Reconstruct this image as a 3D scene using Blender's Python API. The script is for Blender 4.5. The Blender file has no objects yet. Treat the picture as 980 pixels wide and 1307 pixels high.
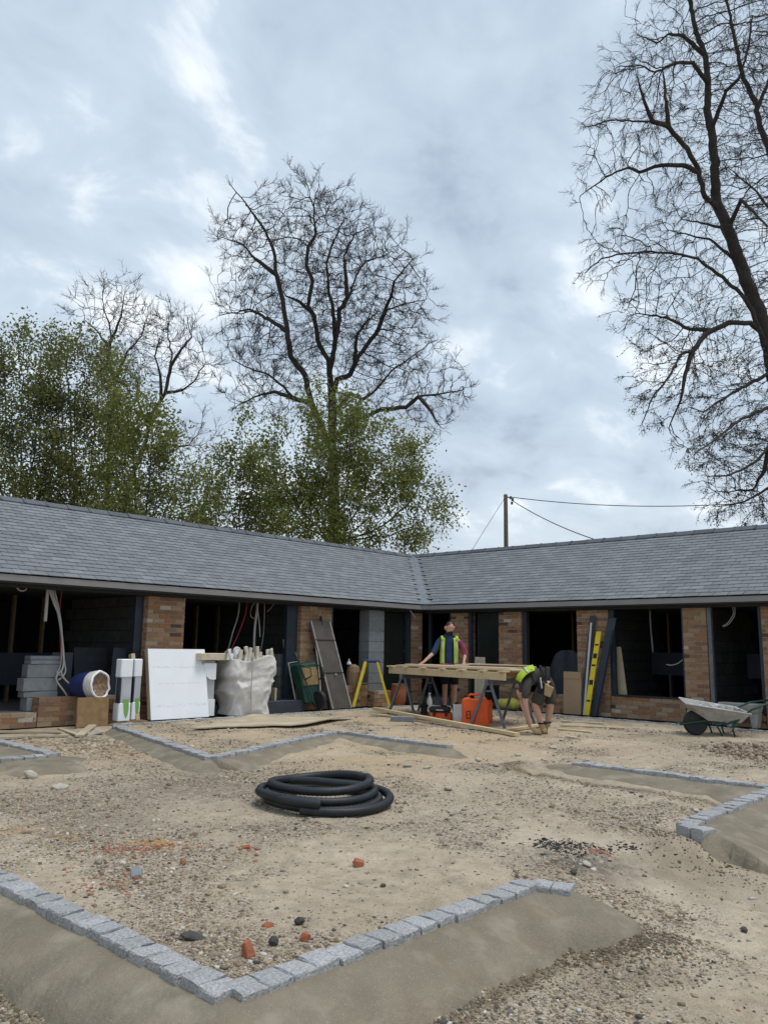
import bpy, bmesh, math, random
import numpy as np
from mathutils import Vector, Matrix
random.seed(7); np.random.seed(7)
S = bpy.context.scene
COL = S.collection
rad = math.radians

# ---------------------------------------------------------------- camera
# x runs along the left wing, y along the right wing, the eaves meet over (0,0); z=0 is the kerb by the walls
YAW, PITCH, ROLL, FPX = 0.749, 0.167, 0.016, 1028.3
CAM = np.array([-15.291, -12.779, 1.301])
_f = np.array([math.cos(PITCH)*math.cos(YAW), math.cos(PITCH)*math.sin(YAW), math.sin(PITCH)])
_r0 = np.array([math.sin(YAW), -math.cos(YAW), 0.0]); _u0 = np.cross(_r0, _f)
_r = _r0*math.cos(ROLL)+_u0*math.sin(ROLL); _u = -_r0*math.sin(ROLL)+_u0*math.cos(ROLL)
cd = bpy.data.cameras.new('camera'); cam = bpy.data.objects.new('camera', cd); COL.objects.link(cam)
M = Matrix(((_r[0], _u[0], -_f[0], CAM[0]), (_r[1], _u[1], -_f[1], CAM[1]), (_r[2], _u[2], -_f[2], CAM[2]), (0, 0, 0, 1)))
cam.matrix_world = M
cd.sensor_fit = 'VERTICAL'; cd.sensor_height = 36.0; cd.lens = FPX/1307*36; cd.clip_end = 3000; cd.clip_start = 0.05
S.camera = cam

# ---------------------------------------------------------------- sky, sun, exposure
SUN_EL, SUN_AZ = rad(70), rad(-55)      # azimuth of the sun measured from +x towards +y
W = bpy.data.worlds.new('World'); S.world = W; W.use_nodes = True
nt = W.node_tree; nt.nodes.clear()
def wn(t, **k):
    n = nt.nodes.new(t)
    for a, b in k.items(): setattr(n, a, b)
    return n
L = nt.links.new
out = wn('ShaderNodeOutputWorld'); bg = wn('ShaderNodeBackground'); bg.inputs['Strength'].default_value = 0.1
sky = wn('ShaderNodeTexSky'); sky.sky_type = 'NISHITA'; sky.sun_disc = False
sky.sun_elevation = SUN_EL; sky.sun_rotation = rad(90)-SUN_AZ; sky.air_density = 1.2; sky.dust_density = 1.5
tc = wn('ShaderNodeTexCoord'); sep = wn('ShaderNodeSeparateXYZ'); L(tc.outputs['Generated'], sep.inputs[0])
def wm(op, a, b=None, clamp=False):
    n = wn('ShaderNodeMath', operation=op, use_clamp=clamp)
    for i, v in enumerate((a, b)):
        if v is None: continue
        if isinstance(v, (int, float)): n.inputs[i].default_value = v
        else: L(v, n.inputs[i])
    return n.outputs[0]
zz = wm('MAXIMUM', wm('ADD', sep.outputs[2], 0.38), 0.05)
cmb = wn('ShaderNodeCombineXYZ'); L(wm('DIVIDE', sep.outputs[0], zz), cmb.inputs[0]); L(wm('DIVIDE', sep.outputs[1], zz), cmb.inputs[1])
def cloud(scale, detail, rough, off, dist=0.0):
    mp = wn('ShaderNodeMapping'); mp.inputs['Location'].default_value = off; mp.inputs['Rotation'].default_value = (0, 0, 0.75)
    mp.inputs['Scale'].default_value = (1.0, 1.25, 1); L(cmb.outputs[0], mp.inputs[0])
    n = wn('ShaderNodeTexNoise'); n.inputs['Scale'].default_value = scale; n.inputs['Detail'].default_value = detail
    n.inputs['Roughness'].default_value = rough; n.inputs['Distortion'].default_value = dist; L(mp.outputs[0], n.inputs[0]); return n.outputs[0]
c1 = cloud(2.2, 5, 0.5, (13.4, 2.7, 0), 0.3); c2 = cloud(5.6, 6, 0.55, (1.2, 15.1, 0), 0.3); c3 = cloud(1.1, 2, 0.5, (5.2, 3.3, 0))
cs = wm('ADD', wm('ADD', wm('MULTIPLY', c1, 0.46), wm('MULTIPLY', c2, 0.36)), wm('MULTIPLY', c3, 0.18))
cr = wn('ShaderNodeValToRGB'); L(cs, cr.inputs[0])
e = cr.color_ramp.elements
e[0].position = 0.40; e[0].color = (3.0, 3.6, 4.5, 1)
e[1].position = 0.61; e[1].color = (8.0, 8.4, 8.7, 1)
m1 = cr.color_ramp.elements.new(0.46); m1.color = (4.0, 4.8, 5.75, 1)
m2 = cr.color_ramp.elements.new(0.54); m2.color = (4.8, 5.65, 6.5, 1)
mix = wn('ShaderNodeMix', data_type='RGBA'); mix.inputs[0].default_value = 0.92
L(sky.outputs[0], mix.inputs[6]); L(cr.outputs[0], mix.inputs[7])
# thin bright cloud low down, the way an overcast sky brightens at its foot
hz = wm('MULTIPLY', wm('SUBTRACT', 1.0, wm('MULTIPLY', sep.outputs[2], 3.4, True), True), 0.45)
mix2 = wn('ShaderNodeMix', data_type='RGBA'); L(hz, mix2.inputs[0]); L(mix.outputs[2], mix2.inputs[6]); mix2.inputs[7].default_value = (6.4, 6.8, 7.1, 1)
L(mix2.outputs[2], bg.inputs[0]); L(bg.outputs[0], out.inputs[0])
sd = bpy.data.lights.new('sun', 'SUN'); sd.energy = 1.5; sd.angle = rad(24); sd.color = (1.0, 0.96, 0.9)
sun = bpy.data.objects.new('sun', sd); COL.objects.link(sun)
sdir = Vector((math.cos(SUN_EL)*math.cos(SUN_AZ), math.cos(SUN_EL)*math.sin(SUN_AZ), math.sin(SUN_EL)))
sun.rotation_euler = sdir.to_track_quat('Z', 'Y').to_euler(); sun.location = (0, 0, 40)
S.view_settings.view_transform = 'Standard'; S.view_settings.look = 'None'; S.view_settings.gamma = 1; S.view_settings.exposure = 0.46
S.render.engine = 'CYCLES'; S.cycles.max_bounces = 5; S.cycles.diffuse_bounces = 3; S.cycles.transparent_max_bounces = 4
S.cycles.use_denoising = True

# ---------------------------------------------------------------- points of the survey
_fr = np.array([math.cos(YAW), math.sin(YAW)]); _rt = np.array([math.sin(YAW), -math.cos(YAW)])
def ray(px, py): return _f+_r*(px-490)/FPX-_u*(py-653.5)/FPX
def P(px, py, z): d = ray(px, py); return Vector(CAM+d*((z-CAM[2])/d[2]))
def PY(px, py, Y): d = ray(px, py); return Vector(CAM+d*((Y-CAM[1])/d[1]))
def PX(px, py, X): d = ray(px, py); return Vector(CAM+d*((X-CAM[0])/d[0]))
def PV(px, py, v): d = ray(px, py); return Vector(CAM+d*(v/(d[0]*_fr[0]+d[1]*_fr[1])))
def UV(u, v, z=0.0): return Vector((CAM[0]+_rt[0]*u+_fr[0]*v, CAM[1]+_rt[1]*u+_fr[1]*v, z))
FACE = YAW-math.pi/2       # z rotation of a thing whose x runs to the viewer's right and y away from the viewer

# ---------------------------------------------------------------- numpy noise
def _h(ix, iy, s):
    n = (ix.astype(np.int64)*374761393+iy.astype(np.int64)*668265263+s*1442695041) & 0xffffffff
    n = ((n ^ (n >> 13))*1274126177) & 0xffffffff
    return ((n ^ (n >> 16)) & 0xffff)/65535.0
def vn(x, y, s=0):
    x = np.asarray(x, float); y = np.asarray(y, float)
    ix = np.floor(x); iy = np.floor(y); fx = x-ix; fy = y-iy
    fx = fx*fx*(3-2*fx); fy = fy*fy*(3-2*fy)
    a = _h(ix, iy, s); b = _h(ix+1, iy, s); c = _h(ix, iy+1, s); d = _h(ix+1, iy+1, s)
    return (a*(1-fx)+b*fx)*(1-fy)+(c*(1-fx)+d*fx)*fy
def fbm(x, y, o=4, s=0):
    t = 0; a = 0.5; n = 0
    for i in range(o): t = t+a*vn(x*2**i+i*17.3, y*2**i-i*9.1, s+i); n += a; a *= 0.55
    return t/n
def sstep(a, b, x):
    t = np.clip((np.asarray(x, float)-a)/(b-a), 0, 1); return t*t*(3-2*t)

# ---------------------------------------------------------------- mesh building
class MB:
    def __init__(s): s.v = []; s.f = []
    def add(s, vs, fs):
        o = len(s.v); s.v += [tuple(p) for p in vs]; s.f += [tuple(i+o for i in f) for f in fs]; return s
    def hexa(s, p):      # p: bottom 4 ccw, top 4 ccw
        return s.add(p, [(0, 3, 2, 1), (4, 5, 6, 7), (0, 1, 5, 4), (1, 2, 6, 5), (2, 3, 7, 6), (3, 0, 4, 7)])
    def box(s, x0, x1, y0, y1, z0, z1):
        return s.hexa([(x0, y0, z0), (x1, y0, z0), (x1, y1, z0), (x0, y1, z0), (x0, y0, z1), (x1, y0, z1), (x1, y1, z1), (x0, y1, z1)])
    def beam(s, a, b, w, h, up=(0, 0, 1), w2=None, h2=None):   # bar from a to b, w sideways, h along up
        a = Vector(a); b = Vector(b); d = (b-a).normalized(); sd_ = d.cross(Vector(up))
        if sd_.length < 1e-4: sd_ = d.cross(Vector((1, 0, 0)))
        sd_.normalize(); u = sd_.cross(d); w2 = w2 or w; h2 = h2 or h
        q = []
        for (c, ww, hh) in ((a, w, h), (b, w2, h2)):
            q.append([c-sd_*ww/2-u*hh/2, c+sd_*ww/2-u*hh/2, c+sd_*ww/2+u*hh/2, c-sd_*ww/2+u*hh/2])
        return s.add(q[0]+q[1], [(0, 1, 2, 3), (7, 6, 5, 4), (0, 4, 5, 1), (1, 5, 6, 2), (2, 6, 7, 3), (3, 7, 4, 0)])
    def tube(s, pts, r, n=8, closed=False, cap=True, sq=1.0):
        pts = [Vector(p) for p in pts]; m = len(pts)
        rs = r if hasattr(r, '__len__') else [r]*m
        ref = None; vs = []
        for i in range(m):
            if closed: d = pts[(i+1) % m]-pts[i-1]
            else: d = pts[min(i+1, m-1)]-pts[max(i-1, 0)]
            if d.length < 1e-9: d = Vector((0, 0, 1))
            d.normalize()
            if ref is None:
                ref = d.orthogonal() if abs(d.z) > .9 else d.cross(Vector((0, 0, 1)))
            ref = (ref-d*ref.dot(d))
            if ref.length < 1e-6: ref = d.orthogonal()
            ref.normalize(); o = d.cross(ref)
            for k in range(n):
                t = 2*math.pi*k/n; vs.append(pts[i]+(ref*math.cos(t)+o*math.sin(t)*sq)*rs[i])
        fs = []
        for i in range(m if closed else m-1):
            j = (i+1) % m
            for k in range(n):
                k2 = (k+1) % n; fs.append((i*n+k, i*n+k2, j*n+k2, j*n+k))
        if cap and not closed: fs.append(tuple(range(n-1, -1, -1))); fs.append(tuple((m-1)*n+k for k in range(n)))
        return s.add(vs, fs)
    def lathe(s, c, prof, n=16, axis=(0, 0, 1)):   # prof: (radius, height along the axis)
        ax = Vector(axis).normalized(); a = ax.orthogonal().normalized(); b = ax.cross(a); c = Vector(c); vs = []
        for (r, h) in prof:
            for k in range(n):
                t = 2*math.pi*k/n; vs.append(c+ax*h+(a*math.cos(t)+b*math.sin(t))*r)
        fs = []
        for i in range(len(prof)-1):
            for k in range(n):
                k2 = (k+1) % n; fs.append((i*n+k, i*n+k2, (i+1)*n+k2, (i+1)*n+k))
        fs.append(tuple(range(n-1, -1, -1))); fs.append(tuple((len(prof)-1)*n+k for k in range(n)))
        return s.add(vs, fs)
    def prism(s, poly, a, b):   # poly: 2-d points, a(p), b(p): functions giving the two faces
        n = len(poly); return s.add([a(p) for p in poly]+[b(p) for p in poly],
            [tuple(range(n-1, -1, -1)), tuple(range(n, 2*n))]+[(i, (i+1) % n, n+(i+1) % n, n+i) for i in range(n)])
    def build(s, name, mat, parent=None, smooth=False, bevel=0.0, world=False, fix=True):
        me = bpy.data.meshes.new(name)
        vs = s.v
        if world and parent is not None:
            mi = XF[parent.name].inverted(); vs = [mi @ Vector(p) for p in vs]
        me.from_pydata([tuple(p) for p in vs], [], s.f)
        if fix:
            bm = bmesh.new(); bm.from_mesh(me); bmesh.ops.recalc_face_normals(bm, faces=bm.faces)
            if bevel: bmesh.ops.bevel(bm, geom=list(bm.edges), offset=bevel, segments=1, affect='EDGES', clamp_overlap=True)
            bm.to_mesh(me); bm.free()
        if smooth: me.polygons.foreach_set('use_smooth', [True]*len(me.polygons))
        me.materials.append(mat)
        return link(name, me, parent)
XF = {}
def link(name, me, parent=None, loc=None, rotz=None):
    o = bpy.data.objects.new(name, me); COL.objects.link(o)
    if parent is not None: o.parent = parent
    if loc is not None: o.location = loc
    if rotz is not None: o.rotation_euler = (0, 0, rotz)
    return o
def npmesh(name, V, F, mat, parent=None, smooth=False, n=3):   # F: (m, n) array
    me = bpy.data.meshes.new(name); V = np.asarray(V, np.float32); F = np.asarray(F, np.int32)
    me.vertices.add(len(V)); me.vertices.foreach_set('co', V.ravel())
    me.loops.add(F.size); me.loops.foreach_set('vertex_index', F.ravel())
    me.polygons.add(len(F)); me.polygons.foreach_set('loop_start', np.arange(0, F.size, n, dtype=np.int32))
    me.polygons.foreach_set('loop_total', np.full(len(F), n, np.int32))
    if smooth: me.polygons.foreach_set('use_smooth', np.ones(len(F), bool))
    me.update(calc_edges=True)
    if mat: me.materials.append(mat)
    return link(name, me, parent)
def thing(name, label, cat, loc=(0, 0, 0), rotz=0.0, group=None):
    o = bpy.data.objects.new(name, None); COL.objects.link(o); o.empty_display_size = 0.2
    o.location = loc; o.rotation_euler = (0, 0, rotz); o['label'] = label; o['category'] = cat
    if group: o['group'] = group
    XF[o.name] = Matrix.Translation(Vector(loc)) @ Matrix.Rotation(rotz, 4, 'Z')
    return o
def tag(o, label, cat, group=None, kind=None):
    if label: o['label'] = label
    if cat: o['category'] = cat
    if group: o['group'] = group
    if kind: o['kind'] = kind
    return o

# ---------------------------------------------------------------- materials
def mat(name, col, rough=0.85, var=0.25, scale=6.0, bump=0.0, bscale=40.0, col2=None, metal=0.0, island=0.0, objr=0.0, detail=5.0, coat=0, stretch=None, hue=0.0, bdist=0.01):
    m = bpy.data.materials.new(name); m.use_nodes = True; t = m.node_tree; n = t.nodes; lk = t.links.new
    b = n['Principled BSDF']; b.inputs['Roughness'].default_value = rough; b.inputs['Metallic'].default_value = metal
    b.inputs['Specular IOR Level'].default_value = 0.35
    c = tuple(col)+(1,); c2 = (tuple(col2)+(1,)) if col2 else tuple(max(0, x*(1-var)) for x in col)+(1,)
    tc = n.new('ShaderNodeTexCoord'); src = tc.outputs['Object']
    mp = n.new('ShaderNodeMapping'); lk(src, mp.inputs[0])
    if stretch: mp.inputs['Scale'].default_value = stretch
    rnd = n.new('ShaderNodeObjectInfo'); vm = n.new('ShaderNodeVectorMath'); vm.operation = 'SCALE'; vm.inputs[0].default_value = (37, 51, 23); lk(rnd.outputs['Random'], vm.inputs['Scale'])
    lk(vm.outputs[0], mp.inputs['Location'])
    nz = n.new('ShaderNodeTexNoise'); nz.inputs['Scale'].default_value = scale; nz.inputs['Detail'].default_value = detail; lk(mp.outputs[0], nz.inputs[0])
    mr = n.new('ShaderNodeMapRange'); mr.inputs[1].default_value = 0.3; mr.inputs[2].default_value = 0.7; lk(nz.outputs[0], mr.inputs[0])
    mx = n.new('ShaderNodeMix'); mx.data_type = 'RGBA'; lk(mr.outputs[0], mx.inputs[0]); mx.inputs[6].default_value = c2; mx.inputs[7].default_value = c
    last = mx.outputs[2]
    if island or objr:
        g = n.new('ShaderNodeNewGeometry'); a = n.new('ShaderNodeMath'); a.operation = 'ADD'; lk(g.outputs['Random Per Island'], a.inputs[0]); lk(rnd.outputs['Random'], a.inputs[1])
        fr = n.new('ShaderNodeMath'); fr.operation = 'FRACT'; lk(a.outputs[0], fr.inputs[0])
        amt = island or objr
        r2 = n.new('ShaderNodeMapRange'); r2.inputs[3].default_value = 1-amt; r2.inputs[4].default_value = 1+amt*0.6; lk(fr.outputs[0], r2.inputs[0])
        hs = n.new('ShaderNodeHueSaturation'); lk(r2.outputs[0], hs.inputs['Value']); lk(last, hs.inputs['Color'])
        if hue:
            w = n.new('ShaderNodeTexWhiteNoise'); w.noise_dimensions = '1D'; lk(fr.outputs[0], w.inputs['W'])
            r3 = n.new('ShaderNodeMapRange'); r3.inputs[3].default_value = 0.5-hue; r3.inputs[4].default_value = 0.5+hue; lk(w.outputs[0], r3.inputs[0]); lk(r3.outputs[0], hs.inputs['Hue'])
        last = hs.outputs[0]
    lk(last, b.inputs['Base Color'])
    if bump:
        nb = n.new('ShaderNodeTexNoise'); nb.inputs['Scale'].default_value = bscale; nb.inputs['Detail'].default_value = 4; lk(mp.outputs[0], nb.inputs[0])
        bp = n.new('ShaderNodeBump'); bp.inputs['Strength'].default_value = bump; bp.inputs['Distance'].default_value = bdist; lk(nb.outputs[0], bp.inputs['Height']); lk(bp.outputs[0], b.inputs['Normal'])
    if coat: b.inputs['Coat Weight'].default_value = coat
    return m
def ramp_island(m, stops):     # per-piece colour from a ramp
    t = m.node_tree; n = t.nodes; lk = t.links.new; b = n['Principled BSDF']
    g = n.new('ShaderNodeNewGeometry'); rnd = n.new('ShaderNodeObjectInfo')
    a = n.new('ShaderNodeMath'); a.operation = 'ADD'; lk(g.outputs['Random Per Island'], a.inputs[0]); lk(rnd.outputs['Random'], a.inputs[1])
    fr = n.new('ShaderNodeMath'); fr.operation = 'FRACT'; lk(a.outputs[0], fr.inputs[0])
    cr = n.new('ShaderNodeValToRGB'); cr.color_ramp.interpolation = 'CONSTANT'; lk(fr.outputs[0], cr.inputs[0])
    es = cr.color_ramp.elements
    es[0].position = stops[0][0]; es[0].color = tuple(stops[0][1])+(1,); es[1].position = stops[1][0]; es[1].color = tuple(stops[1][1])+(1,)
    for p, c in stops[2:]: x = es.new(p); x.color = tuple(c)+(1,)
    old = b.inputs['Base Color'].links[0].from_socket
    mx = n.new('ShaderNodeMix'); mx.data_type = 'RGBA'; mx.blend_type = 'MULTIPLY'; mx.inputs[0].default_value = 1.0
    lk(cr.outputs[0], mx.inputs[6]); lk(old, mx.inputs[7]); lk(mx.outputs[2], b.inputs['Base Color'])
    return m
MT = {}
MT['slate'] = mat('slate', (0.195, 0.208, 0.220), 0.62, 0.2, 3.0, 0.25, 60, island=0.18, objr=0.18)
MT['ridge'] = mat('ridge_tile', (0.10, 0.112, 0.13), 0.6, 0.25, 5, 0.2, 50, objr=0.2)
MT['felt'] = mat('roof_felt', (0.045, 0.05, 0.058), 0.9, 0.3, 4)
MT['lead'] = mat('lead', (0.19, 0.21, 0.235), 0.5, 0.35, 7, 0.3, 25)
MT['fascia'] = mat('fascia', (0.25, 0.24, 0.235), 0.6, 0.12, 3)
MT['darkwood'] = mat('dark_timber', (0.03, 0.034, 0.04), 0.7, 0.35, 8, 0.2, 30)
MT['frame'] = mat('dark_frame', (0.03, 0.042, 0.06), 0.45, 0.3, 5)
MT['soffit'] = mat('soffit', (0.05, 0.055, 0.062), 0.8, 0.3, 5)
MT['brick'] = mat('brick', (1.0, 1.0, 1.0), 0.92, 0.35, 22, 0.7, 70, col2=(0.62, 0.60, 0.58))
ramp_island(MT['brick'], [(0.0, (0.33, 0.20, 0.115)), (0.14, (0.38, 0.24, 0.14)), (0.30, (0.29, 0.17, 0.10)), (0.42, (0.41, 0.27, 0.165)), (0.56, (0.26, 0.155, 0.10)),
    (0.64, (0.37, 0.18, 0.09)), (0.78, (0.43, 0.31, 0.21)), (0.88, (0.12, 0.075, 0.06)), (0.92, (0.31, 0.19, 0.125)), (0.975, (0.55, 0.47, 0.38))])
MT['mortar'] = mat('mortar', (0.40, 0.345, 0.265), 0.95, 0.3, 30, 0.6, 90)
MT['haunch'] = mat('wet_mortar', (0.235, 0.20, 0.145), 0.85, 0.34, 3.5, 0.45, 34, detail=9, bdist=0.022)
def speckle(m, sc, lo, hi, dark, light):      # fine grit over a material: dark and light grains
    t = m.node_tree; n = t.nodes; b = n['Principled BSDF']; old = b.inputs['Base Color'].links[0].from_socket; tc = n.new('ShaderNodeTexCoord')
    for off, c, a in ((0, dark, .7), (5, light, .55)):
        mp_ = n.new('ShaderNodeMapping'); mp_.inputs['Location'].default_value = (off, off*2, 0); t.links.new(tc.outputs['Object'], mp_.inputs[0])
        z = n.new('ShaderNodeTexNoise'); z.inputs['Scale'].default_value = sc; z.inputs['Detail'].default_value = 3; t.links.new(mp_.outputs[0], z.inputs[0])
        r_ = n.new('ShaderNodeMapRange'); r_.inputs[1].default_value = lo; r_.inputs[2].default_value = hi; r_.inputs[4].default_value = a; t.links.new(z.outputs[0], r_.inputs[0])
        x = n.new('ShaderNodeMix'); x.data_type = 'RGBA'; t.links.new(r_.outputs[0], x.inputs[0]); t.links.new(old, x.inputs[6]); x.inputs[7].default_value = c+(1,); old = x.outputs[2]
    t.links.new(old, b.inputs['Base Color']); return m
speckle(MT['haunch'], 130, .60, .66, (0.17, 0.14, 0.10), (0.34, 0.30, 0.225)); speckle(MT['haunch'], 5, .52, .72, (0.19, 0.155, 0.105), (0.33, 0.29, 0.22))
MT['sett'] = mat('granite', (0.46, 0.462, 0.465), 0.8, 0.5, 75, 0.8, 90, objr=0.16, detail=8)
MT['sett_low'] = MT['sett']
MT['block'] = mat('concrete_block', (0.24, 0.26, 0.275), 0.95, 0.22, 12, 0.6, 90, objr=0.15)
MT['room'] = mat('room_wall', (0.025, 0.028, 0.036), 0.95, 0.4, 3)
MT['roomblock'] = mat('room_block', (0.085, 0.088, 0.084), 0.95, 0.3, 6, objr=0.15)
MT['slab'] = mat('floor_slab', (0.20, 0.20, 0.195), 0.9, 0.3, 4, 0.2, 40)
MT['pine'] = mat('sawn_pine', (0.66, 0.52, 0.31), 0.75, 0.3, 5, 0.2, 60, stretch=(1, 8, 8), objr=0.1)
MT['pine2'] = mat('planed_pine', (0.68, 0.54, 0.39), 0.7, 0.2, 5, 0.2, 60, stretch=(1, 8, 8), objr=0.1)
MT['ply'] = mat('old_plywood', (0.53, 0.45, 0.32), 0.85, 0.35, 2.5, 0.3, 40)
MT['white'] = mat('white_foil', (0.86, 0.89, 0.92), 0.6, 0.06, 3)
MT['foam'] = mat('foam_edge', (0.50, 0.42, 0.28), 0.9, 0.2, 10)
MT['bag'] = mat('white_bag', (0.66, 0.635, 0.60), 0.8, 0.16, 5, 0.55, 7, bdist=0.05)
MT['cream'] = mat('cream_plastic', (0.62, 0.55, 0.42), 0.7, 0.2, 10)
MT['yellow'] = mat('yellow_paint', (0.74, 0.56, 0.03), 0.5, 0.15, 6)
MT['hivis'] = mat('hi_vis', (0.42, 0.58, 0.03), 0.6, 0.15, 9)
MT['silver'] = mat('reflective_tape', (0.55, 0.57, 0.58), 0.4, 0.15, 9)
MT['blue'] = mat('blue_plastic', (0.02, 0.19, 0.50), 0.5, 0.15, 6)
MT['navyplastic'] = mat('navy_plastic', (0.02, 0.03, 0.13), 0.5, 0.2, 6)
MT['orange'] = mat('orange_plastic', (0.78, 0.115, 0.02), 0.45, 0.18, 7)
MT['black'] = mat('black_rubber', (0.022, 0.023, 0.026), 0.6, 0.4, 9, 0.2, 60)
MT['pipe'] = mat('black_duct', (0.021, 0.025, 0.030), 0.5, 0.35, 14)
MT['steel'] = mat('grey_steel', (0.16, 0.175, 0.19), 0.5, 0.35, 9, metal=0.3)
MT['steel_light'] = mat('dusty_steel', (0.33, 0.335, 0.33), 0.6, 0.35, 9, metal=0.2)
MT['galv'] = mat('galvanised', (0.42, 0.41, 0.385), 0.55, 0.3, 10, 0.2, 30, metal=0.2)
MT['green'] = mat('green_steel', (0.02, 0.07, 0.05), 0.5, 0.45, 8)
MT['brown'] = mat('brown_board', (0.115, 0.10, 0.088), 0.75, 0.3, 5, 0.2, 40)
MT['card'] = mat('cardboard', (0.36, 0.25, 0.155), 0.85, 0.12, 4)
MT['osb'] = mat('chipboard', (0.33, 0.21, 0.10), 0.85, 0.4, 9, 0.3, 60)
MT['slateboard'] = mat('dark_board', (0.045, 0.055, 0.072), 0.6, 0.25, 5)
MT['cable'] = mat('white_cable', (0.42, 0.41, 0.38), 0.6, 0.15, 9)
MT['redcable'] = mat('red_cable', (0.33, 0.02, 0.03), 0.5, 0.15, 9)
MT['skin'] = mat('skin', (0.52, 0.30, 0.22), 0.6, 0.15, 12)
MT['hair'] = mat('hair', (0.10, 0.062, 0.042), 0.8, 0.3, 60)
MT['navy'] = mat('navy_cloth', (0.022, 0.045, 0.11), 0.85, 0.4, 9)
MT['blackcloth'] = mat('black_cloth', (0.016, 0.017, 0.022), 0.9, 0.35, 9)
MT['olive'] = mat('grey_cloth', (0.06, 0.057, 0.048), 0.9, 0.35, 9)
MT['redcloth'] = mat('red_cloth', (0.42, 0.045, 0.055), 0.85, 0.3, 9, col2=(0.05, 0.03, 0.09))
MT['tan'] = mat('tan_leather', (0.42, 0.30, 0.16), 0.8, 0.3, 12)
MT['salmon'] = mat('salmon_plastic', (0.62, 0.24, 0.15), 0.5, 0.15, 9)
MT['chips'] = mat('wood_chips', (0.36, 0.25, 0.16), 0.95, 0.5, 40, 1.0, 60)
MT['limegreen'] = mat('green_print', (0.20, 0.42, 0.09), 0.6, 0.1, 9)
MT['lime'] = mat('yellow_sack', (0.52, 0.50, 0.10), 0.6, 0.3, 9)
MT['polewood'] = mat('pole_wood', (0.10, 0.085, 0.065), 0.9, 0.35, 6)
MT['wire'] = mat('wire', (0.02, 0.02, 0.022), 0.6, 0.1, 6)
MT['bark'] = mat('bark', (0.052, 0.046, 0.040), 0.95, 0.45, 3, 0.8, 12)
MT['bark2'] = mat('grey_bark', (0.070, 0.066, 0.055), 0.95, 0.4, 3, 0.8, 12)
MT['terracotta'] = mat('orange_brick', (0.42, 0.15, 0.075), 0.9, 0.3, 20, 0.5, 60, objr=0.2)
MT['paleston'] = mat('pale_stone', (0.50, 0.46, 0.38), 0.9, 0.3, 15, 0.5, 40)
MT['darkston'] = mat('dark_lump', (0.085, 0.08, 0.075), 0.9, 0.4, 15, 0.6, 40)
def leafmat(name, c, c2, trans=0.35):
    m = mat(name, c, 0.6, 0.3, 0.5, col2=c2, island=0.38)
    t = m.node_tree; b = t.nodes['Principled BSDF']; o = t.nodes['Material Output']
    tr = t.nodes.new('ShaderNodeBsdfTranslucent'); mx = t.nodes.new('ShaderNodeMixShader'); mx.inputs[0].default_value = trans
    t.links.new(b.inputs['Base Color'].links[0].from_socket, tr.inputs[0]); t.links.new(b.outputs[0], mx.inputs[1]); t.links.new(tr.outputs[0], mx.inputs[2]); t.links.new(mx.outputs[0], o.inputs[0])
    return m
MT['leaf'] = leafmat('spring_leaves', (0.25, 0.27, 0.065), (0.15, 0.175, 0.045), 0.45)
MT['leafdark'] = leafmat('dull_leaves', (0.21, 0.225, 0.065), (0.13, 0.145, 0.045), 0.45)
MT['bud'] = leafmat('buds', (0.11, 0.095, 0.045), (0.06, 0.05, 0.03), 0.2)
MT['stone'] = mat('gravel', (1, 1, 1), 0.9, 0.3, 30, col2=(0.75, 0.73, 0.7))
ramp_island(MT['stone'], [(0.0, (0.36, 0.29, 0.20)), (0.18, (0.46, 0.40, 0.31)), (0.32, (0.24, 0.19, 0.14)), (0.46, (0.30, 0.26, 0.21)), (0.58, (0.17, 0.15, 0.13)),
    (0.68, (0.42, 0.33, 0.22)), (0.80, (0.10, 0.095, 0.09)), (0.87, (0.56, 0.52, 0.45)), (0.93, (0.30, 0.17, 0.11)), (0.97, (0.64, 0.62, 0.58))])
MT['crumb'] = mat('soil_crumbs', (0.20, 0.158, 0.105), 0.95, 0.4, 30, island=0.35)
MT['char'] = mat('charred_bits', (0.045, 0.045, 0.048), 0.9, 0.3, 30, island=0.5)
MT['brickbit'] = mat('brick_crumbs', (0.40, 0.19, 0.12), 0.95, 0.3, 30, island=0.4)
# ================================================================ GROUND
def segdist(x, y, pts):      # distance to a polyline, side (+1 = right of travel), arc parameter
    best = np.full(np.shape(x), 1e9); side = np.zeros(np.shape(x)); par = np.zeros(np.shape(x)); acc = 0
    for (a, b) in zip(pts[:-1], pts[1:]):
        ax, ay = a[0], a[1]; dx, dy = b[0]-ax, b[1]-ay; l2 = dx*dx+dy*dy; l = math.sqrt(l2)
        t = np.clip(((x-ax)*dx+(y-ay)*dy)/l2, 0, 1)
        d = np.hypot(x-ax-t*dx, y-ay-t*dy); cr = dx*(y-ay)-dy*(x-ax)
        m = d < best-1e-6
        best = np.where(m, d, best); side = np.where(m, np.where(cr < 0, 1, -1), side); par = np.where(m, acc+t*l, par); acc += l
    return best, side, par
K1 = [(-13.05, -6.85), (-13.05, -9.88), (-10.78, -9.88), (-10.70, -10.12)]
K3A = [(-6.10, -7.50), (-6.15, -9.80)]
K3B = [(-5.9, -9.86), (-8.62, -9.93), (-8.70, -10.17)]
_a, _b, _c, _d = (P(150, 925, 0.01), P(270, 965, 0.0), P(430, 932, 0.0), P(574, 951, 0.0))
K2 = [tuple(_a[:2]), tuple(_b[:2]), tuple(_c[:2]), tuple(_d[:2])]
K4 = [(-10.42, -0.80), (-10.48, -2.85), (-12.3, -2.95)]
K5 = [(-8.35, -0.32), (-0.32, -0.32), (-0.32, -10.5)]
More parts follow.
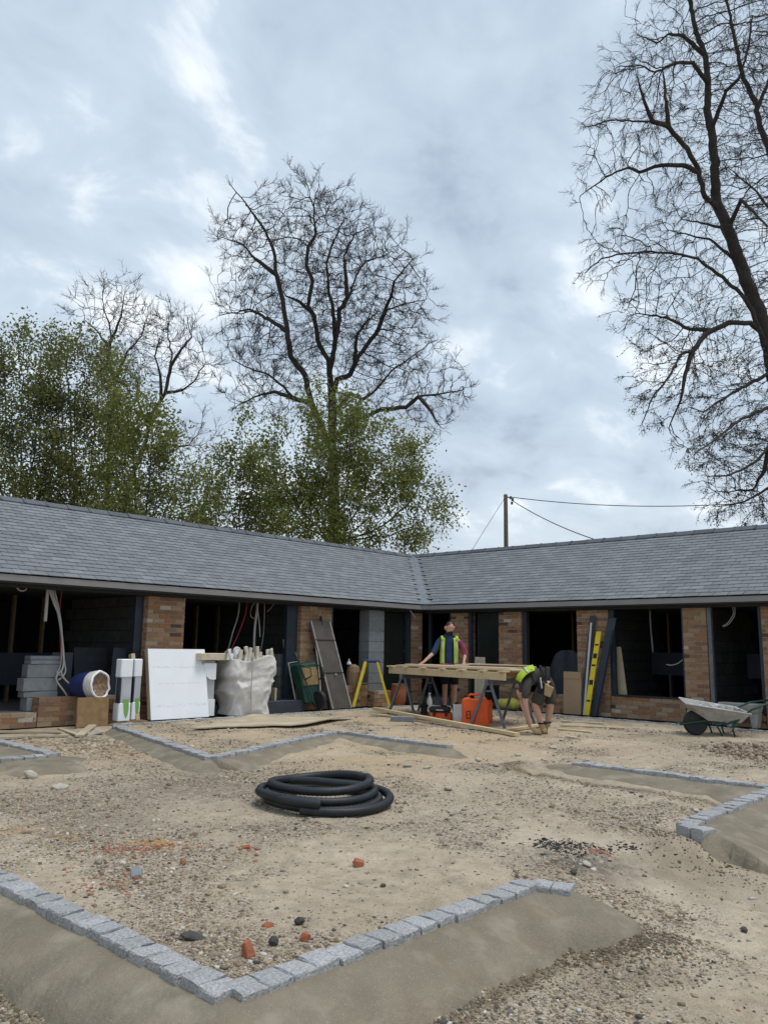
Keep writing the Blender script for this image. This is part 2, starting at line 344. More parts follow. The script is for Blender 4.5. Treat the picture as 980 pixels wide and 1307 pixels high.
TRACKS = [[(-9.2, -12.5), (-10.0, -10.9), (-9.8, -9.6), (-8.4, -8.2), (-6.5, -6.6), (-3.5, -6.4)], [(-8.9, -12.4), (-9.6, -10.9), (-9.35, -9.7), (-8.1, -8.45), (-6.3, -6.95), (-3.4, -6.75)], [(-12.6, -7.2), (-11.4, -8.2), (-10.2, -9.2), (-9.6, -10.9)], [(-12.4, -6.0), (-10.3, -5.2), (-8.2, -6.0), (-6.2, -6.4)]]
BUMPS = [(-8.86, -10.02, 0.24, 0.15), (-10.75, -10.65, 0.30, 0.05), (-8.6, -10.5, .5, .05)]
def gz(x, y):
    x = np.asarray(x, float); y = np.asarray(y, float)
    s = (x-CAM[0])*_fr[0]+(y-CAM[1])*_fr[1]
    b = -0.165+0.10*sstep(8, 15, s)
    low = np.maximum(sstep(-9.3, -10.4, y), sstep(-12.95, -13.5, x))
    low = low*(1-sstep(-8.0, 4.0, x))
    b = b-0.15*low
    # inside the bed behind the middle kerb the sand lies higher, in front of the walls it is level
    b = b+0.05*sstep(-.9, -.35, y)*(1-sstep(-9, -10, x))*(x < 1)+0.0
    b = b+0.05*sstep(-.9, -.35, x)*(y < 0.5)*(1-sstep(4, 8, x))*(y > -30)*(1-sstep(-.9, -.35, y))
    for (cx, cy, r, h) in BUMPS: b = b+h*np.exp(-((x-cx)**2+(y-cy)**2)/(r*r))
    n = (fbm(x*0.9, y*0.9, 3, 5)-0.5)*0.07+(fbm(x*4.5, y*4.5, 3, 9)-0.5)*0.030
    near = 1-sstep(10, 17, s)*0.3
    for tr in TRACKS:      # barrow and tyre ruts
        d = segdist(x, y, tr)[0]; n = n-(.016*np.exp(-(d/.055)**2)-.008*np.exp(-((d-.12)/.05)**2))*(.5+vn(x*3, y*3, 8))
    mask = sstep(0.0, 0.6, np.minimum(segdist(x, y, K5)[0], 9))*0.8+0.2
    out_ = b+n*near*mask
    inside = ((x > -0.25) & (y < 8) & (x < 8)) | ((y > -0.25) & (x > -30) & (x < 8) & (y < 8))
    inb = inside & ~((x > 8))
    return np.where(inb & (y > -14), np.minimum(out_, -0.06), out_)
def g1(x, y): return float(gz(np.array([x]), np.array([y]))[0])
def ground(px, py, dz=0.0):      # where the sight line of the survey meets the ground
    z = -0.1
    for _ in range(6): p = P(px, py, z); z = g1(p.x, p.y)
    return Vector((p.x, p.y, z+dz))
def frange(a, b, st): return list(np.arange(a, b, st))
xs = [-600, -300, -150, -80, -50, -35, -28, -24, -21, -19, -17.5, -16.5, -15.8]+frange(-15.2, -14.2, .1)+frange(-14.2, -9.6, .032)+frange(-9.6, -5, .06)+frange(-5, 1.0, .13)+[1.5, 2.5, 4, 6, 9, 14, 20, 30, 50, 80, 150, 300, 600]
ys = [-600, -300, -150, -80, -50, -35, -28, -22, -18, -16, -14.5, -13.5]+frange(-13, -11.2, .09)+frange(-11.2, -7.0, .032)+frange(-7.0, -3.4, .055)+frange(-3.4, .6, .12)+[1, 1.5, 2.5, 4, 6, 9, 14, 20, 30, 50, 80, 150, 300, 600]
X, Y = np.meshgrid(np.array(xs), np.array(ys)); Z = gz(X, Y); nx, ny = len(xs), len(ys)
idx = np.arange(nx*ny).reshape(ny, nx)
F = np.stack([idx[:-1, :-1], idx[:-1, 1:], idx[1:, 1:], idx[1:, :-1]], -1).reshape(-1, 4)

def patch(x, y, lst):
    t = np.zeros(np.shape(x))
    for (px, py, r, a) in lst:
        c = P(px, py, -0.12); t = np.maximum(t, a*np.exp(-((x-c.x)**2+(y-c.y)**2)/(r*r)))
    return t
def gravelness(x, y):
    n = fbm(x*1.3+3, y*1.3, 4, 31); n2 = fbm(x*4, y*4, 3, 37)
    g = sstep(0.46, 0.70, n)*0.65
    g = np.maximum(g, patch(x, y, [(330, 1215, .55, 1), (260, 1190, .4, .9), (420, 1200, .4, .9), (520, 1165, .45, .6), (250, 1145, .5, .75), (620, 1280, .55, 1), (540, 1300, .5, 1), (700, 1265, .35, .8), (5, 1290, .6, 1), (30, 1300, .4, 1),
        (60, 1020, 1.0, .8), (120, 1060, .7, .7), (300, 985, 1.0, .9), (210, 978, 1.0, .6), (170, 955, .8, .7), (560, 1050, .5, .6), (700, 1010, 1.0, .5), (860, 1290, .6, .55), (960, 962, .9, 1), (130, 945, .6, .8), (520, 1010, .6, .5)])*(0.45+n2))
    d = patch(x, y, [(430, 1130, .8, .9), (380, 1090, .7, .8), (880, 1180, .9, .6), (600, 1080, .8, .5), (780, 1150, .6, .5)])
    return np.clip(g-d*0.5, 0, 1)
def haunched(x, y):
    m = np.zeros(np.shape(x))
    for (k, w, sd_) in ((K1, .44, 1), (K3A, .72, 1), (K3B, .5, -1), (K2, .5, 1), (K4[:2], .45, -1), (K4[1:], .55, 1)):
        d, s_, _p = segdist(x, y, k); m = np.maximum(m, np.where((s_ == sd_) | (d < .12), 1-sstep(w*0.8, w*1.0, d), 0))
    return m
gv = gravelness(X, Y)
sand = np.clip(patch(X, Y, [(430, 975, 1.3, .9), (520, 958, 1.5, .9), (180, 962, 1.0, .9), (600, 945, 1.8, .8), (330, 935, 2, .7), (560, 940, 1.5, .7), (60, 975, .8, .5), (700, 950, 1.5, .4), (410, 985, .8, .6), (480, 925, 1.5, .7)])*(0.5+fbm(X*1.5, Y*1.5, 3, 71)), 0, 1)
ochre = patch(X, Y, [(200, 1067, .16, 1), (85, 1057, .12, .8), (182, 1066, .12, .9), (30, 1052, .15, .5)])
dk = patch(X, Y, [(735, 1086, .3, .9), (770, 1083, .3, .7), (700, 1083, .2, .7), (245, 1002, .9, .5), (130, 1035, .6, .35), (60, 1020, .7, .3)])
dmp = np.zeros_like(X)
for (k, w, sd_) in ((K1, .46, 1), (K3A, .74, 1), (K3B, .52, -1)):
    d, s_, _p = segdist(X, Y, k); ring = np.exp(-((d-w*1.02)/(0.10))**2); dmp = np.maximum(dmp, np.where(s_ == sd_, ring, 0)*(0.4+fbm(X*5, Y*5, 2, 3)))
dmp = np.maximum(dmp, patch(X, Y, [(755, 1170, .22, .9), (790, 1195, .25, .6), (880, 1085, .35, .7), (930, 1095, .4, .6), (850, 945, .8, .5)])*(0.4+fbm(X*6, Y*6, 2, 3)))
g_ob = npmesh('ground', np.stack([X, Y, Z], -1).reshape(-1, 3), F, None, None, True, 4); g_ob['kind'] = 'structure'
for nm, A in (('gravel', gv), ('sand', sand), ('ochre', ochre), ('dark', dk), ('damp', np.clip(dmp, 0, 1))):
    at = g_ob.data.attributes.new(nm, 'FLOAT', 'POINT'); at.data.foreach_set('value', A.astype(np.float32).ravel())
def ground_mat():
    m = bpy.data.materials.new('dry_earth'); m.use_nodes = True; t = m.node_tree; n = t.nodes; lk = t.links.new; b = n['Principled BSDF']; b.inputs['Roughness'].default_value = 0.95; b.inputs['Specular IOR Level'].default_value = .2
    tc = n.new('ShaderNodeTexCoord')
    def at(x): q = n.new('ShaderNodeAttribute'); q.attribute_name = x; return q.outputs['Fac']
    def nz(s, d=5, r=.6, off=(0, 0, 0)):
        mp = n.new('ShaderNodeMapping'); mp.inputs['Location'].default_value = off; lk(tc.outputs['Object'], mp.inputs[0])
        q = n.new('ShaderNodeTexNoise'); q.inputs['Scale'].default_value = s; q.inputs['Detail'].default_value = d; q.inputs['Roughness'].default_value = r; lk(mp.outputs[0], q.inputs[0]); return q.outputs[0]
    def mr(a, lo, hi, o0=0, o1=1): q = n.new('ShaderNodeMapRange'); q.inputs[1].default_value = lo; q.inputs[2].default_value = hi; q.inputs[3].default_value = o0; q.inputs[4].default_value = o1; lk(a, q.inputs[0]); return q.outputs[0]
    def mx(f, a, c, mode='MIX'):
        q = n.new('ShaderNodeMix'); q.data_type = 'RGBA'; q.blend_type = mode
        if isinstance(f, float): q.inputs[0].default_value = f
        else: lk(f, q.inputs[0])
        for i, v in ((6, a), (7, c)):
            if isinstance(v, tuple): q.inputs[i].default_value = v+(1,)
            else: lk(v, q.inputs[i])
        return q.outputs[2]
    def ml(a, c, op='MULTIPLY'):
        q = n.new('ShaderNodeMath'); q.operation = op; q.use_clamp = True
        for i, v in enumerate((a, c)):
            if isinstance(v, (int, float)): q.inputs[i].default_value = v
            else: lk(v, q.inputs[i])
        return q.outputs[0]
    c = mx(mr(nz(1.6), .35, .65), (0.53, 0.44, 0.33), (0.41, 0.335, 0.245))
    c = mx(mr(nz(7, 6, .65, (4, 4, 0)), .42, .68), c, (0.31, 0.255, 0.185))
    c = mx(mr(nz(0.7, 4, .6, (9, 1, 0)), .5, .7, 0, .6), c, (0.59, 0.505, 0.39))
    c = mx(ml(at('sand'), .8), c, (0.47, 0.335, 0.19))
    # small stones of the surface
    vo = n.new('ShaderNodeTexVoronoi'); vo.inputs['Scale'].default_value = 75; lk(tc.outputs['Object'], vo.inputs[0])
    cr = n.new('ShaderNodeValToRGB'); sp = n.new('ShaderNodeSeparateColor'); lk(vo.outputs['Color'], sp.inputs[0]); lk(sp.outputs[0], cr.inputs[0])
    es = cr.color_ramp.elements; es[0].color = (.12, .11, .10, 1); es[1].color = (.55, .50, .42, 1); x = es.new(.35); x.color = (.27, .21, .145, 1); x = es.new(.7); x.color = (.40, .33, .24, 1)
    st = ml(mr(sp.outputs[1], .35, .5), mr(at('gravel'), 0.0, .6, .18, 1))
    c = mx(st, c, cr.outputs[0])
    c = mx(ml(mr(nz(150, 2, .6), .6, .66), .55), c, (0.13, 0.10, 0.075))
    c = mx(ml(mr(nz(120, 2, .6, (3, 2, 1)), .62, .68), .5), c, (0.62, 0.56, 0.46))
    c = mx(ml(at('ochre'), ml(mr(nz(9), .3, .5), 1.0)), c, (0.46, 0.25, 0.075))
    c = mx(ml(at('dark'), mr(nz(14), .3, .55)), c, (0.085, 0.078, 0.07))
    c = mx(ml(at('damp'), .85), c, (0.17, 0.132, 0.088))
    lk(c, b.inputs['Base Color'])
    h = n.new('ShaderNodeMath'); h.operation = 'ADD'; lk(ml(nz(30, 6, .7), 1.0), h.inputs[0])
    hv = ml(ml(mr(vo.outputs['Distance'], 0, .7, 1, 0), st), .8); lk(hv, h.inputs[1])
    bp = n.new('ShaderNodeBump'); bp.inputs['Strength'].default_value = .9; bp.inputs['Distance'].default_value = .018; lk(h.outputs[0], bp.inputs['Height']); lk(bp.outputs[0], b.inputs['Normal'])
    return m
g_ob.data.materials.append(ground_mat())

# ================================================================ SETT KERBS with their mortar haunches
def sett_mesh(seed, L_=0.131, W_=0.150, H_=0.13):
    r = random.Random(seed); v = []; f = []
    lx, ly = L_/2, W_/2
    base = [(-lx, -ly), (-lx*.33, -ly), (lx*.33, -ly), (lx, -ly), (lx, -ly*.3), (lx, ly*.3), (lx, ly), (lx*.33, ly), (-lx*.33, ly), (-lx, ly), (-lx, ly*.3), (-lx, -ly*.3)]
    rings = [(-H_, 1.0, .002), (-H_*.55, 1.0, .003), (-.010, 1.0, .003), (-.001, .945, .004)]
    for (z, k, j) in rings:
        for (x, y) in base: v.append((x*k+r.uniform(-j, j), y*k+r.uniform(-j, j), z+r.uniform(-j, j)*.8))
    n = 12
    for i in range(3):
        for k in range(n): f.append((i*n+k, i*n+(k+1) % n, (i+1)*n+(k+1) % n, (i+1)*n+k))
    v.append((r.uniform(-.01, .01), r.uniform(-.01, .01), .004)); t = 3*n
    for k in range(n): f.append((t+k, t+(k+1) % n, 4*n))
    me = bpy.data.meshes.new('sett'); me.from_pydata(v, [], f); me.materials.append(MT['sett']); me.update(); return me
SETTS = [sett_mesh(i) for i in range(8)]
def kerb(pts, ztop, label, seed=0, group=None, pitch=0.138):
    r = random.Random(seed); o3 = Vector((pts[0][0], pts[0][1], ztop))
    t = thing('sett_kerb', label, 'kerb', o3, 0, 'granite sett kerbs')
    for (a, b) in zip(pts[:-1], pts[1:]):
        a = Vector(a[:2]); b = Vector(b[:2]); d = (b-a); ln = d.length; d.normalize(); n = max(1, round(ln/pitch)); ang = math.atan2(d.y, d.x)
        st = ln/n; off = 0.0
        for i in range(n):
            c = a+d*((i+.5)*st+r.uniform(-.004, .004)+(0 if n > 3 else 0.0))+Vector((-d.y, d.x))*r.uniform(-.008, .008)
            o = link('sett', r.choice(SETTS), t, (c.x-o3.x, c.y-o3.y, r.uniform(-.006, .005)), ang+r.choice((0, math.pi))+r.uniform(-.03, .03))
            o.scale = (st/.138*r.uniform(.93, .99), r.uniform(.94, 1.05), 1); o.rotation_euler[0] = r.uniform(-.03, .03); o.rotation_euler[1] = r.uniform(-.03, .03)
    return t
def haunch(t, pts, ztop, side, w, drop=.034, slope=.22, seed=0, endcap=True, parts='mortar_haunch'):
    xs_ = [p[0] for p in pts]; ys_ = [p[1] for p in pts]; st = .03 if w < .7 else .035
    gx = np.arange(min(xs_)-w-.2, max(xs_)+w+.2, st); gy = np.arange(min(ys_)-w-.2, max(ys_)+w+.2, st)
    X_, Y_ = np.meshgrid(gx, gy); d, s_, par = segdist(X_, Y_, pts)
    tot = sum(math.hypot(b[0]-a[0], b[1]-a[1]) for a, b in zip(pts[:-1], pts[1:]))
    wn_ = w*(0.86+0.35*fbm(X_*1.7+seed, Y_*1.7, 3, seed+3))
    de = np.maximum(d-.03, 0); q = de/wn_
    h = ztop-drop-slope*de*0.55-slope*.9*de*q-sstep(.75, 1.5, q)*.22-np.where(s_ == side, 0, np.where((par < .01) | (par > tot-.01), sstep(.0, .42, d)*.26, sstep(.0, .12, d)*.5))
    h = h+(fbm(X_*2.2, Y_*2.2, 3, 77)-.5)*.022+(fbm(X_*9, Y_*9, 2, 78)-.5)*.006
    g_ = gz(X_, Y_); keepv = (h > g_) & (q < 1.6); h = np.maximum(h, g_-.05)
    id_ = np.arange(X_.size).reshape(X_.shape); kf = keepv[:-1, :-1] | keepv[:-1, 1:] | keepv[1:, 1:] | keepv[1:, :-1]
    F_ = np.stack([id_[:-1, :-1], id_[:-1, 1:], id_[1:, 1:], id_[1:, :-1]], -1)[kf]
    us = np.unique(F_); rm = np.full(X_.size, -1); rm[us] = np.arange(len(us))
    V_ = np.stack([X_, Y_, h], -1).reshape(-1, 3)[us]-np.array(t.location)
    return npmesh(parts, V_, rm[F_], MT['haunch'], t, True, 4)
k = kerb(K1, -0.10, 'V-shaped kerb of pale granite setts nearest the viewer with a broad smooth mortar apron', 1); haunch(k, K1, -0.10, 1, .43, seed=1, slope=.26)
k = kerb(K3A, -0.045, 'straight row of granite setts behind the sloping mortar on the right', 2); haunch(k, K3A, -.045, 1, .72, slope=.14, seed=2)
k = kerb(K3B, -0.055, 'short wide sett kerb at the right edge ending over a mortar mound', 3); haunch(k, K3B, -.055, -1, .52, slope=.22, seed=3)
k = kerb(K2, 0.0, 'zigzag sett kerb crossing the middle ground in front of the plywood sheet', 4); haunch(k, K2, 0.0, 1, .52, slope=.26, seed=4)
k = kerb(K4, -0.04, 'sett kerb corner at the left edge before the timber offcuts', 5); haunch(k, K4[1:], -.04, -1, .75, slope=.16, seed=5); haunch(k, K4[:2], -.04, 1, .9, slope=.02, seed=8, parts='mortar_haunch')
k = kerb(K5, 0.0, 'long sett kerb running along the foot of both brick walls', 6); haunch(k, K5, 0.0, 1, .40, slope=.22, seed=6)

# ================================================================ GRAVEL AND CRUMBS
ICO = None
def ico():
    t = (1+5**.5)/2; v = np.array([(-1, t, 0), (1, t, 0), (-1, -t, 0), (1, -t, 0), (0, -1, t), (0, 1, t), (0, -1, -t), (0, 1, -t), (t, 0, -1), (t, 0, 1), (-t, 0, -1), (-t, 0, 1)], float); v /= np.linalg.norm(v[0])
    f = np.array([(0, 11, 5), (0, 5, 1), (0, 1, 7), (0, 7, 10), (0, 10, 11), (1, 5, 9), (5, 11, 4), (11, 10, 2), (10, 7, 6), (7, 1, 8), (3, 9, 4), (3, 4, 2), (3, 2, 6), (3, 6, 8), (3, 8, 9), (4, 9, 5), (2, 4, 11), (6, 2, 10), (8, 6, 7), (9, 8, 1)])
    return v, f
CUBE = (np.array([(-1, -1, -1), (1, -1, -1), (1, 1, -1), (-1, 1, -1), (-1, -1, 1), (1, -1, 1), (1, 1, 1), (-1, 1, 1)], float)*.7,
        np.array([(0, 2, 1), (0, 3, 2), (4, 5, 6), (4, 6, 7), (0, 1, 5), (0, 5, 4), (1, 2, 6), (1, 6, 5), (2, 3, 7), (2, 7, 6), (3, 0, 4), (3, 4, 7)]))
def scatter(name, pts, size, m, shape=None, flat=.62, sink=.45, rng=None, zf=gz, jit=.28, smooth=False):
    rng = rng or np.random.default_rng(3); v, f = shape or ico(); n = len(pts); nv = len(v)
    sc = size[:, None]*rng.uniform(.6, 1.25, (n, 3)); sc[:, 2] = size*rng.uniform(.4, 1, n)*flat*1.3
    a = rng.uniform(0, 2*np.pi, n); tl = rng.uniform(-.5, .5, (n, 2))
    V_ = v[None]*(1+rng.uniform(-jit, jit, (n, nv, 1)))*sc[:, None, :]
    x, y, z = V_[..., 0], V_[..., 1], V_[..., 2]
    z2 = z+x*tl[:, :1]*.5; ca, sa = np.cos(a)[:, None], np.sin(a)[:, None]
    P_ = np.stack([x*ca-y*sa+pts[:, :1], x*sa+y*ca+pts[:, 1:2], z2+(zf(pts[:, 0], pts[:, 1])+sc[:, 2]*(.55-sink))[:, None]], -1)
    F_ = (f[None]+np.arange(n)[:, None, None]*nv).reshape(-1, 3)
    o = npmesh(name, P_.reshape(-1, 3), F_, m, None, smooth, 3); o['kind'] = 'stuff'; return o
def sample(n, v0, v1, rng, spread=.56):
    v = v0*(v1/v0)**rng.uniform(0, 1, n); u = rng.uniform(-spread, spread, n)*v
    return np.stack([CAM[0]+_rt[0]*u+_fr[0]*v, CAM[1]+_rt[1]*u+_fr[1]*v], -1), v
def on_kerb(p):
    m = np.zeros(len(p), bool)
    for k_ in (K1, K2, K3A, K3B, K4, K5): m |= segdist(p[:, 0], p[:, 1], k_)[0] < .085
    return m
rng = np.random.default_rng(11)
pts, v = sample(400000, 2.6, 19, rng)
gr = gravelness(pts[:, 0], pts[:, 1]); hm = haunched(pts[:, 0], pts[:, 1])
outb = (pts[:, 0] < -.4) & (pts[:, 1] < -.4)
keep = (rng.uniform(0, 1, len(pts)) < (gr**1.6*.9+.035)) & (hm < .25) & ~on_kerb(pts) & outb
pts, v = pts[keep], v[keep]
size = np.minimum(np.exp(rng.normal(math.log(.0052), .48, len(pts))), .026)*(1+np.clip((v-6)/14, 0, .8))*np.clip(v/4.2, .75, 1.1)
o = scatter('gravel', pts, size, MT['stone'], CUBE, rng=rng, jit=.38)
# bigger loose stones
pts, v = sample(2600, 2.8, 17, rng); gr = gravelness(pts[:, 0], pts[:, 1])
keep = (rng.uniform(0, 1, len(pts)) < gr*.8+.05) & (haunched(pts[:, 0], pts[:, 1]) < .2) & ~on_kerb(pts) & (pts[:, 0] < -.6) & (pts[:, 1] < -.6)
pts = pts[keep]; scatter('loose_stones', pts, np.minimum(np.exp(rng.normal(math.log(.0135), .38, len(pts))), .027), MT['stone'], rng=rng, jit=.36)
# damp crumbs pushed up along the foot of the mortar
cl = []
for (k_, w_, s0, n_) in ((K1, .48, 1, 5200), (K3A, .76, 1, 700), (K3B, .54, -1, 900)):
    xs_ = [p[0] for p in k_]; ys_ = [p[1] for p in k_]
    q = np.stack([rng.uniform(min(xs_)-1.2, max(xs_)+1.0, n_*9), rng.uniform(min(ys_)-1.2, max(ys_)+1.0, n_*9)], -1)
    d, s_, _p = segdist(q[:, 0], q[:, 1], k_); wv = w_*(.95+.25*fbm(q[:, 0]*1.7, q[:, 1]*1.7, 3, 4))
    kk = (s_ == s0) & (rng.uniform(0, 1, len(q)) < np.exp(-((d-wv)/.09)**2)); cl.append(q[kk][:n_])
for (px, py, r_, n_) in ((752, 1165, .16, 900), (775, 1190, .22, 900), (935, 1100, .30, 500), (865, 1075, .18, 350)):
    c = P(px, py, -.25); cl.append(np.stack([rng.normal(c.x, r_, n_), rng.normal(c.y, r_, n_)], -1))
cl = np.concatenate(cl); cl = cl[~on_kerb(cl)]; cl = np.concatenate([cl, cl+rng.normal(0, .03, cl.shape)])
scatter('soil_crumbs', cl, np.minimum(np.exp(rng.normal(math.log(.0050), .5, len(cl))), .013), MT['crumb'], CUBE, flat=.8, rng=rng)
def blob(px, py, rx, ry, n): # rx along the view's right, ry away
    c = ground(px, py); a = rng.normal(0, rx, n); b = rng.normal(0, ry, n)
    return np.stack([c.x+_rt[0]*a+_fr[0]*b, c.y+_rt[1]*a+_fr[1]*b], -1)
ch = np.concatenate([blob(725, 1084, .14, .11, 330), blob(745, 1080, .24, .06, 220), blob(797, 1081, .07, .05, 90), blob(700, 1078, .10, .06, 90)])
scatter('charred_bits', ch, np.exp(rng.normal(math.log(.0062), .5, len(ch))), MT['char'], CUBE, rng=rng)
bb = np.concatenate([blob(160, 1085, .12, .09, 190), blob(135, 1130, .13, .10, 100), blob(765, 1087, .06, .03, 60), blob(230, 1082, .12, .06, 25), blob(300, 1090, .25, .15, 30), blob(380, 1200, .5, .2, 14), blob(180, 1110, .35, .25, 30)])
scatter('brick_crumbs', bb, np.minimum(np.exp(rng.normal(math.log(.009), .5, len(bb))), .022), MT['brickbit'], CUBE, flat=.5, rng=rng)
# ================================================================ THE STABLE BLOCK (two wings meeting at a valley)
EAVE, RUN, RISE, WALLB = 2.35, 3.17, 1.70, 0.30
RIDGE = EAVE+RISE; SL = math.hypot(RUN, RISE); CSL, SSL = RUN/SL, RISE/SL
A0 = {0: -19.0, 1: -16.0}
def mp(w, a, b, z): return Vector((a, b, z)) if w == 0 else Vector((b, a, z))
bld = thing('stable_block', 'long low L-shaped brick stable block with grey slate roof and dark open bays', 'building', (0, 0, 0))
def bbox(m, w, a0, a1, b0, b1, z0, z1):
    p, q = mp(w, a0, b0, z0), mp(w, a1, b1, z1); return m.box(min(p.x, q.x), max(p.x, q.x), min(p.y, q.y), max(p.y, q.y), z0, z1)
# ---- slates
r = random.Random(4)
def slate_mesh(seed):
    q = random.Random(seed); L_, W_, T = .20, .268, .009; j = lambda s=.003: q.uniform(-s, s)
    v = [(-W_/2+j(), 0+j(), .010), (W_/2+j(), 0+j(), .010), (W_/2, L_, .001), (-W_/2, L_, .001), (-W_/2+j(), 0+j(), .010+T+j(.001)), (W_/2+j(), 0+j(), .010+T+j(.001)), (W_/2, L_, .001+T*.6), (-W_/2, L_, .001+T*.6)]
    me = bpy.data.meshes.new('slate'); me.from_pydata(v, [], [(4, 5, 6, 7), (0, 1, 5, 4), (1, 2, 6, 5), (3, 0, 4, 7), (0, 3, 2, 1)]); me.materials.append(MT['slate']); me.update(); return me
SLM = [slate_mesh(i) for i in range(8)]; SV = [[v.co.copy() for v in m.vertices] for m in SLM]; SF = [list(p.vertices) for p in SLM[0].polygons]
deck = MB(); roofs = []
for w in (0, 1):
    p = lambda a, b, z: mp(w, a, b, z)
    d = MB()
    a0 = A0[w]; e0 = .03
    d.add([p(a0, e0, EAVE-.02), p(-.0, e0, EAVE-.02), p(RUN, RUN, RIDGE-.035), p(a0, RUN, RIDGE-.035), p(a0, 2*RUN, EAVE-.02), p(2*RUN, 2*RUN, EAVE-.02)], [(0, 1, 2, 3), (3, 2, 5, 4)])
    o = d.build('roof_slope', MT['felt'], bld); roofs.append(o)
cand = []
PW, GA = .2735, SL/22
for w in (0, 1):
    for i in range(22):
        s0 = i*GA; b0 = s0*CSL; z0 = EAVE+s0*SSL; amax = b0-.01; off = PW*.5*(i % 2)+r.uniform(-.012, .012)
        a = amax-off-.02
        first = True
        while a > A0[w]+.3:
            wd = PW
            if first: wd = PW*(.45+.5*(i % 2)); first = False
            c = a-wd/2; cand.append((w, c, b0, z0, wd/PW)); a -= wd
def slate_matrix(w, c, b0, z0, ws, jit):
    ex = mp(w, 1, 0, 0); ey = mp(w, 0, CSL, SSL); ez = ex.cross(ey)
    if ez.z < 0: ez = -ez
    o = mp(w, c, b0, z0)+ez*.004+ey*jit
    rot = Matrix((ex, ey, ez)).transposed().to_4x4(); return Matrix.Translation(o) @ rot @ Matrix.Diagonal((ws*.985, 1, 1, 1))
def seen(w, c, b0, z0):
    q = np.array(mp(w, c, b0, z0))-CAM; k = q@_f; return (abs(q@_r)/k*FPX < 500) if k > 0 else False
def score(t): q = np.array(mp(*t[:4]))-CAM; return (0 if seen(*t[:4]) else 1000)+float(np.linalg.norm(q))
cand.sort(key=score)
rest_v = []; rest_f = []
for n_, t in enumerate(cand):
    M_ = slate_matrix(*t, r.uniform(-.006, .006)); k = r.randrange(8)
    if n_ < 300:
        o = bpy.data.objects.new('slate', SLM[k]); COL.objects.link(o); o.parent = roofs[t[0]]; o.matrix_basis = M_
    else:
        b_ = len(rest_v); rest_v += [tuple(M_ @ v) for v in SV[k]]; rest_f += [tuple(i+b_ for i in f) for f in SF]
m = MB(); m.v = rest_v; m.f = rest_f; o = m.build('slating', MT['slate'], roofs[0], fix=False); o['kind'] = 'stuff'
# ---- ridge tiles, valley lead
rp = [(-.17, -.085), (-.06, .012), (.06, .012), (.17, -.085), (.165, -.10), (.055, -.008), (-.055, -.008), (-.165, -.10)]
m = MB(); m.prism(rp, lambda q: (0, q[0], q[1]), lambda q: (.448, q[0], q[1])); m.prism([(x*1.03, z*1.0+.008) for x, z in rp], lambda q: (.0, q[0], q[1]), lambda q: (.05, q[0], q[1]))
rt0 = m.build('ridge_tile', MT['ridge'], bld); rme = rt0.data; COL.objects.unlink(rt0); bpy.data.objects.remove(rt0)
for w in (0, 1):
    a = RUN-.02
    while a > A0[w]+.5:
        a -= .455; o = link('ridge_tile', rme, bld); loc = mp(w, a, RUN, RIDGE+.035+r.uniform(-.004, .004))
        o.location = loc; o.rotation_euler = (r.uniform(-.01, .01), r.uniform(-.006, .006), 0 if w == 0 else rad(90))
m = MB(); m.tube([(RUN-.02, RUN-.02, RIDGE+.03), (1.6, 1.6, EAVE+1.6*RISE/RUN+.0), (.1, .1, EAVE+.05)], [.03, .04, .05], 8)
m.hexa([(-.16, .05, EAVE+.01), (.05, -.16, EAVE+.01), (.42, .18, EAVE+.16), (.18, .42, EAVE+.16), (-.16, .05, EAVE+.03), (.05, -.16, EAVE+.03), (.42, .18, EAVE+.19), (.18, .42, EAVE+.19)])
v0 = [(RUN-.05, RUN-.05), (0.05, 0.05)]
m.add([(RUN-.05-.13, RUN-.05+.13, RIDGE+.03), (RUN-.05+.13, RUN-.05-.13, RIDGE+.03), (.05+.17, .05-.17, EAVE+.07), (.05-.17, .05+.17, EAVE+.07)], [(0, 1, 2, 3)])
m.build('valley_lead', MT['lead'], bld)
for (w, a) in ((1, -6.6), (1, -8.9)):
    m = MB(); m.box(-.025, .025, -.02, .02, 0, .09); m.box(-.05, .05, -.015, .015, .03, .05); o = m.build('ridge_clip', MT['frame'], bld); o.location = mp(w, a, RUN, RIDGE+.04)
# ---- fascia, soffit, lintel beam, ceiling, floor, back and end walls
for w in (0, 1):
    m = MB(); bbox(m, w, A0[w], -.16, .005, .035, EAVE-.112, EAVE-.012); m.build('fascia', MT['fascia'], bld)
    m = MB(); bbox(m, w, A0[w], .1, .036, .29, EAVE-.135, EAVE-.115); m.build('soffit', MT['soffit'], bld)
    m = MB(); bbox(m, w, A0[w], .24, .27, .42, 2.165, 2.212); m.build('lintel_beam', MT['darkwood'], bld)
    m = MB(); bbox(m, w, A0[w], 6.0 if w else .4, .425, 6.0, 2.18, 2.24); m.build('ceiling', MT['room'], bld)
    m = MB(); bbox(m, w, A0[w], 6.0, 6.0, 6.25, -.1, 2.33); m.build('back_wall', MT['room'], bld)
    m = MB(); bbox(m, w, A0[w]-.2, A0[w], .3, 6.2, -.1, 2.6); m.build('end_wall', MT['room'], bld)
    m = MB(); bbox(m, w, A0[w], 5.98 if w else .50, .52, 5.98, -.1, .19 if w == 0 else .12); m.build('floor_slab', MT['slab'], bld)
m = MB(); m.add([(-.17, .03, EAVE-.112), (-.17, .03, EAVE-.012), (.03, -.17, EAVE-.012), (.03, -.17, EAVE-.112), (.14, .14, EAVE-.1)], [(0, 1, 2, 3), (0, 3, 4)]); m.build('torn_underlay', MT['lead'], bld)
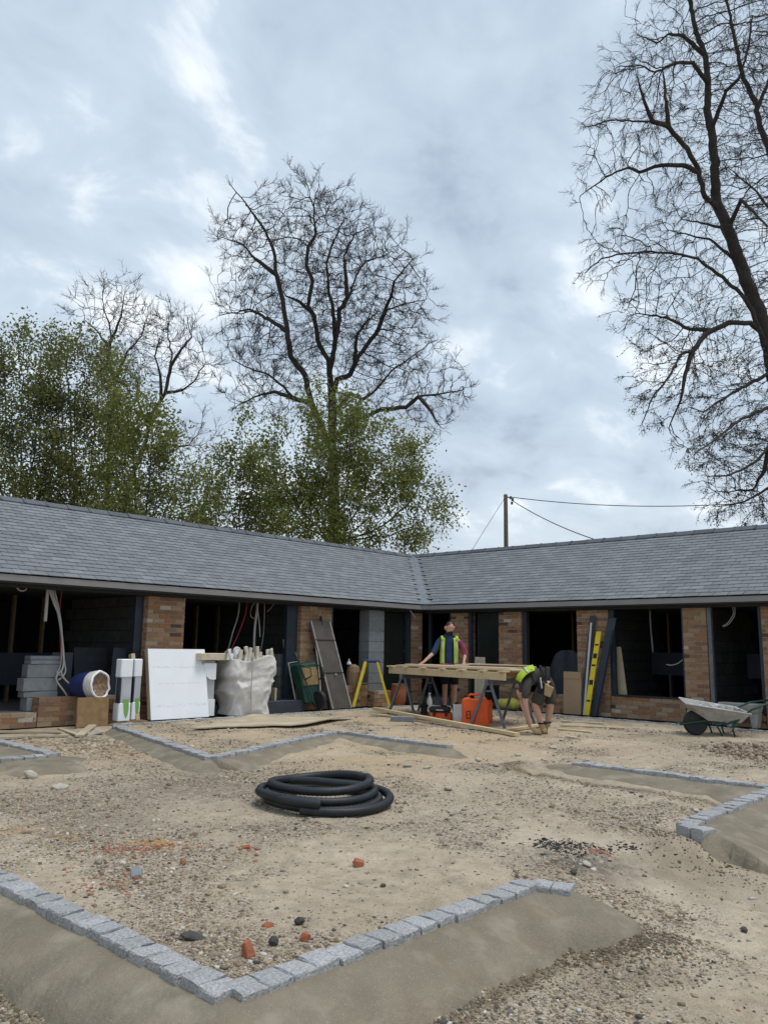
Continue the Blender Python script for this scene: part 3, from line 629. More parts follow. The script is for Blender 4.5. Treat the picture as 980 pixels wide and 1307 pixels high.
# ---- bricks
def brick_mesh(seed):
    q = random.Random(seed); v = []
    for z in (-.5, .5):
        for (x, y) in ((-.5, -.5), (.5, -.5), (.5, .5), (-.5, .5)): v.append((x+q.uniform(-.012, .012), y+q.uniform(-.02, .02), z+q.uniform(-.03, .03)))
    me = bpy.data.meshes.new('brick'); me.from_pydata(v, [], [(0, 3, 2, 1), (4, 5, 6, 7), (0, 1, 5, 4), (1, 2, 6, 5), (2, 3, 7, 6), (3, 0, 4, 7)]); me.materials.append(MT['brick']); me.update(); return me
BKM = [brick_mesh(i) for i in range(6)]; BV = [[v.co.copy() for v in m.vertices] for m in BKM]; BF = [list(p.vertices) for p in BKM[0].polygons]
bricks = []
def brickwork(name, w, a0, a1, z0, z1, depth=.33, b0=WALLB, ragged=0.0):
    m = MB(); i_ = .009; bbox(m, w, a0+i_, a1-i_, b0+i_, b0+depth-i_, z0, z1-.012); core = m.build(name, MT['mortar'], bld)
    CP, LP = .0815, .243; n = int(round((z1-z0)/CP)); cp = (z1-z0)/n
    for c in range(n):
        z = z0+(c+.5)*cp; a = a0; half = (c % 2 == 1)
        while a < a1-.03:
            l = LP*.5 if (half and a == a0) else LP
            l = min(l, a1-a)
            if a1-(a+l) < .05: l = a1-a
            if not (ragged and c == n-1 and r.random() < ragged):
                bricks.append((core, w, a+l/2, b0+.055+r.uniform(-.004, .002), z, l-.014, .11, cp-.015))
                if a == a0 or a+l > a1-.01:
                    for k in (1, 2): bricks.append((core, w, a+l/2, b0+.055+.11*k, z, l-.014, .10, cp-.015))
            a += l
    return core
brickwork('brick_pier', 0, -7.44, -6.65, -.02, 2.165)
brickwork('brick_pier', 0, -3.77, -2.86, -.02, 2.165)
brickwork('brick_pier', 0, -.14, .25, -.02, 2.165)
brickwork('brick_wall', 0, -12.4, -9.30, -.04, .20, .2, ragged=.2)
brickwork('brick_wall', 0, -9.298, -7.442, -.04, .43, .2, ragged=.1)
brickwork('brick_wall', 0, -2.858, -1.662, -.02, .46, .2, .31)
brickwork('brick_wall', 0, -1.66, -.95, -.02, .33, .2, .12, ragged=.3)
brickwork('brick_pier', 0, -13.2, -12.402, -.04, 2.165)
brickwork('brick_pier', 1, -1.07, -.55, -.02, 2.165)
brickwork('brick_pier', 1, -2.57, -1.95, -.02, 2.165)
brickwork('brick_pier', 1, -4.70, -3.96, -.02, 2.165)
brickwork('brick_pier', 1, -6.74, -6.27, -.02, 2.165)
brickwork('brick_pier', 1, -8.9, -7.73, -.02, 2.165)
brickwork('brick_wall', 1, -3.958, -2.572, -.02, .38, .2)
brickwork('brick_wall', 1, -6.268, -4.702, -.02, .41, .2)
brickwork('brick_wall', 1, -7.728, -6.742, -.02, .20, .2)
brickwork('brick_pier', 1, -12.5, -10.6, -.02, 2.165)
def bs(t): q = np.array(mp(t[1], t[2], t[3], t[4]))-CAM; k = q@_f; return float(np.linalg.norm(q))+(0 if (k > 0 and abs(q@_r)/k*FPX < 495) else 1000)+(30 if t[3] > WALLB+.1 or (t[1] == 0 and t[3] < .25 and 0) else 0)
bricks.sort(key=bs); rv = []; rf = []
for n_, (core, w, a, b, z, l, d, h) in enumerate(bricks):
    k = r.randrange(6); M_ = Matrix.Translation(mp(w, a, b, z)) @ (Matrix.Rotation(0 if w == 0 else rad(90), 4, 'Z')) @ Matrix.Rotation(r.uniform(-.006, .006), 4, 'Y') @ Matrix.Diagonal((l, d, h, 1))
    if n_ < 300: o = bpy.data.objects.new('brick', BKM[k]); COL.objects.link(o); o.parent = core; o.matrix_basis = M_
    else: q = len(rv); rv += [tuple(M_ @ v) for v in BV[k]]; rf += [tuple(i+q for i in f) for f in BF]
m = MB(); m.v = rv; m.f = rf; o = m.build('brickwork', MT['brick'], bld, fix=False); o['kind'] = 'stuff'
# ---- grey concrete block pier and dim block partitions
m = MB(); m.box(-1.64, -1.15, .32, .62, -.02, 2.165); bp = m.build('block_pier', MT['mortar'], bld)
for c in range(9):
    z = .0+c*.24; hh = min(.228, 2.163-z)
    m = MB(); m.box(-1.652, -1.138, .308, .635, z, z+hh); m.build('concrete_block', MT['block'], bp, bevel=.006)
def partition(a, w, b1=5.9):
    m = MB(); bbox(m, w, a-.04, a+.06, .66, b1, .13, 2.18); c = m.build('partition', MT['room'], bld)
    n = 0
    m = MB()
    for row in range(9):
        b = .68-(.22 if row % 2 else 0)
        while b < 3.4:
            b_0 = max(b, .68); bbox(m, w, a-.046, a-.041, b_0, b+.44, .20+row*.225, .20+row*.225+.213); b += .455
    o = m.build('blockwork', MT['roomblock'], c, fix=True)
partition(-7.30, 0); partition(-3.55, 0); partition(-.05, 0, 2.2); partition(-4.35, 1); partition(-6.45, 1)
# ---- frames of the bays
def post(w, a0, a1, z0, z1, b0=.33, d=.09, m_='frame', name='door_frame'):
    m = MB(); bbox(m, w, a0, a1, b0, b0+d, z0, z1); return m.build(name, MT[m_], bld, bevel=.004)
post(0, -7.60, -7.445, .43, 2.16, .44); post(0, -4.06, -3.775, .20, 2.16, .40); post(0, -2.855, -2.79, .46, 2.16); post(0, -1.13, -1.08, .33, 2.16, .4); post(0, -.27, -.145, .0, 2.16, .34)
post(1, -.545, -.49, .0, 2.16); post(1, .16, .22, .0, 2.16, .38); post(1, -1.14, -1.075, .0, 2.16); post(1, -1.27, -1.20, .0, 2.16, .5); post(1, -1.945, -1.90, .0, 2.16, .36); post(1, -2.68, -2.575, .38, 2.16, .34)
post(1, -4.80, -4.705, .41, 2.16, .34, .1); post(1, -6.265, -6.22, .41, 2.16, .36); post(1, -6.82, -6.745, .20, 2.16, .31, .10, 'steel', 'door_frame'); post(1, -7.725, -7.66, .2, 2.16, .36)
m = MB(); m.box(-1.078, -.272, .46, .475, .33, 2.16); 
gl = mat('dark_glass', (0.02, 0.027, 0.024), 0.25, 0.4, 1.5)
m.build('window_pane', gl, bld)
m = MB(); m.box(.46, .475, -1.898, -1.275, .0, 2.16); m.build('window_pane', gl, bld)
m = MB(); m.box(.60, .64, -4.703, -4.2, .42, 2.16); m.build('wall_panel', gl, bld)
# window sill and the dark step of the second bay
m = MB(); m.box(.27, .52, -6.262, -4.81, .412, .432); m.build('window_sill', MT['darkwood'], bld)
m = MB(); m.box(-5.05, -3.86, .02, .30, -.03, .215); m.build('door_step', MT['slateboard'], bld, bevel=.01)
m = MB(); m.box(-6.6, -5.06, .33, .50, -.03, .17); m.build('door_step', MT['slateboard'], bld, bevel=.01)
MT['stud'] = mat('stud_timber', (0.17, 0.125, 0.075), .85, .3, 6, objr=.2)
for (w, a0, a1, b) in ((0, -9.9, -7.6, 2.9), (0, -6.5, -3.8, 2.7), (0, -2.8, -1.7, 2.2), (1, -3.9, -2.7, 2.3), (1, -6.2, -4.6, 2.5), (1, -7.7, -6.8, 2.2)):
    a = a0
    while a < a1: m = MB(); bbox(m, w, a, a+.05, b, b+.10, .12, 2.18); m.build('stud', MT['stud'], bld); a += .58
    m = MB(); bbox(m, w, a0, a1, b-.012, b-.002, .20+.3*(w+1), 1.1+.2*w); m.build('lining_board', MT['slateboard'], bld)
# dim things standing in the rooms: a steel rack, boards, insulation, a sheeted heap
def thing_part(o_name, label, cat, mb, m_, loc, rotz=0, group=None, bevel=0.0, smooth=False):
    o = mb.build(o_name, MT[m_] if isinstance(m_, str) else m_, None, smooth=smooth, bevel=bevel); o.location = loc; o.rotation_euler = (0, 0, rotz); tag(o, label, cat, group); return o
m = MB()
t = thing('scaffold_rack', 'dim metal trestle rack deep in the leftmost dark bay', 'rack', (-11.6, 2.1, .19))
for x in (0, 2.1): m = MB(); m.beam((x, 0, 0), (x, 0, 1.75), .05, .05); m.build('upright', MT['steel_light'], t)
for z in (.55, 1.05): m = MB(); m.beam((0, 0, z), (2.1, 0, z), .04, .05); m.build('rail', MT['steel_light'], t)
m = MB(); m.beam((0.05, .03, 1.02), (2.05, .03, .2), .03, .03); m.build('brace', MT['steel_light'], t)
# ================================================================ TREES
def grow(seeds, att, D=.35, di=3.0, dk=.6, iters=90, rng=None, wob=.35, trop=(0, 0, .08)):
    """seeds: list of polylines (first point joined to the nearest earlier node); att: attractor points.  Returns nodes, parents"""
    pos = []; par = []; spans = []
    for pl in seeds:
        start = None; spans.append([len(pos), 0])
        for i, p in enumerate(pl):
            p = np.array(p, float)
            if i == 0:
                if pos: A = np.array(pos); j = int(np.argmin(((A-p)**2).sum(1))); start = j; last = j; continue
                pos.append(p); par.append(-1); last = 0; continue
            q0 = pos[last]; seg = np.linalg.norm(p-q0); k = max(1, int(round(seg/D)))
            for s in range(1, k+1):
                w = rng.normal(0, D*.07, 3) if s < k else 0
                pos.append(q0+(p-q0)*s/k+w); par.append(last); last = len(pos)-1
    for a_, b_ in zip(spans[:-1], spans[1:]): a_[1] = b_[0]
    spans[-1][1] = len(pos)
    pos = np.array(pos); par = list(par); att = np.array(att)
    n0 = len(pos); nd = np.full(len(att), 1e9); ni = np.zeros(len(att), int)
    for s in range(0, n0, 200):
        d = ((att[:, None]-pos[None, s:s+200])**2).sum(2); j = d.argmin(1); dm = d[np.arange(len(att)), j]; m = dm < nd; nd[m] = dm[m]; ni[m] = j[m]+s
    trop = np.array(trop); alive = nd > dk*dk
    for it in range(iters):
        act = alive & (nd < di*di)
        if not act.any(): break
        ids = ni[act]; dirs = att[act]-pos[ids]; dirs /= np.linalg.norm(dirs, axis=1)[:, None]
        acc = np.zeros((len(pos), 3)); np.add.at(acc, ids, dirs); u = np.unique(ids)
        v = acc[u]; ln = np.linalg.norm(v, axis=1); v = v/np.maximum(ln, 1e-6)[:, None]+rng.normal(0, wob, (len(u), 3))+trop
        v /= np.linalg.norm(v, axis=1)[:, None]; new = pos[u]+v*D; o = len(pos)
        pos = np.concatenate([pos, new]); par += list(u)
        idx = np.where(alive)[0]; a = att[idx]
        best = np.full(len(idx), 1e9); bj = np.zeros(len(idx), int)
        for s in range(0, len(new), 120):
            d = ((a[:, None]-new[None, s:s+120])**2).sum(2); j = d.argmin(1); dm = d[np.arange(len(a)), j]; m = dm < best; best[m] = dm[m]; bj[m] = j[m]+s
        m = best < nd[idx]; nd[idx[m]] = best[m]; ni[idx[m]] = bj[m]+o; alive &= nd > dk*dk
        if len(pos) > 30000: break
    return pos, np.array(par), spans
def radii(par, tip, ex, rmax):
    n = len(par); acc = np.zeros(n); nch = np.zeros(n, int)
    for i in range(n-1, -1, -1):
        if nch[i] == 0: acc[i] = tip**ex
        if par[i] >= 0: acc[par[i]] += acc[i]; nch[par[i]] += 1
    return np.minimum(acc**(1/ex), rmax), nch
def frusta(p0, p1, r0, r1, n):
    d = p1-p0; d = d/np.maximum(np.linalg.norm(d, axis=1), 1e-9)[:, None]
    ref = np.where(np.abs(d[:, 2:]) < .9, np.array([[0, 0, 1.]]), np.array([[1., 0, 0]])); a = np.cross(d, ref); a /= np.linalg.norm(a, axis=1)[:, None]; b = np.cross(d, a)
    t = np.arange(n)*2*np.pi/n; c, s = np.cos(t), np.sin(t); ring = a[:, None]*c[None, :, None]+b[:, None]*s[None, :, None]
    V = np.concatenate([p0[:, None]+ring*r0[:, None, None], p1[:, None]+ring*r1[:, None, None]], 1).reshape(-1, 3)
    k = np.arange(n); k2 = (k+1) % n; f = np.stack([k, k2, k2+n, k+n], -1); F_ = (f[None]+np.arange(len(p0))[:, None, None]*2*n).reshape(-1, 4); return V, F_
def chains(pos, par, rr, thr):
    ch = {}
    for i in range(len(par)):
        if par[i] >= 0 and rr[i] >= thr: ch.setdefault(par[i], []).append(i)
    out = []; roots = [(-1, 0)]
    while roots:
        p, i = roots.pop(); line = ([p] if p >= 0 else [])+[i]; first = rr[i]
        while True:
            c = sorted(ch.get(i, []), key=lambda q: -rr[q])
            if not c: break
            for q in c[1:]: roots.append((i, q))
            i = c[0]; line.append(i)
        out.append((line, first))
    return out
def shoots(p, d, rng, ln, seg, dev, bend, r0, r1, up):
    d = d/np.maximum(np.linalg.norm(d, axis=1), 1e-6)[:, None]+rng.normal(0, dev, d.shape); A = []; B = []; R0 = []; R1 = []; D_ = []
    L_ = ln*rng.uniform(.55, 1.35, (len(p), 1))
    for s in range(seg):
        d = d+rng.normal(0, bend, d.shape)+np.array([0, 0, up]); d /= np.linalg.norm(d, axis=1)[:, None]
        q = p+d*L_/seg; A.append(p); B.append(q); D_.append(d.copy()); R0.append(np.full(len(p), r0+(r1-r0)*s/seg)); R1.append(np.full(len(p), r0+(r1-r0)*(s+1)/seg)); p = q
    return A, B, R0, R1, D_
def twigs(pos, par, nch, rng, k=2, ln=.45, seg=3, r0=.009, r1=.004, sel=None, droop=0.0, upb=.1, side=2):
    tips = np.where(nch == 0)[0] if sel is None else sel
    tips = np.repeat(tips, k); d = pos[tips]-pos[par[tips]]
    A, B, R0, R1, D_ = shoots(pos[tips].copy(), d, rng, ln, 3, .42, .13, r0, r1*1.2, upb-droop)
    out = [list(A), list(B), list(R0), list(R1)]
    for s in range(3):
        for q in range(side):
            f = rng.uniform(0, 1, (len(tips), 1)); p = A[s]+(B[s]-A[s])*f
            a, b, x, y, _ = shoots(p, D_[s], rng, ln*.42, 2, .60, .14, r1*1.25, r1*.8, upb-droop)
            for o, v in zip(out, (a, b, x, y)): o += v
    return [np.concatenate(o) for o in out]+[None]
def leaves(pts, size, rng, per=1, spread=.1, elong=1.5):
    c = np.repeat(pts, per, 0)+rng.normal(0, spread, (len(pts)*per, 3)); n = len(c)
    a = rng.normal(0, 1, (n, 3)); a /= np.linalg.norm(a, axis=1)[:, None]; b = np.cross(a, rng.normal(0, 1, (n, 3))); b /= np.linalg.norm(b, axis=1)[:, None]
    s = size*rng.uniform(.6, 1.3, (n, 1)); V = np.stack([c-a*s*elong/2, c+b*s*.42, c+a*s*elong/2, c-b*s*.42], 1).reshape(-1, 3)
    return V, np.arange(n*4).reshape(-1, 4)
def balls(lst, n, vd, rng, clump=0, sg=.8, shrink=1.0):      # lst: (px, py, r_px) at view depth vd -> random points in those balls
    w = np.array([q[2]**2.4 for q in lst]); ix = rng.choice(len(lst), n, p=w/w.sum()); out = np.zeros((n, 3))
    C_ = np.array([tuple(PV(q[0], q[1], vd+(q[3] if len(q) > 3 else 0))) for q in lst]); R_ = np.array([q[2]*vd/FPX for q in lst])*shrink
    d = rng.normal(0, 1, (n, 3)); d /= np.linalg.norm(d, axis=1)[:, None]; rr = rng.uniform(0, 1, n)**(1/2.6)
    P_ = C_[ix]+d*(rr*R_[ix])[:, None]
    if clump:      # gather the points into clumps with gaps between them
        nc = max(20, n//clump); cc = P_[:nc]; k = rng.integers(0, nc, n); P_ = cc[k]+rng.normal(0, sg, (n, 3))
    return P_
def line3(pts, vd, dv0=0.0, dv1=0.0):
    n = len(pts); return [tuple(PV(p[0], p[1], vd+dv0+(dv1-dv0)*i/max(1, n-1))) for i, p in enumerate(pts)]
def limb_floor(spans, limb, n):     # the traced limbs never get thinner than a taper from limb[0] to limb[1]
    out_ = np.zeros(n)
    for i, (a, b) in enumerate(spans):
        q = (np.arange(b-a)+1)/max(1, b-a); out_[a:b] = (limb[2]+(limb[1]-limb[2])*q) if i == 0 else (limb[0]+(limb[1]-limb[0])*q**.8)
    return out_
def tree(name, label, cat, vd, seeds, balls_, natt, rng, D, di, dk, tip, ex, rmax, bark='bark', tw=(2, .45, .009, .004), group=None, leaf=None, wob=.35, droop=0, base=None, thr=.07, trop=(0, 0, .06), upb=.10, clump=0, sg=.8, limb=None, side=2):
    s3 = [line3(*s) if isinstance(s[1], (int, float)) else s for s in [(q[0], vd)+tuple(q[1:]) for q in seeds]]
    b0 = s3[0][0]; foot = (b0[0], b0[1], -.15)
    s3[0] = [foot]+[(b0[0], b0[1], b0[2]*k/3) for k in (1, 2)]+s3[0]
    att = balls(balls_, natt, vd, rng, clump, sg, (.70 if vd > 30 else .62) if clump else 1.0); att = att[att[:, 2] > 1.0]
    pos, par, spans = grow(s3, att, D, di, dk, rng=rng, wob=wob, trop=trop)
    rr, nch = radii(par, tip, ex, rmax)
    if limb:
        rr = np.maximum(rr, limb_floor(spans, limb, len(pos)))
        for i in range(len(par)-1, 0, -1): rr[par[i]] = max(rr[par[i]], rr[i]*1.0)
    t = thing(name, label, cat, foot, 0, group); O = np.array(foot)
    rr0 = rr.copy(); rr[0] = max(rr[0], rr[1])*1.3
    m = MB()
    for (ln, first) in chains(pos, par, rr, thr):
        if len(ln) < 2: continue
        R_ = [rr[i] for i in ln]; R_[0] = min(R_[0], R_[1]*1.15)
        m.tube([pos[i]-O for i in ln], R_, 8, cap=False)
    m.build('trunk', MT[bark], t, smooth=True, fix=False)
    e = np.where((par >= 0) & (rr < thr))[0]; pr_ = par[e]
    V1, F1 = frusta(pos[pr_], pos[e], np.minimum(rr[pr_], rr[e]*1.25), rr[e], 4)
    sel = np.where((nch == 0) | ((rr < tip*1.6) & (rng.uniform(0, 1, len(rr)) < .22)))[0]; sel = sel[par[sel] >= 0]
    A, B, R0, R1, ends = twigs(pos, par, nch, rng, tw[0], tw[1], 3, r0=tw[2], r1=tw[3], sel=sel, droop=droop, upb=upb, side=side)
    V2, F2 = frusta(A, B, R0, R1, 3); 
    V = np.concatenate([V1, V2])-O; F_ = np.concatenate([F1, F2+len(V1)])
    o = npmesh('branches', V, F_, MT[bark], t, False, 4)
    if leaf:
        lm, size, per, spr, frac, zmax = leaf
        src = np.concatenate([B, (A+B)/2]); src = src[rng.uniform(0, 1, len(src)) < frac]
        if zmax is not None: src = src[(src[:, 2] < zmax+rng.normal(0, 1.0, len(src)))]
        V, F_ = leaves(src, size, rng, per, spr); o = npmesh('leaves', V-O, F_, MT[lm], t, False, 4)
    pass
    return t
T = 38.0
big = [([(428, 700), (426, 640), (425, 580), (424, 530), (423, 498), (421, 478), (427, 439), (431, 423), (433, 395), (447, 375), (455, 351), (467, 333), (495, 325)], 0, 2),
  ([(431, 423), (425, 395), (419, 367), (417, 335), (425, 310), (436, 285)], 0, -2), ([(447, 375), (441, 350), (439, 327), (452, 300), (470, 290)], 1, 3),
  ([(421, 478), (419, 459), (407, 439), (401, 403), (393, 391), (399, 359), (391, 339), (393, 315), (403, 299), (401, 272), (395, 244), (388, 222)], 0, 1),
  ([(393, 391), (378, 383), (365, 378), (357, 368)], 0, -2),
  ([(425, 580), (412, 548), (399, 518), (389, 478), (371, 455), (367, 423), (359, 375), (353, 351), (349, 319), (339, 295), (325, 275), (308, 252), (296, 238)], 0, -1.5),
  ([(353, 351), (327, 331), (308, 311), (284, 303)], -1, -3), ([(363, 423), (343, 407), (319, 395), (280, 403)], -1, 2),
  ([(405, 530), (395, 514), (375, 510), (363, 494), (343, 478), (319, 470), (296, 459)], -.5, -3), ([(375, 510), (350, 500), (330, 505), (300, 520)], -1, 2),
  ([(424, 500), (430, 484), (447, 478), (457, 455), (479, 427), (495, 395), (518, 387), (542, 383)], 0, 2), ([(487, 408), (499, 379), (503, 359), (526, 331)], 1, -1), ([(457, 455), (455, 430), (470, 408), (480, 400)], 0, -3),
  ([(425, 525), (447, 502), (463, 510), (479, 498), (499, 474), (526, 455), (545, 440)], 0, -3),
  ([(425, 560), (450, 540), (471, 530), (487, 522), (518, 520), (534, 506), (566, 502), (592, 497)], 0, -2), ([(534, 506), (550, 525), (562, 545)], -1.5, -2)]
bb_ = [(390, 262, 48), (345, 268, 40), (300, 300, 36), (325, 340, 55), (430, 275, 42), (470, 310, 46), (510, 350, 45), (400, 340, 70), (450, 390, 60), (525, 395, 36), (300, 395, 30), (335, 430, 50), (300, 455, 28), (375, 440, 50),
  (320, 495, 38), (480, 450, 50), (520, 455, 40), (548, 480, 36), (580, 497, 24), (560, 530, 28), (365, 480, 42), (490, 500, 34), (345, 520, 26), (430, 450, 50), (500, 420, 45)]
bb_ = [(430+(x-430)*.90, 400+(y-400)*.87, r_) for x, y, r_ in bb_]
rg = np.random.default_rng(5)
tree('bare_tree', 'tallest bare tree with round crown rising from the leafy bush behind the roof corner', 'tree', T, [(q[0], q[1], q[2]) for q in big], bb_, 12000, rg, .30, 3.2, .46, .0125, 2.2, .36, tw=(4, .52, .0082, .0048), wob=.22, clump=22, sg=.55, limb=(.13, .022, .34), group='bare trees behind the block')
# right-hand tree
T3 = 27.0
rt = [([(1030, 700), (1012, 600), (992, 490), (978, 430), (969, 398), (954, 364), (939, 321), (926, 285), (914, 260), (911, 214), (908, 171), (903, 147), (903, 101), (899, 70), (890, 46), (884, 24), (880, 0), (874, -60), (868, -120)], 0, 1),
  ([(914, 262), (899, 251), (890, 214), (871, 184), (853, 162), (832, 155), (807, 155), (780, 153), (748, 162)], 0, -2.5), ([(890, 214), (871, 211), (844, 211), (816, 220), (801, 214), (773, 226), (740, 250)], -1, 1),
  ([(856, 165), (850, 130), (847, 100), (845, 85)], -1.5, -2), ([(832, 155), (822, 130), (812, 95)], -1.5, -3),
  ([(985, 460), (960, 398), (945, 375), (914, 349), (890, 330), (862, 324), (822, 321), (792, 324), (767, 330), (747, 348)], 0, -2.5), ([(954, 364), (935, 330), (905, 305), (880, 300), (860, 295)], 0, 1.5),
  ([(978, 430), (957, 412), (929, 412), (902, 425), (884, 447), (868, 453), (853, 481), (832, 508), (819, 540)], 0, -2), ([(884, 447), (874, 477), (868, 511), (853, 547)], -1, -1), ([(902, 425), (880, 420), (850, 405), (810, 400)], -.5, 2),
  ([(1000, 530), (978, 477), (951, 493), (929, 505), (896, 526), (880, 520)], 0, -2), ([(1012, 590), (980, 520), (945, 535), (914, 560), (886, 580)], 0, -3), ([(1020, 640), (990, 560), (963, 590), (932, 606), (905, 608)], 0, -2), ([(1000, 540), (1010, 570), (985, 620), (950, 640), (925, 645)], 0, -1), ([(990, 560), (975, 600), (960, 625), (930, 628)], -1, 1),
  ([(903, 90), (884, 80), (865, 80), (835, 92), (816, 83), (786, 86)], 0, -2), ([(892, 52), (871, 46), (853, 43), (838, 55), (815, 45)], 0, 2), ([(911, 147), (926, 116), (942, 101), (955, 60), (960, 20)], 0, -2), ([(880, 0), (860, -30), (840, -40)], 1, 0),
  ([(926, 285), (945, 255), (965, 275), (990, 300)], 0, -2), ([(939, 321), (920, 290), (895, 285), (870, 280)], 0, 2)]
rb = [(880, 20, 50), (840, 45, 40), (800, 80, 34), (850, 90, 45), (900, 60, 50), (790, 140, 38), (765, 165, 26), (840, 140, 48), (890, 150, 50), (830, 190, 40), (860, 230, 48), (790, 215, 34), (758, 238, 24), (900, 220, 48), (940, 180, 45), (945, 100, 50), (940, 30, 50),
  (870, 290, 44), (815, 310, 34), (775, 325, 28), (752, 340, 16), (860, 340, 48), (910, 320, 42), (890, 390, 45), (840, 405, 30), (808, 395, 18), (850, 450, 38), (835, 510, 28), (865, 530, 24), (900, 440, 42), (900, 500, 40), (890, 525, 24), (940, 460, 46), (940, 540, 50), (900, 570, 34), (940, 600, 38), (920, 630, 28), (970, 610, 45), (975, 640, 35), (960, 260, 50), (985, 350, 50), (980, 200, 50), (990, 80, 60), (1000, 500, 60), (1020, 600, 60), (880, -50, 60), (940, -60, 60), (1020, 0, 60), (1030, 420, 60), (1030, 250, 60)]
rg = np.random.default_rng(8)
tree('bare_tree', 'huge leaning tree at the right edge with drooping twigs and tiny buds', 'tree', T3, [(q[0], q[1], q[2]) for q in rt], rb, 15000, rg, .23, 2.4, .40, .0095, 2.2, .42, tw=(3, .46, .0062, .0036), wob=.22, clump=22, sg=.42, limb=(.10, .018, .42), side=2, leaf=('bud', .05, 1, .04, .16, 13.0), droop=.25, group='bare trees behind the block', thr=.055, trop=(0, 0, -.02))
rt2 = [([(1060, 700), (1045, 560), (1035, 420), (1015, 300), (990, 210), (980, 187), (969, 162), (963, 129), (948, 101), (939, 61), (930, 15), (920, -20), (910, -80)], 0, 1), ([(963, 129), (985, 90), (1000, 50)], 0, 1), ([(1015, 300), (985, 270), (960, 240), (930, 215)], 0, -2), ([(1035, 420), (1000, 395), (985, 360)], 0, -2)]
tree('bare_tree', 'second bare trunk curving in from the right edge behind the leaning tree', 'tree', T3+3, [(q[0], q[1], q[2]) for q in rt2], [(960, 60, 45), (990, 120, 50), (930, -20, 50), (1010, 30, 50), (970, 200, 40), (1010, 260, 60), (1040, 120, 60), (990, 370, 40), (940, 240, 30)], 3200, rg, .28, 2.6, .45, .0095, 2.2, .36, tw=(3, .5, .007, .004), wob=.22, clump=22, sg=.55, limb=(.10, .02, .34), group='bare trees behind the block')
# left rear bare tree
T2 = 46.0
lt = [([(150, 700), (160, 640), (172, 600), (184, 573), (193, 530), (211, 502), (217, 475), (220, 450), (214, 425), (216, 405)], 0, 1), ([(211, 502), (233, 498), (248, 487), (263, 462)], 0, -1), ([(218, 465), (232, 445), (245, 430), (240, 410)], 0, 2), ([(205, 508), (205, 480), (198, 455), (205, 430)], 0, -2), ([(184, 573), (214, 570), (242, 568), (254, 551)], 0, 2), ([(190, 540), (175, 510), (178, 480)], 0, 2)]
lt_b = [(225, 430, 32), (240, 450, 26), (210, 420, 24), (250, 470, 18), (200, 455, 26), (255, 560, 16), (235, 575, 18), (185, 490, 22)]
rg = np.random.default_rng(9)
tree('bare_tree', 'smaller bare tree leaning right with a twiggy head left of the tallest tree', 'tree', T2, [(q[0], q[1], q[2]) for q in lt], lt_b, 2600, rg, .36, 3.2, .60, .0125, 2.2, .32, tw=(3, .68, .010, .006), wob=.22, clump=20, sg=.5, limb=(.12, .025, .26), group='bare trees behind the block')
lt = [([(135, 700), (138, 603), (144, 524), (147, 487), (138, 456), (142, 432), (140, 412), (132, 395), (132, 371)], 0, 1), ([(147, 487), (162, 450), (181, 429), (187, 407)], 0, 2), ([(142, 432), (155, 405), (158, 380)], 0, -2), ([(140, 440), (122, 420), (108, 408)], 0, -1)]
lt_b = [(132, 385, 26), (155, 385, 28), (182, 405, 22), (112, 400, 18), (135, 420, 28), (165, 430, 28), (190, 425, 16), (125, 450, 20)]
tree('bare_tree', 'slender bare tree poking out above the green trees on the left', 'tree', T2+2, [(q[0], q[1], q[2]) for q in lt], lt_b, 2600, rg, .36, 3.2, .60, .0125, 2.2, .30, tw=(3, .68, .010, .006), wob=.22, clump=20, sg=.5, limb=(.12, .025, .24), group='bare trees behind the block')
# leafy trees and bushes in young leaf
def bush(label, vd, base, stems, bl, natt, seed, leafm='leaf', per=3, size=.092, frac=1.0, name='leafy_tree', spr=.24, tip=.011):
    rg = np.random.default_rng(seed); px, py = base
    sd_ = [([(px, py), (px+(stems[0][0]-px)*.1, py-20), (px+(stems[0][0]-px)*.6, (py*.45+stems[0][1]*.55)), stems[0]], 0, 0)]
    for k, (sx, sy) in enumerate(stems[1:]): sd_.append(([(px+(sx-px)*.08, py-10), (px+(sx-px)*.55, py*.6+sy*.4), (px+(sx-px)*.85, py*.3+sy*.7), (sx, sy)], 0, rg.uniform(-2.2, 2.2)))
    return tree(name, label, 'tree', vd, sd_, bl, int(natt*1.25), rg, .42, 3.2, .62, tip, 2.35, .20, bark='bark2', tw=(2, .85, .009, .005), side=1, leaf=(leafm, size, per, spr, frac, None), wob=.3, group='leafy trees behind the left wing', thr=.06, trop=(0, 0, .12))
bush('broad spring-green bushy tree wrapped round the foot of the tallest tree', 33, (432, 705), [(425, 520), (400, 540), (375, 560), (350, 580), (450, 530), (480, 555), (510, 590), (535, 620), (555, 650), (345, 620), (500, 640), (460, 600)],
     [(428, 545, 38), (400, 550, 34), (460, 550, 36), (370, 570, 30), (350, 600, 28), (490, 575, 34), (515, 600, 32), (535, 630, 28), (555, 655, 20), (430, 610, 60), (380, 640, 50), (480, 640, 55), (520, 665, 38), (345, 650, 34), (428, 515, 20), (440, 680, 60), (350, 685, 40)], 3000, 21, per=4)
bush('narrow leafy tree standing just left of the broad green bush', 31, (305, 705), [(308, 550), (290, 580), (325, 590), (280, 620), (335, 620)], [(308, 560, 15), (305, 590, 24), (290, 610, 20), (322, 615, 24), (305, 650, 36), (280, 660, 24), (335, 660, 28)], 800, 22, per=5, spr=.2)
bush('thin see-through young tree in the gap over the left roof', 36, (250, 705), [(255, 580), (240, 600), (268, 600), (230, 640)], [(256, 590, 14), (245, 620, 22), (265, 630, 22), (250, 660, 28), (272, 668, 18)], 480, 23, per=2, frac=.5)
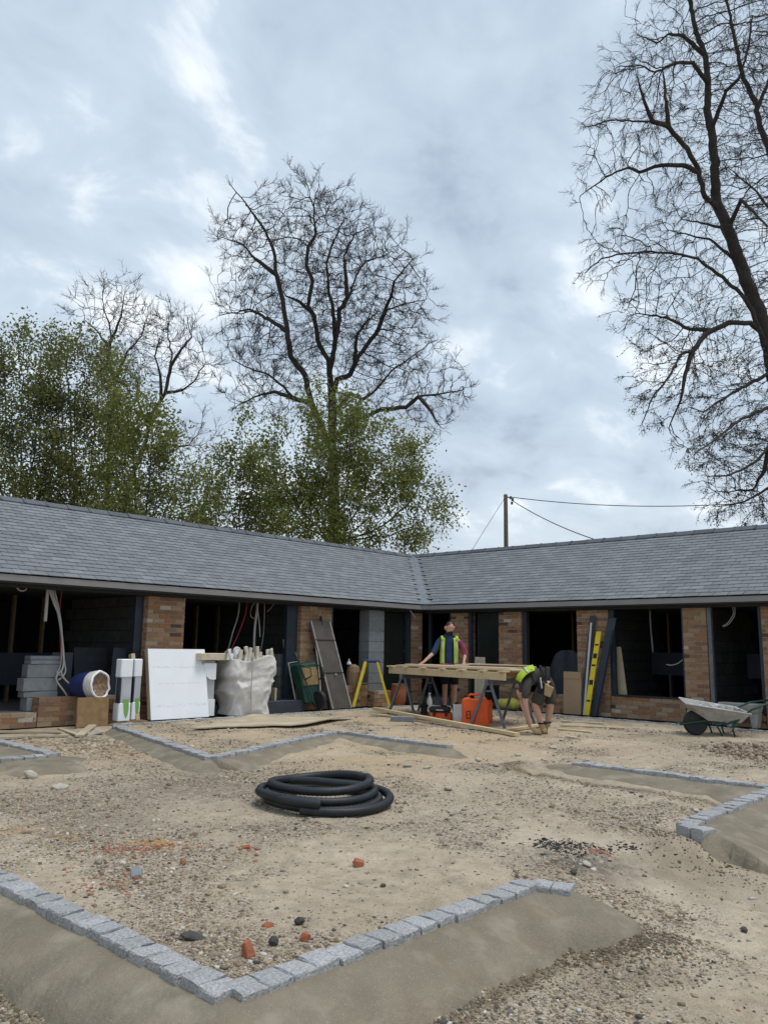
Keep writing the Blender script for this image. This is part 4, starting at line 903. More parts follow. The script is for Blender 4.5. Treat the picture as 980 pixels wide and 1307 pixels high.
bush('tall dense green tree at the far left edge', 30, (25, 705), [(30, 430), (5, 440), (55, 425), (-25, 470), (80, 480), (15, 500)], [(25, 445, 28), (55, 440, 28), (0, 470, 34), (40, 500, 50), (0, 560, 60), (60, 570, 50), (20, 630, 60), (70, 640, 45), (-40, 520, 60), (-40, 620, 60)], 2400, 24, 'leafdark', per=4)
bush('second green tree from the left edge with upright stems and leafy top', 31.5, (100, 705), [(85, 430), (75, 445), (110, 450), (125, 480), (95, 500), (140, 520)], [(80, 445, 24), (100, 460, 28), (115, 490, 32), (95, 530, 42), (130, 560, 42), (100, 610, 50), (135, 640, 45), (85, 660, 40)], 1700, 25, 'leafdark', per=4)
bush('rounded green tree below the bare heads with a low sloping side', 29, (180, 705), [(165, 500), (150, 520), (195, 540), (210, 580), (225, 610), (170, 560)], [(160, 500, 30), (150, 540, 36), (185, 560, 34), (205, 600, 32), (170, 620, 48), (220, 640, 34), (190, 660, 44), (232, 668, 22), (150, 665, 40)], 1900, 26, 'leaf', per=4)
# ivy-grown trunk foot of the tall tree: leaves hugging the stem
rg = np.random.default_rng(30)
# ================================================================ THINGS ABOUT THE YARD
def T_(name, label, cat, loc, rotz=FACE, group=None): return thing(name, label, cat, tuple(loc), rotz, group)
KPX = lambda v: v/FPX          # metres per survey pixel at view depth v
def vdep(p): return (p[0]-CAM[0])*_fr[0]+(p[1]-CAM[1])*_fr[1]
# ---- coil of black ducting
c0 = ground(411, 1026); t = T_('duct_coil', 'coil of ribbed black drainage pipe lying on the gravel', 'pipe coil', c0)
def loop_pts(turns, r0, phase, zs, n=150):
    out_ = []
    for i in range(n):
        a = phase+i/n*turns*2*math.pi; q = i/n*turns; k = int(q); f_ = q-k
        def val(L_, j): return L_[min(j, len(L_)-1)]
        rr_ = val(r0, k)*(1-f_)+val(r0, k+1)*f_; z_ = val(zs, k)*(1-f_)+val(zs, k+1)*f_
        cx = .02*math.sin(q*2.1); cy = .03*math.cos(q*1.7)
        out_.append((rr_*math.cos(a)+cx, rr_*1.02*math.sin(a)+cy, z_+.016*math.sin(a*2+q)))
    return out_
PR = .047
def ribbed(m, pts, R, n=12):
    pts = [Vector(p) for p in pts]; fine = []; acc = 0
    for a, b in zip(pts[:-1], pts[1:]):
        l = (b-a).length; k = max(1, int(l/.013))
        for i in range(k): fine.append(a+(b-a)*i/k)
    fine.append(pts[-1]); rs = [R*(1.0 if i % 2 else .88) for i in range(len(fine))]; m.tube(fine, rs, n)
m = MB(); ribbed(m, loop_pts(1.0, [.59, .57], 2.6, [.055, .05]), PR); m.build('pipe_loop', MT['pipe'], t, smooth=True, fix=False)
m = MB(); ribbed(m, [(x+.05, y-.03, z) for x, y, z in loop_pts(1.05, [.66, .63], -1.9, [.045, .13])], PR); m.build('pipe_loop', MT['pipe'], t, smooth=True, fix=False)
m = MB(); ribbed(m, [(x-.07, y+.02, z) for x, y, z in loop_pts(1.0, [.60, .60], 3.3, [.13, .135])], PR); m.build('pipe_loop', MT['pipe'], t, smooth=True, fix=False)
m = MB(); ribbed(m, [(x-.04, y+.08, z+.012*math.sin(3*x)) for x, y, z in loop_pts(1.0, [.535, .52], .4, [.20, .215])], PR); m.build('pipe_loop', MT['pipe'], t, smooth=True, fix=False)
m = MB(); ribbed(m, [(-.36+.9*i/30, .20-.10*math.sin(i/30*2.4)-.16*(i/30)**2, .215-.03*abs(i/30-.3)) for i in range(31)], PR); m.build('pipe_end', MT['pipe'], t, smooth=True, fix=False)
m = MB(); m.tube([(.02, -.60, .03), (.03, -.655, .07), (.02, -.67, .13), (.0, -.60, .185)], .004, 5); m.build('tie_strap', MT['frame'], t)
t.scale = (.90, .90, .88)
# ---- sawhorses and the work table
def sawhorse(u0, v0, u1, v1, label, h=.83):
    a = UV(u0, v0); b = UV(u1, v1); za = g1(a.x, a.y); zb = g1(b.x, b.y); c = (a+b)/2
    t = thing('sawhorse', label, 'sawhorse', (c.x, c.y, 0), math.atan2(b.y-a.y, b.x-a.x), 'sawhorses under the work table')
    L_ = (b-a).length/2; ht = (za+zb)/2+h
    m = MB(); m.box(-L_-.10, L_+.10, -.035, .035, ht-.10, ht); m.build('top_beam', MT['steel'], t, bevel=.006)
    for s, zz_ in ((-1, za), (1, zb)):
        for q in (-1, 1):
            m = MB(); m.beam((s*L_, q*.035, ht-.06), (s*(L_+.05), q*.33, zz_-.01), .042, .042, (1, 0, 0)); m.build('leg', MT['steel'], t)
        m = MB(); m.beam((s*(L_-.01), -.09, ht-.20), (s*(L_-.01), .09, ht-.20), .03, .03); m.build('spreader', MT['steel'], t)
    return t, ht
s1, h1 = sawhorse(.45, 17.0, 1.06, 17.9, 'grey steel sawhorse under the left end of the work table')
s2, h2 = sawhorse(1.92, 14.75, 2.62, 15.9, 'grey steel sawhorse under the right end of the work table')
c = UV(1.3, 16.3); t = T_('work_table', 'makeshift work table of pine boards and ply laid over two grey sawhorses', 'table', (c.x, c.y, 0), 0)
TZ = max(h1, h2)+.002
def uvb(m, u0, v0, u1, v1, w, z0, z1, W2=None):
    a = UV(u0, v0, (z0+z1)/2); b = UV(u1, v1, (z0+z1)/2); m.beam(a, b, w, z1-z0)
def part(name, m, mt, t, **k): return m.build(name, MT[mt] if isinstance(mt, str) else mt, t, world=True, **k)
bv = dict(bevel=.003)
m = MB(); uvb(m, .17, 17.45, 2.16, 14.35, .045, TZ, TZ+.135); part('bearer', m, 'pine', t, **bv)
m = MB(); uvb(m, .98, 18.3, 3.0, 15.4, .045, TZ, TZ+.13); part('bearer', m, 'pine', t, **bv)
for k, f_ in enumerate((0.02, .17, .33, .50, .66, .82, .97)):
    u0, v0 = .15+2.02*f_, 17.42-3.1*f_; m = MB(); uvb(m, u0-.03, v0-.06, u0+.84, v0+1.1, .10 if k % 2 else .14, TZ+.137, TZ+.162); part('cross_batten', m, 'pine', t, **bv)
m = MB(); a, b, c_, d = UV(.30, 17.2), UV(2.30, 14.45), UV(3.06, 15.5), UV(1.1, 18.3); z0 = TZ+.164
m.hexa([(p.x, p.y, z0) for p in (a, b, c_, d)]+[(p.x, p.y, z0+.022) for p in (a, b, c_, d)]); part('table_top', m, 'pine2', t)
for (u0, v0, u1, v1, w, z, th, mt) in ((.55, 17.15, 2.35, 14.75, .16, .187, .022, 'pine2'), (.9, 17.2, 2.8, 15.0, .12, .188, .02, 'pine'), (1.5, 16.5, 2.85, 15.25, .10, .21, .022, 'pine2'), (1.72, 16.2, 2.4, 15.55, .09, .235, .02, 'pine2'), (2.05, 15.9, 2.78, 15.2, .09, .233, .02, 'pine')):
    m = MB(); uvb(m, u0, v0, u1, v1, w, TZ+z, TZ+z+th); o = m.build('board', MT[mt], None, bevel=.002)
    tag(o, None, 'board', 'loose boards on the work table')
    BL = globals().setdefault('BL', []); BL.append(o)
for o, s in zip(BL, ('long pale board along the front of the work table top', 'long board lying behind the front one on the work table', 'mid-length board piled at the right half of the table', 'short pink-tinged board topmost of the table pile', 'short board sticking out at the right end of the table pile')): o['label'] = s
TABZ = TZ+.186
# ---- planks and sheet on the ground
def plank(p0, p1, w, th, label, mt='pine', lift0=.0, lift1=.0, name='plank', **k):
    a = ground(*p0); b = ground(*p1); a.z += th/2+.012+lift0; b.z += th/2+.012+lift1; m = MB(); c = (a+b)/2
    m.beam(a-c, b-c, w, th); o = m.build(name, MT[mt], None, bevel=.002); o.location = c; tag(o, label, 'plank' if name == 'plank' else 'timber', k.get('group')); return o
plank((478, 910), (660, 941), .10, .055, 'long pale timber lying across the ground in front of the sawhorses', lift0=.06, lift1=.0)
plank((474, 914), (545, 919), .10, .03, 'shorter plank half hidden beneath the long pale timber', lift0=.01)
plank((640, 936), (700, 926), .09, .045, 'short pine offcut at the fingertips of the bending man')
plank((715, 927), (797, 931), .10, .022, 'thin pale plank lying right of the bending man')
plank((712, 932), (755, 936), .07, .02, 'small pale lath in front of the thin plank')
plank((716, 921), (770, 925), .07, .02, 'narrow lath just behind the thin plank near the kerb', 'pine2')
plank((-25, 936), (78, 935), .09, .03, 'long weathered plank at the foot of the low left wall', 'ply')
plank((-25, 945), (88, 941), .07, .03, 'second weathered plank left, nearer the viewer', 'ply')
plank((76, 932), (102, 941), .07, .025, 'slanting timber offcut before the chipboard sheet', 'ply')
plank((101, 942), (118, 931), .12, .03, 'wedge-like pale offcut on the rubble below the chipboard', 'ply')
plank((722, 941), (735, 943), .05, .015, 'tiny pale wood chip lying beyond the right mortar', 'pine2')
a, b, c_, d = ground(243, 933), ground(390, 929), ground(452, 918), ground(322, 917); c = (a+b+c_+d)/4
m = MB(); n_ = 14; vs = []; top = []
for lay in (0, 1):
    for i in range(n_+1):
        for j in range(3):
            p = (a.lerp(b, i/n_)).lerp(d.lerp(c_, i/n_), j/2); vs.append((p.x-c.x, p.y-c.y, g1(p.x, p.y)-c.z+.028+.03*(i/n_)**4+lay*.018+(.01 if j == 1 else 0)))
q = (n_+1)*3; fs = []
for i in range(n_):
    for j in range(2):
        k = i*3+j; fs.append((k, k+1, k+4, k+3)); fs.append((q+k, q+k+3, q+k+4, q+k+1))
    for j in (0, 2): k = i*3+j; fs.append((k, k+3, q+k+3, q+k))
for e_ in (0, n_*3):
    for j in (0, 1): fs.append((e_+j, q+e_+j, q+e_+j+1, e_+j+1))
m.add(vs, fs); o = m.build('plywood_sheet', MT['ply'], None); o.location = (c.x, c.y, c.z); tag(o, 'warped weathered plywood sheet lying flat behind the middle kerb', 'plywood')
p = ground(513, 921); m = MB(); m.box(-.22, .22, -.09, .09, 0, .10); thing_part('packing_block', 'small dark grey block under the long timber', 'block', m, 'block', p, FACE, bevel=.01)
# ---- jerrycan, canister, toolbox
p = ground(606, 927); K = KPX(vdep(p)); t = T_('fuel_can', 'large bright orange plastic can with a moulded handle under the table', 'can', p)
def can(w, d, h, notch=True):
    m = MB(); hw = w/2
    prof = [(-hw*.92, 0), (hw*.95, 0), (hw, h*.08), (hw*.93, h*.5), (hw*.98, h*.80), (hw*.86, h*.97), (hw*.45, h), (hw*.36, h*.93), (-hw*.30, h*.93), (-hw*.42, h*.99), (-hw*.86, h*.95), (-hw, h*.82), (-hw*.93, h*.5), (-hw, h*.1)]
    m.prism(prof, lambda q: (q[0], -d/2, q[1]), lambda q: (q[0], d/2, q[1])); return m
can(K*33, .20, K*36).build('can_body', MT['orange'], t, bevel=.022)
m = MB(); m.tube([(-.12, 0, K*35.5), (-.09, 0, K*38.5), (.10, 0, K*38.5), (.14, 0, K*35.5)], .02, 8); m.build('handle', MT['orange'], t, smooth=True)
m = MB(); m.lathe((-.17, 0, K*34), [(.035, 0), (.035, .05), (.03, .055)], 12); m.build('cap', MT['black'], t)
m = MB(); m.box(-.17, -.09, -.116, -.10, .14, .28); m.build('moulded_mark', mat('dark_mark', (.2, .03, .01), .6), t); m = MB(); m.box(-.148, -.112, -.119, -.116, .165, .20); m.box(-.148, -.112, -.119, -.116, .22, .255); m.build('mark_window', MT['orange'], t)
p = ground(621, 923); t2 = can(K*13, .16, K*30); thing_part('fuel_can', 'smaller orange can half hidden behind the big one', 'can', t2, 'orange', (p.x, p.y, p.z), FACE-.5, bevel=.018)
p = ground(584, 922); t = T_('canister', 'pale grey square canister between the toolbox and orange can', 'canister', p, FACE); m = MB(); m.box(-.085, .085, -.08, .08, 0, K*23); m.build('canister_body', MT['bag'], t, bevel=.015); m = MB(); m.lathe((-.03, 0, K*23), [(.03, 0), (.03, .035)], 10); m.build('cap', MT['black'], t)
p = ground(562, 919); t = T_('toolbox', 'open orange and black power tool case beside the sawhorse', 'toolbox', p, FACE-.15)
m = MB(); m.box(-.20, .22, -.14, .14, 0, .15); m.build('case_base', MT['orange'], t, bevel=.02); m = MB(); m.box(-.22, .20, -.15, .13, .155, .25); m.build('case_lid', MT['black'], t, bevel=.025)
for x in (-.11, .12): m = MB(); m.box(x-.025, x+.025, -.165, -.141, .09, .17); m.build('latch', MT['black'], t)
m = MB(); m.tube([(-.07, -.16, .20), (-.06, -.19, .2), (.06, -.19, .2), (.07, -.16, .20)], .012, 6); m.build('handle', MT['silver'], t)
p = ground(541, 913); m = MB(); m.lathe((0, 0, 0), [(.06, 0), (.07, .05), (.065, .12), (.09, .15), (.02, .20)], 9); o = thing_part('tool_bag', 'small dark lumpy bag left of the orange tool case', 'bag', m, 'black', p, 0); o.scale = (1.2, 1, 1.3)
p = ground(548, 905); m = MB(); m.lathe((0, 0, 0), [(.055, 0), (.06, .02), (.06, .20), (.03, .27), (.022, .33), (.028, .335), (.028, .36)], 12); thing_part('bottle', 'translucent pale bottle standing behind the left sawhorse', 'bottle', m, 'silver', p, 0, smooth=True)
# ---- man-high things leaning on the walls.  slab(): a board whose foot runs between two points and whose top leans back
def slab(name, label, cat, a, b, h, lean, th, mt, parent=None, extra=None, shift=0.0, group=None):
    a = Vector(a); b = Vector(b); d = b-a; w = d.length; ang = math.atan2(d.y, d.x)
    t = thing(name, label, cat, a, ang, group)      # local x along the foot, y away from the yard for the left wing
    up = Vector((shift, math.sin(lean), math.cos(lean))); nrm = Vector((0, -math.cos(lean), math.sin(lean)))
    q = [Vector((0, 0, 0)), Vector((w, 0, 0)), Vector((w, 0, 0))-nrm*th, -nrm*th]; up_ = up*h
    m = MB(); m.hexa([*q, *[x+up_ for x in q]]); o = m.build('sheet', MT[mt], t, bevel=.002); return t, up, nrm, w
fl = .005
A_, B_ = PY(193, 921, -.14), PY(267, 915, -.14); A_.z = B_.z = fl
W1 = (B_-A_).length
t, up, nr, w = slab('insulation_board', 'big white foil-faced insulation board leaning against the first brick pier', 'board', A_, B_, 1.24, .20, .012, 'white')
m = MB(); q = [Vector((.005, .012, 0)), Vector((w-.005, .012, 0)), Vector((w-.005, .12, 0)), Vector((.005, .12, 0))]; m.hexa([*q, *[x+up*1.235 for x in q]]); m.build('foam_core', MT['foam'], t)
pm = mat('faint_print', (.77, .80, .84), .6, .3, 30)
m = MB(); rr_ = random.Random(3)
for row, zz_ in enumerate((.22, .245, .62, .90, .925)):
    x = .08
    while x < w-.1:
        l = rr_.uniform(.02, .09)
        if rr_.random() < .7: m.hexa([Vector((x+k*l, 0, 0))+up*(zz_+dz)+nr*(.0012+dn) for dn in (0, .001) for k, dz in ((0, 0), (1, 0), (1, .006), (0, .006))])
        x += l+rr_.uniform(.01, .05)
for k in range(4):     # big faint looping strokes of the printed pattern
    for s in ():
        pts_ = [Vector((.22+k*.24+.05*math.sin(i*.7), 0, 0))+up*(.42+s+i*.02)+nr*.002 for i in range(9)]; m.tube(pts_, .0018, 4)
m.build('faint_printing', pm, t, fix=False)['kind'] = 'stuff'
# timber frame strip behind the board on its left, and the white packs with a green leaf mark
A_ = PY(172, 918, .02); m = MB(); m.beam((0, 0, 0), (-.05, .22, 1.12), .07, .10, (0, 1, 0)); thing_part('timber_post', 'short sawn post wedged behind the left edge of the white board', 'timber', m, 'foam', (A_.x+.03, .0, fl))
pk = mat('pack_grey', (.50, .52, .55), .55, .2, 6)
for k, (px0, px1, pyt, dy, lb) in enumerate(((151, 166, 847, -.10, 'white and grey plastic-wrapped pack with green mark, frontmost left of the big white board'), (168, 178, 850, .04, 'second white pack wedged between the frontmost pack and the white board'))):
    a = PY(px0, 917, dy-.05); b = PY(px1, 917, dy-.05); w = b.x-a.x; t = thing('insulation_pack', lb, 'pack', (a.x, dy-.05, fl+.012), 0, 'wrapped insulation packs')
    m = MB(); H_ = 1.02
    m.box(0, w, 0, .16, 0, H_); m.build('wrapped_stack', pk, t, bevel=.02)
    m = MB(); m.box(-.012, w*.98, -.012, .172, .0, .30); m.build('lower_wrap', MT['white'], t, bevel=.012)
    m = MB(); m.box(-.010, w*.99, -.010, .17, .72, H_+.006); m.build('upper_wrap', MT['white'], t, bevel=.015)
    m = MB(); m.box(-.014, .012, -.014, .1, .30, .72); m.build('side_strip', MT['frame'], t)
    cx, cz = w*.62, .30; poly = [(cx-w*.34, cz+.05)]+[(cx+w*.30*math.cos(x), cz-.06+.15*math.sin(x)) for x in [rad(70-i*18) for i in range(12)]]
    poly = [(w*.30, .36), (w*.75, .36), (w*.80, .20), (w*.74, .10), (w*.60, .05), (w*.42, .14), (w*.36, .24)]
    m = MB(); m.prism(poly, lambda q: (q[0], -.016, q[1]), lambda q: (q[0], -.019, q[1])); m.build('green_mark', MT['limegreen'], t)
m = MB(); m.box(0, .62, 0, .22, 0, .028); a = PY(146, 919, -.14); thing_part('base_board', 'reddish board on the ground under the wrapped packs', 'board', m, 'brickbit' if 0 else 'osb', (a.x, -.17, -.02))
# ---- white brackets and the fat bulk bag with its filling
a = PY(262, 915, -.02); t = thing('trim_panel', 'grey panel with scalloped white brackets beside the big white board', 'panel', (a.x-.08, .02, fl), 0)
m = MB(); m.box(0, .30, .03, .06, 0, 1.0); m.build('panel_sheet', pk, t)
def brk(z0, flip, x0): # scalloped bracket
    s = -1 if flip else 1; pl = [(0, 0), (0, .10), (-.03, .10)] ; pl = [(.30, 0), (.30, .30), (.20, .30)]+[(.20-.16*math.sin(rad(q)), .30-.24*(1-math.cos(rad(q)))) for q in (20, 40, 60, 80, 90)]+[(.04, 0)]
    if flip: pl = [(x, .30-z) for x, z in pl]
    m = MB(); m.prism(pl, lambda q: (q[0]+x0, -.01, z0+q[1]), lambda q: (q[0]+x0, .028, z0+q[1])); return m
brk(.0, False, .0).build('bracket', MT['white'], t); brk(.66, True, -.0).build('bracket', MT['white'], t)
m = MB(); m.lathe((.09, -.0, .23), [(.055, 0), (.06, .012), (.035, .014), (.03, .004)], 16, (0, -1, 0)); m.build('round_hole_rim', MT['galv'], t)
a = PY(258, 850, -.05); m = MB(); m.box(-.05, .72, -.06, .22, 0, .13); o = thing_part('beige_box', 'long beige foam box resting on the white brackets and bag', 'box', m, 'cream', (a.x, -.02, 1.02), .04, bevel=.01)
m = MB(); m.box(0, .16, -.004, .004, 0, .12); thing_part('paper_label', 'small white card stuck to the end of the beige box', 'card', m, 'white', (a.x+.52, -.095, 1.03), .04)
a = PY(281, 912, 0); b = PY(345, 908, 0)
t = thing('bulk_bag', 'slumped white bulk bag stuffed with cream offcuts before the second bay', 'bag', ((a.x+b.x)/2-.05, .08, fl), 0)
def bagmesh():
    rg_ = np.random.default_rng(4); n = 96; vs = []; fs = []; rows = 40; hw = (b.x-a.x)/2*.76
    for i in range(rows+1):
        q = i/rows; z = q*1.06
        for k in range(n):
            th = 2*math.pi*k/n; c, s = math.cos(th), math.sin(th); e_ = .38
            x = math.copysign(abs(c)**e_, c); y = math.copysign(abs(s)**e_, s)
            w_ = hw*(.90+.14*math.sin(q*2.6)+(.16*q**3)); dd = .42*(.95+.10*math.sin(q*2.8))
            rd = 1-abs(2*fbm(np.array([x*1.3+q*2.2+5]), np.array([q*2.4-x*1.6+y*.8]), 2, 51)[0]-1); f1 = fbm(np.array([x*1.5+y*2+q*.6]), np.array([q*5-x*2.2]), 3, 41)[0]-.5
            f2 = abs(fbm(np.array([x*2.2+q*2.5+9]), np.array([q*2.6+x*2.5+y]), 2, 47)[0]-.5)
            bulge = 1+.05*math.sin(q*7+x*3)+.12*f1+.16*(rd**6-.3)*.55-.28*f2*(1-q*.4); pinch = 1-.10*math.exp(-((q-.62)/.05)**2)*(1 if x < 0 else .4)
            vs.append((x*w_*bulge*pinch+.05*q, y*dd*bulge*pinch, z+.04*math.sin(x*4)*q+.05*x*q))
    for i in range(rows):
        for k in range(n): k2 = (k+1) % n; fs.append((i*n+k, i*n+k2, (i+1)*n+k2, (i+1)*n+k))
    m = MB(); m.add(vs, fs); c = len(vs); m.v.append((0, 0, .92)); 
    for k in range(n): m.f.append((rows*n+k, rows*n+(k+1) % n, c))
    return m
bagmesh().build('bag_cloth', MT['bag'], t, smooth=True)
hw = (b.x-a.x)/2
m = MB(); m.tube([(-.12, -.46, .02), (-.16, -.48, .5), (-.14, -.47, .85), (-.12, -.45, 1.08)], .012, 6); m.build('seam_cord', MT['cable'], t)
for (x0, y0, x1, z1) in ((.48, -.1, .62, 1.24), (-.45, -.2, -.5, 1.2)): m = MB(); m.tube([(x0, y0, 1.0), (x1-.04, y0-.05, z1-.06), (x1, y0, z1), (x1-.02, y0+.1, z1-.04)], .02, 6); m.build('lifting_loop', MT['bag'], t, smooth=True)
rr_ = random.Random(12)
ORD = ['first', 'second', 'third', 'fourth', 'fifth', 'sixth', 'seventh', 'eighth', 'ninth', 'tenth', 'eleventh', 'twelfth', 'thirteenth', 'fourteenth', 'last']
OFF = [('cream' if k % 3 else 'white')+' foam offcut, '+ORD[k]+' from the left' for k in range(15)]
for k in range(15):
    x = -.38+.066*k+rr_.uniform(-.02, .02); l = rr_.uniform(.20, .40); m = MB(); y = rr_.uniform(-.34, -.05); tl = rr_.uniform(-.35, .35)
    m.beam((0, 0, 0), (tl*l, 0, l), .07, .05, (0, 1, 0)); o = thing_part('foam_offcut', OFF[k]+' in the top of the bulk bag', 'offcut', m, 'cream' if k % 3 else 'bag', (t.location.x+x, t.location.y+y, .90), 0, 'offcuts in the bulk bag', .006)
m = MB(); 
for k in range(3): m.tube([(-.5+.02*k+.07*math.cos(q*.5), -.15+.05*k, 1.10+.07*math.sin(q*.5)+.02*q/8+.05*k) for q in range(13)], .035, 7)
o = thing_part('crumpled_sheeting', 'crumpled lilac-white plastic sheeting heaped on the left of the bulk bag', 'sheeting', m, 'silver', (t.location.x+.22, t.location.y-.05, -.03), 0, smooth=True)
m = MB(); m.beam((0, 0, 0), (0, .0, .46), .05, .10, (0, 1, 0)); a = PY(346, 905, .28); thing_part('timber_post', 'stubby pale post just right of the bulk bag', 'timber', m, 'foam', (a.x, .20, fl))
# ---- bay two: block stack with a bucket
def blocks(name, label, x, y, z, rows, w=.44, d=.22, seed=1, jag=.02, rz=0.0, hh=.215, m_='block'):
    q = random.Random(seed)
    for k in range(rows):
        m = MB(); m.box(-w/2, w/2, -d/2, d/2, 0, hh-.006); lb = ['lowest', 'second', 'third', 'fourth', 'fifth', 'sixth', 'seventh'][k] if k < rows-1 else 'topmost'
        thing_part('concrete_block', f'{lb} grey block of {label}', 'block', m, m_, (x+q.uniform(-jag, jag), y+q.uniform(-jag, jag), z+k*hh), rz+q.uniform(-.04, .04), name, .008)
blocks('blocks stacked inside the second bay', 'the stack under the blue bucket', PY(362, 890, .75).x, .75, .20, 4, .44, .24, 3, hh=.235)
blocks('blocks stacked inside the second bay', 'the shorter stack left of the bucket stack', PY(350, 890, .62).x-.10, .90, .20, 3, .40, .24, 4, hh=.235)
bx = PY(369, 835, .72); t = thing('bucket', 'white bucket with bright blue lower half standing on the block stack', 'bucket', (bx.x, .74, 1.145), 0)
m = MB(); m.lathe((0, 0, 0), [(.105, 0), (.115, .12)], 20); m.build('blue_base', MT['blue'], t, smooth=False); m = MB(); m.lathe((0, 0, .1205), [(.115, 0), (.128, .15), (.136, .155), (.136, .175)], 20); m.build('white_rim', MT['white'], t)
m = MB(); m.lathe((0, 0, .296), [(.11, 0), (.09, .04), (.03, .07)], 9); m.build('filling', MT['chips'], t)
# ---- far-left bay: grey block stack, sack of chippings, chipboard, panels
bx = PY(60, 905, .18)
xs0 = PY(53, 870, .62).x
for k, (hh, dx, w) in enumerate(((.215, .02, .54), (.10, -.02, .56), (.215, -.04, .58), (.22, .0, .54), (.07, .02, .52), (.07, .02, .52))):
    z = .0+sum((.215, .10, .215, .22, .07, .07)[:k])
    m = MB(); m.box(-w/2, w/2, -.12, .12, 0, hh-.005); thing_part('concrete_block', ('lowest', 'second, thin', 'third', 'fourth', 'fifth, thin', 'topmost thin')[k]+' pale grey block of the stack at the far left bay', 'block', m, 'block', (xs0+dx, .66, z+.195), .03*(-1)**k, 'blocks stacked at the far left bay', .008)
t = thing('open_sack', 'slumped white sack open towards the viewer and full of wood chippings', 'sack', (PY(123, 880, .25).x, .12, .44), FACE+.25)
m = MB(); n = 26; ax = Vector((-.70, .52, -.06)).normalized(); P0 = Vector((0, -.14, .18)); 
m.tube([P0+ax*q for q in (0, .05, .12, .30, .48, .56)], [.225, .235, .225, .21, .17, .08], n, cap=False); m.build('sack_body', MT['bag'], t, smooth=True)
m = MB(); m.tube([P0+ax*q for q in (.15, .2, .40, .50)], [.230, .231, .207, .17], n, cap=False); m.build('blue_label', MT['navyplastic'], t, smooth=True)
m = MB(); o1 = ax.orthogonal().normalized(); o2 = ax.cross(o1); rr_ = random.Random(2)
m.tube([P0+(o1*math.cos(k/24*6.283)+o2*math.sin(k/24*6.283))*(.215+rr_.uniform(-.008, .008))-ax*rr_.uniform(0, .03) for k in range(24)], .022, 6, closed=True); m.build('rolled_rim', MT['white'], t, smooth=True)
m = MB(); vs = [P0+ax*.05]; 
for ring in (1, 2, 3):
    for k in range(20): vs.append(P0+ax*(.05-.015*ring+rr_.uniform(-.015, .02))+(o1*math.cos(k/20*6.283)+o2*math.sin(k/20*6.283))*(.068*ring))
fs = [(0, 1+k, 1+(k+1) % 20) for k in range(20)]+[(1+20*q+k, 1+20*q+20+k, 1+20*q+20+(k+1) % 20, 1+20*q+(k+1) % 20) for q in (0, 1) for k in range(20)]
m.add(vs, fs); m.build('wood_chippings', MT['chips'], t)
m = MB()
for k in range(3):
    for j in range(5+k): 
        c = P0+ax*(.25+.05*k)+(Vector((.0, 0, 1)) if 0 else Vector((0, 0, 0))); a_ = rad(-105+j*7); rr2 = .226
        d_ = (o1*math.cos(a_)+o2*math.sin(a_)); m.box(c.x+d_.x*rr2-.008, c.x+d_.x*rr2+.008, c.y+d_.y*rr2-.008, c.y+d_.y*rr2+.008, c.z+d_.z*rr2-.006, c.z+d_.z*rr2+.006)
m.build('label_print', MT['silver'], t, fix=False)
A_ = PY(98, 926, -.16); B_ = PY(138, 926, -.16); A_.z = B_.z = -.04
slab('chipboard_sheet', 'square chipboard sheet standing against the low wall under the open sack', 'board', A_, B_, .47, .05, .03, 'osb')
m = MB(); m.beam((0, 0, 0), (.62, .0, .0), .02, .05); 
A_ = PY(95, 893, 1.3); slab('wall_panel', 'dark brown panel leaning inside the far left bay behind the sack', 'panel', (PY(97, 880, 1.0).x, 1.0, .19), (PY(130, 880, 1.0).x+.15, 1.0, .19), 1.05, .18, .03, 'darkwood')
slab('leaning_sheet', 'speckled dark grey panel tilting behind the sack in the left bay', 'panel', (PY(140, 885, .55).x, .58, .19), (PY(157, 885, .55).x, .58, .19), 1.05, .15, .03, 'slateboard', shift=.12)
slab('leaning_sheet', 'broad grey panel edge leaning left of the sack', 'panel', (PY(92, 885, .7).x-.35, .80, .19), (PY(92, 885, .7).x+.02, .80, .19), .95, .10, .03, 'slateboard', shift=.05)
# ---- brown door leaf, green barrow, step ladder before the second pier
A_ = PY(424, 905, -.10); B_ = PY(449, 905, -.10); A_.z = B_.z = fl
t, up, nr, w = slab('door_leaf', 'tall weathered brown door leaf leaning beside the second brick pier', 'door', A_, B_, 1.86, .15, .04, 'brown', shift=-.24)
for x in (0.0, w-.035): m = MB(); q = [Vector((x, -.012, 0)), Vector((x+.035, -.012, 0)), Vector((x+.035, .045, 0)), Vector((x, .045, 0))]; m.hexa([*q, *[y+up*1.862 for y in q]]); m.build('edge_strip', MT['galv'], t)
for z in (.75, 1.45): m = MB(); q = [Vector((.0, -.012, 0))+up*z, Vector((w, -.012, 0))+up*z, Vector((w, .01, 0))+up*z, Vector((0, .01, 0))+up*z]; m.hexa([*q, *[y+up*.02 for y in q]]); m.build('cross_rail', MT['darkwood'], t)
m = MB(); m.lathe(Vector((.33, -.01, 0))+up*.72, [(.02, 0), (.02, .03), (.01, .04)], 8, (0, -1, 0)); m.build('handle', MT['galv'], t)
a = PY(418, 903, .12); m = MB(); m.beam((0, 0, 0), (-.22, .10, 1.95), .03, .05, (0, 1, 0)); thing_part('batten', 'thin dark batten leaning left of the brown door leaf', 'timber', m, 'darkwood', (a.x+.02, .10, fl))
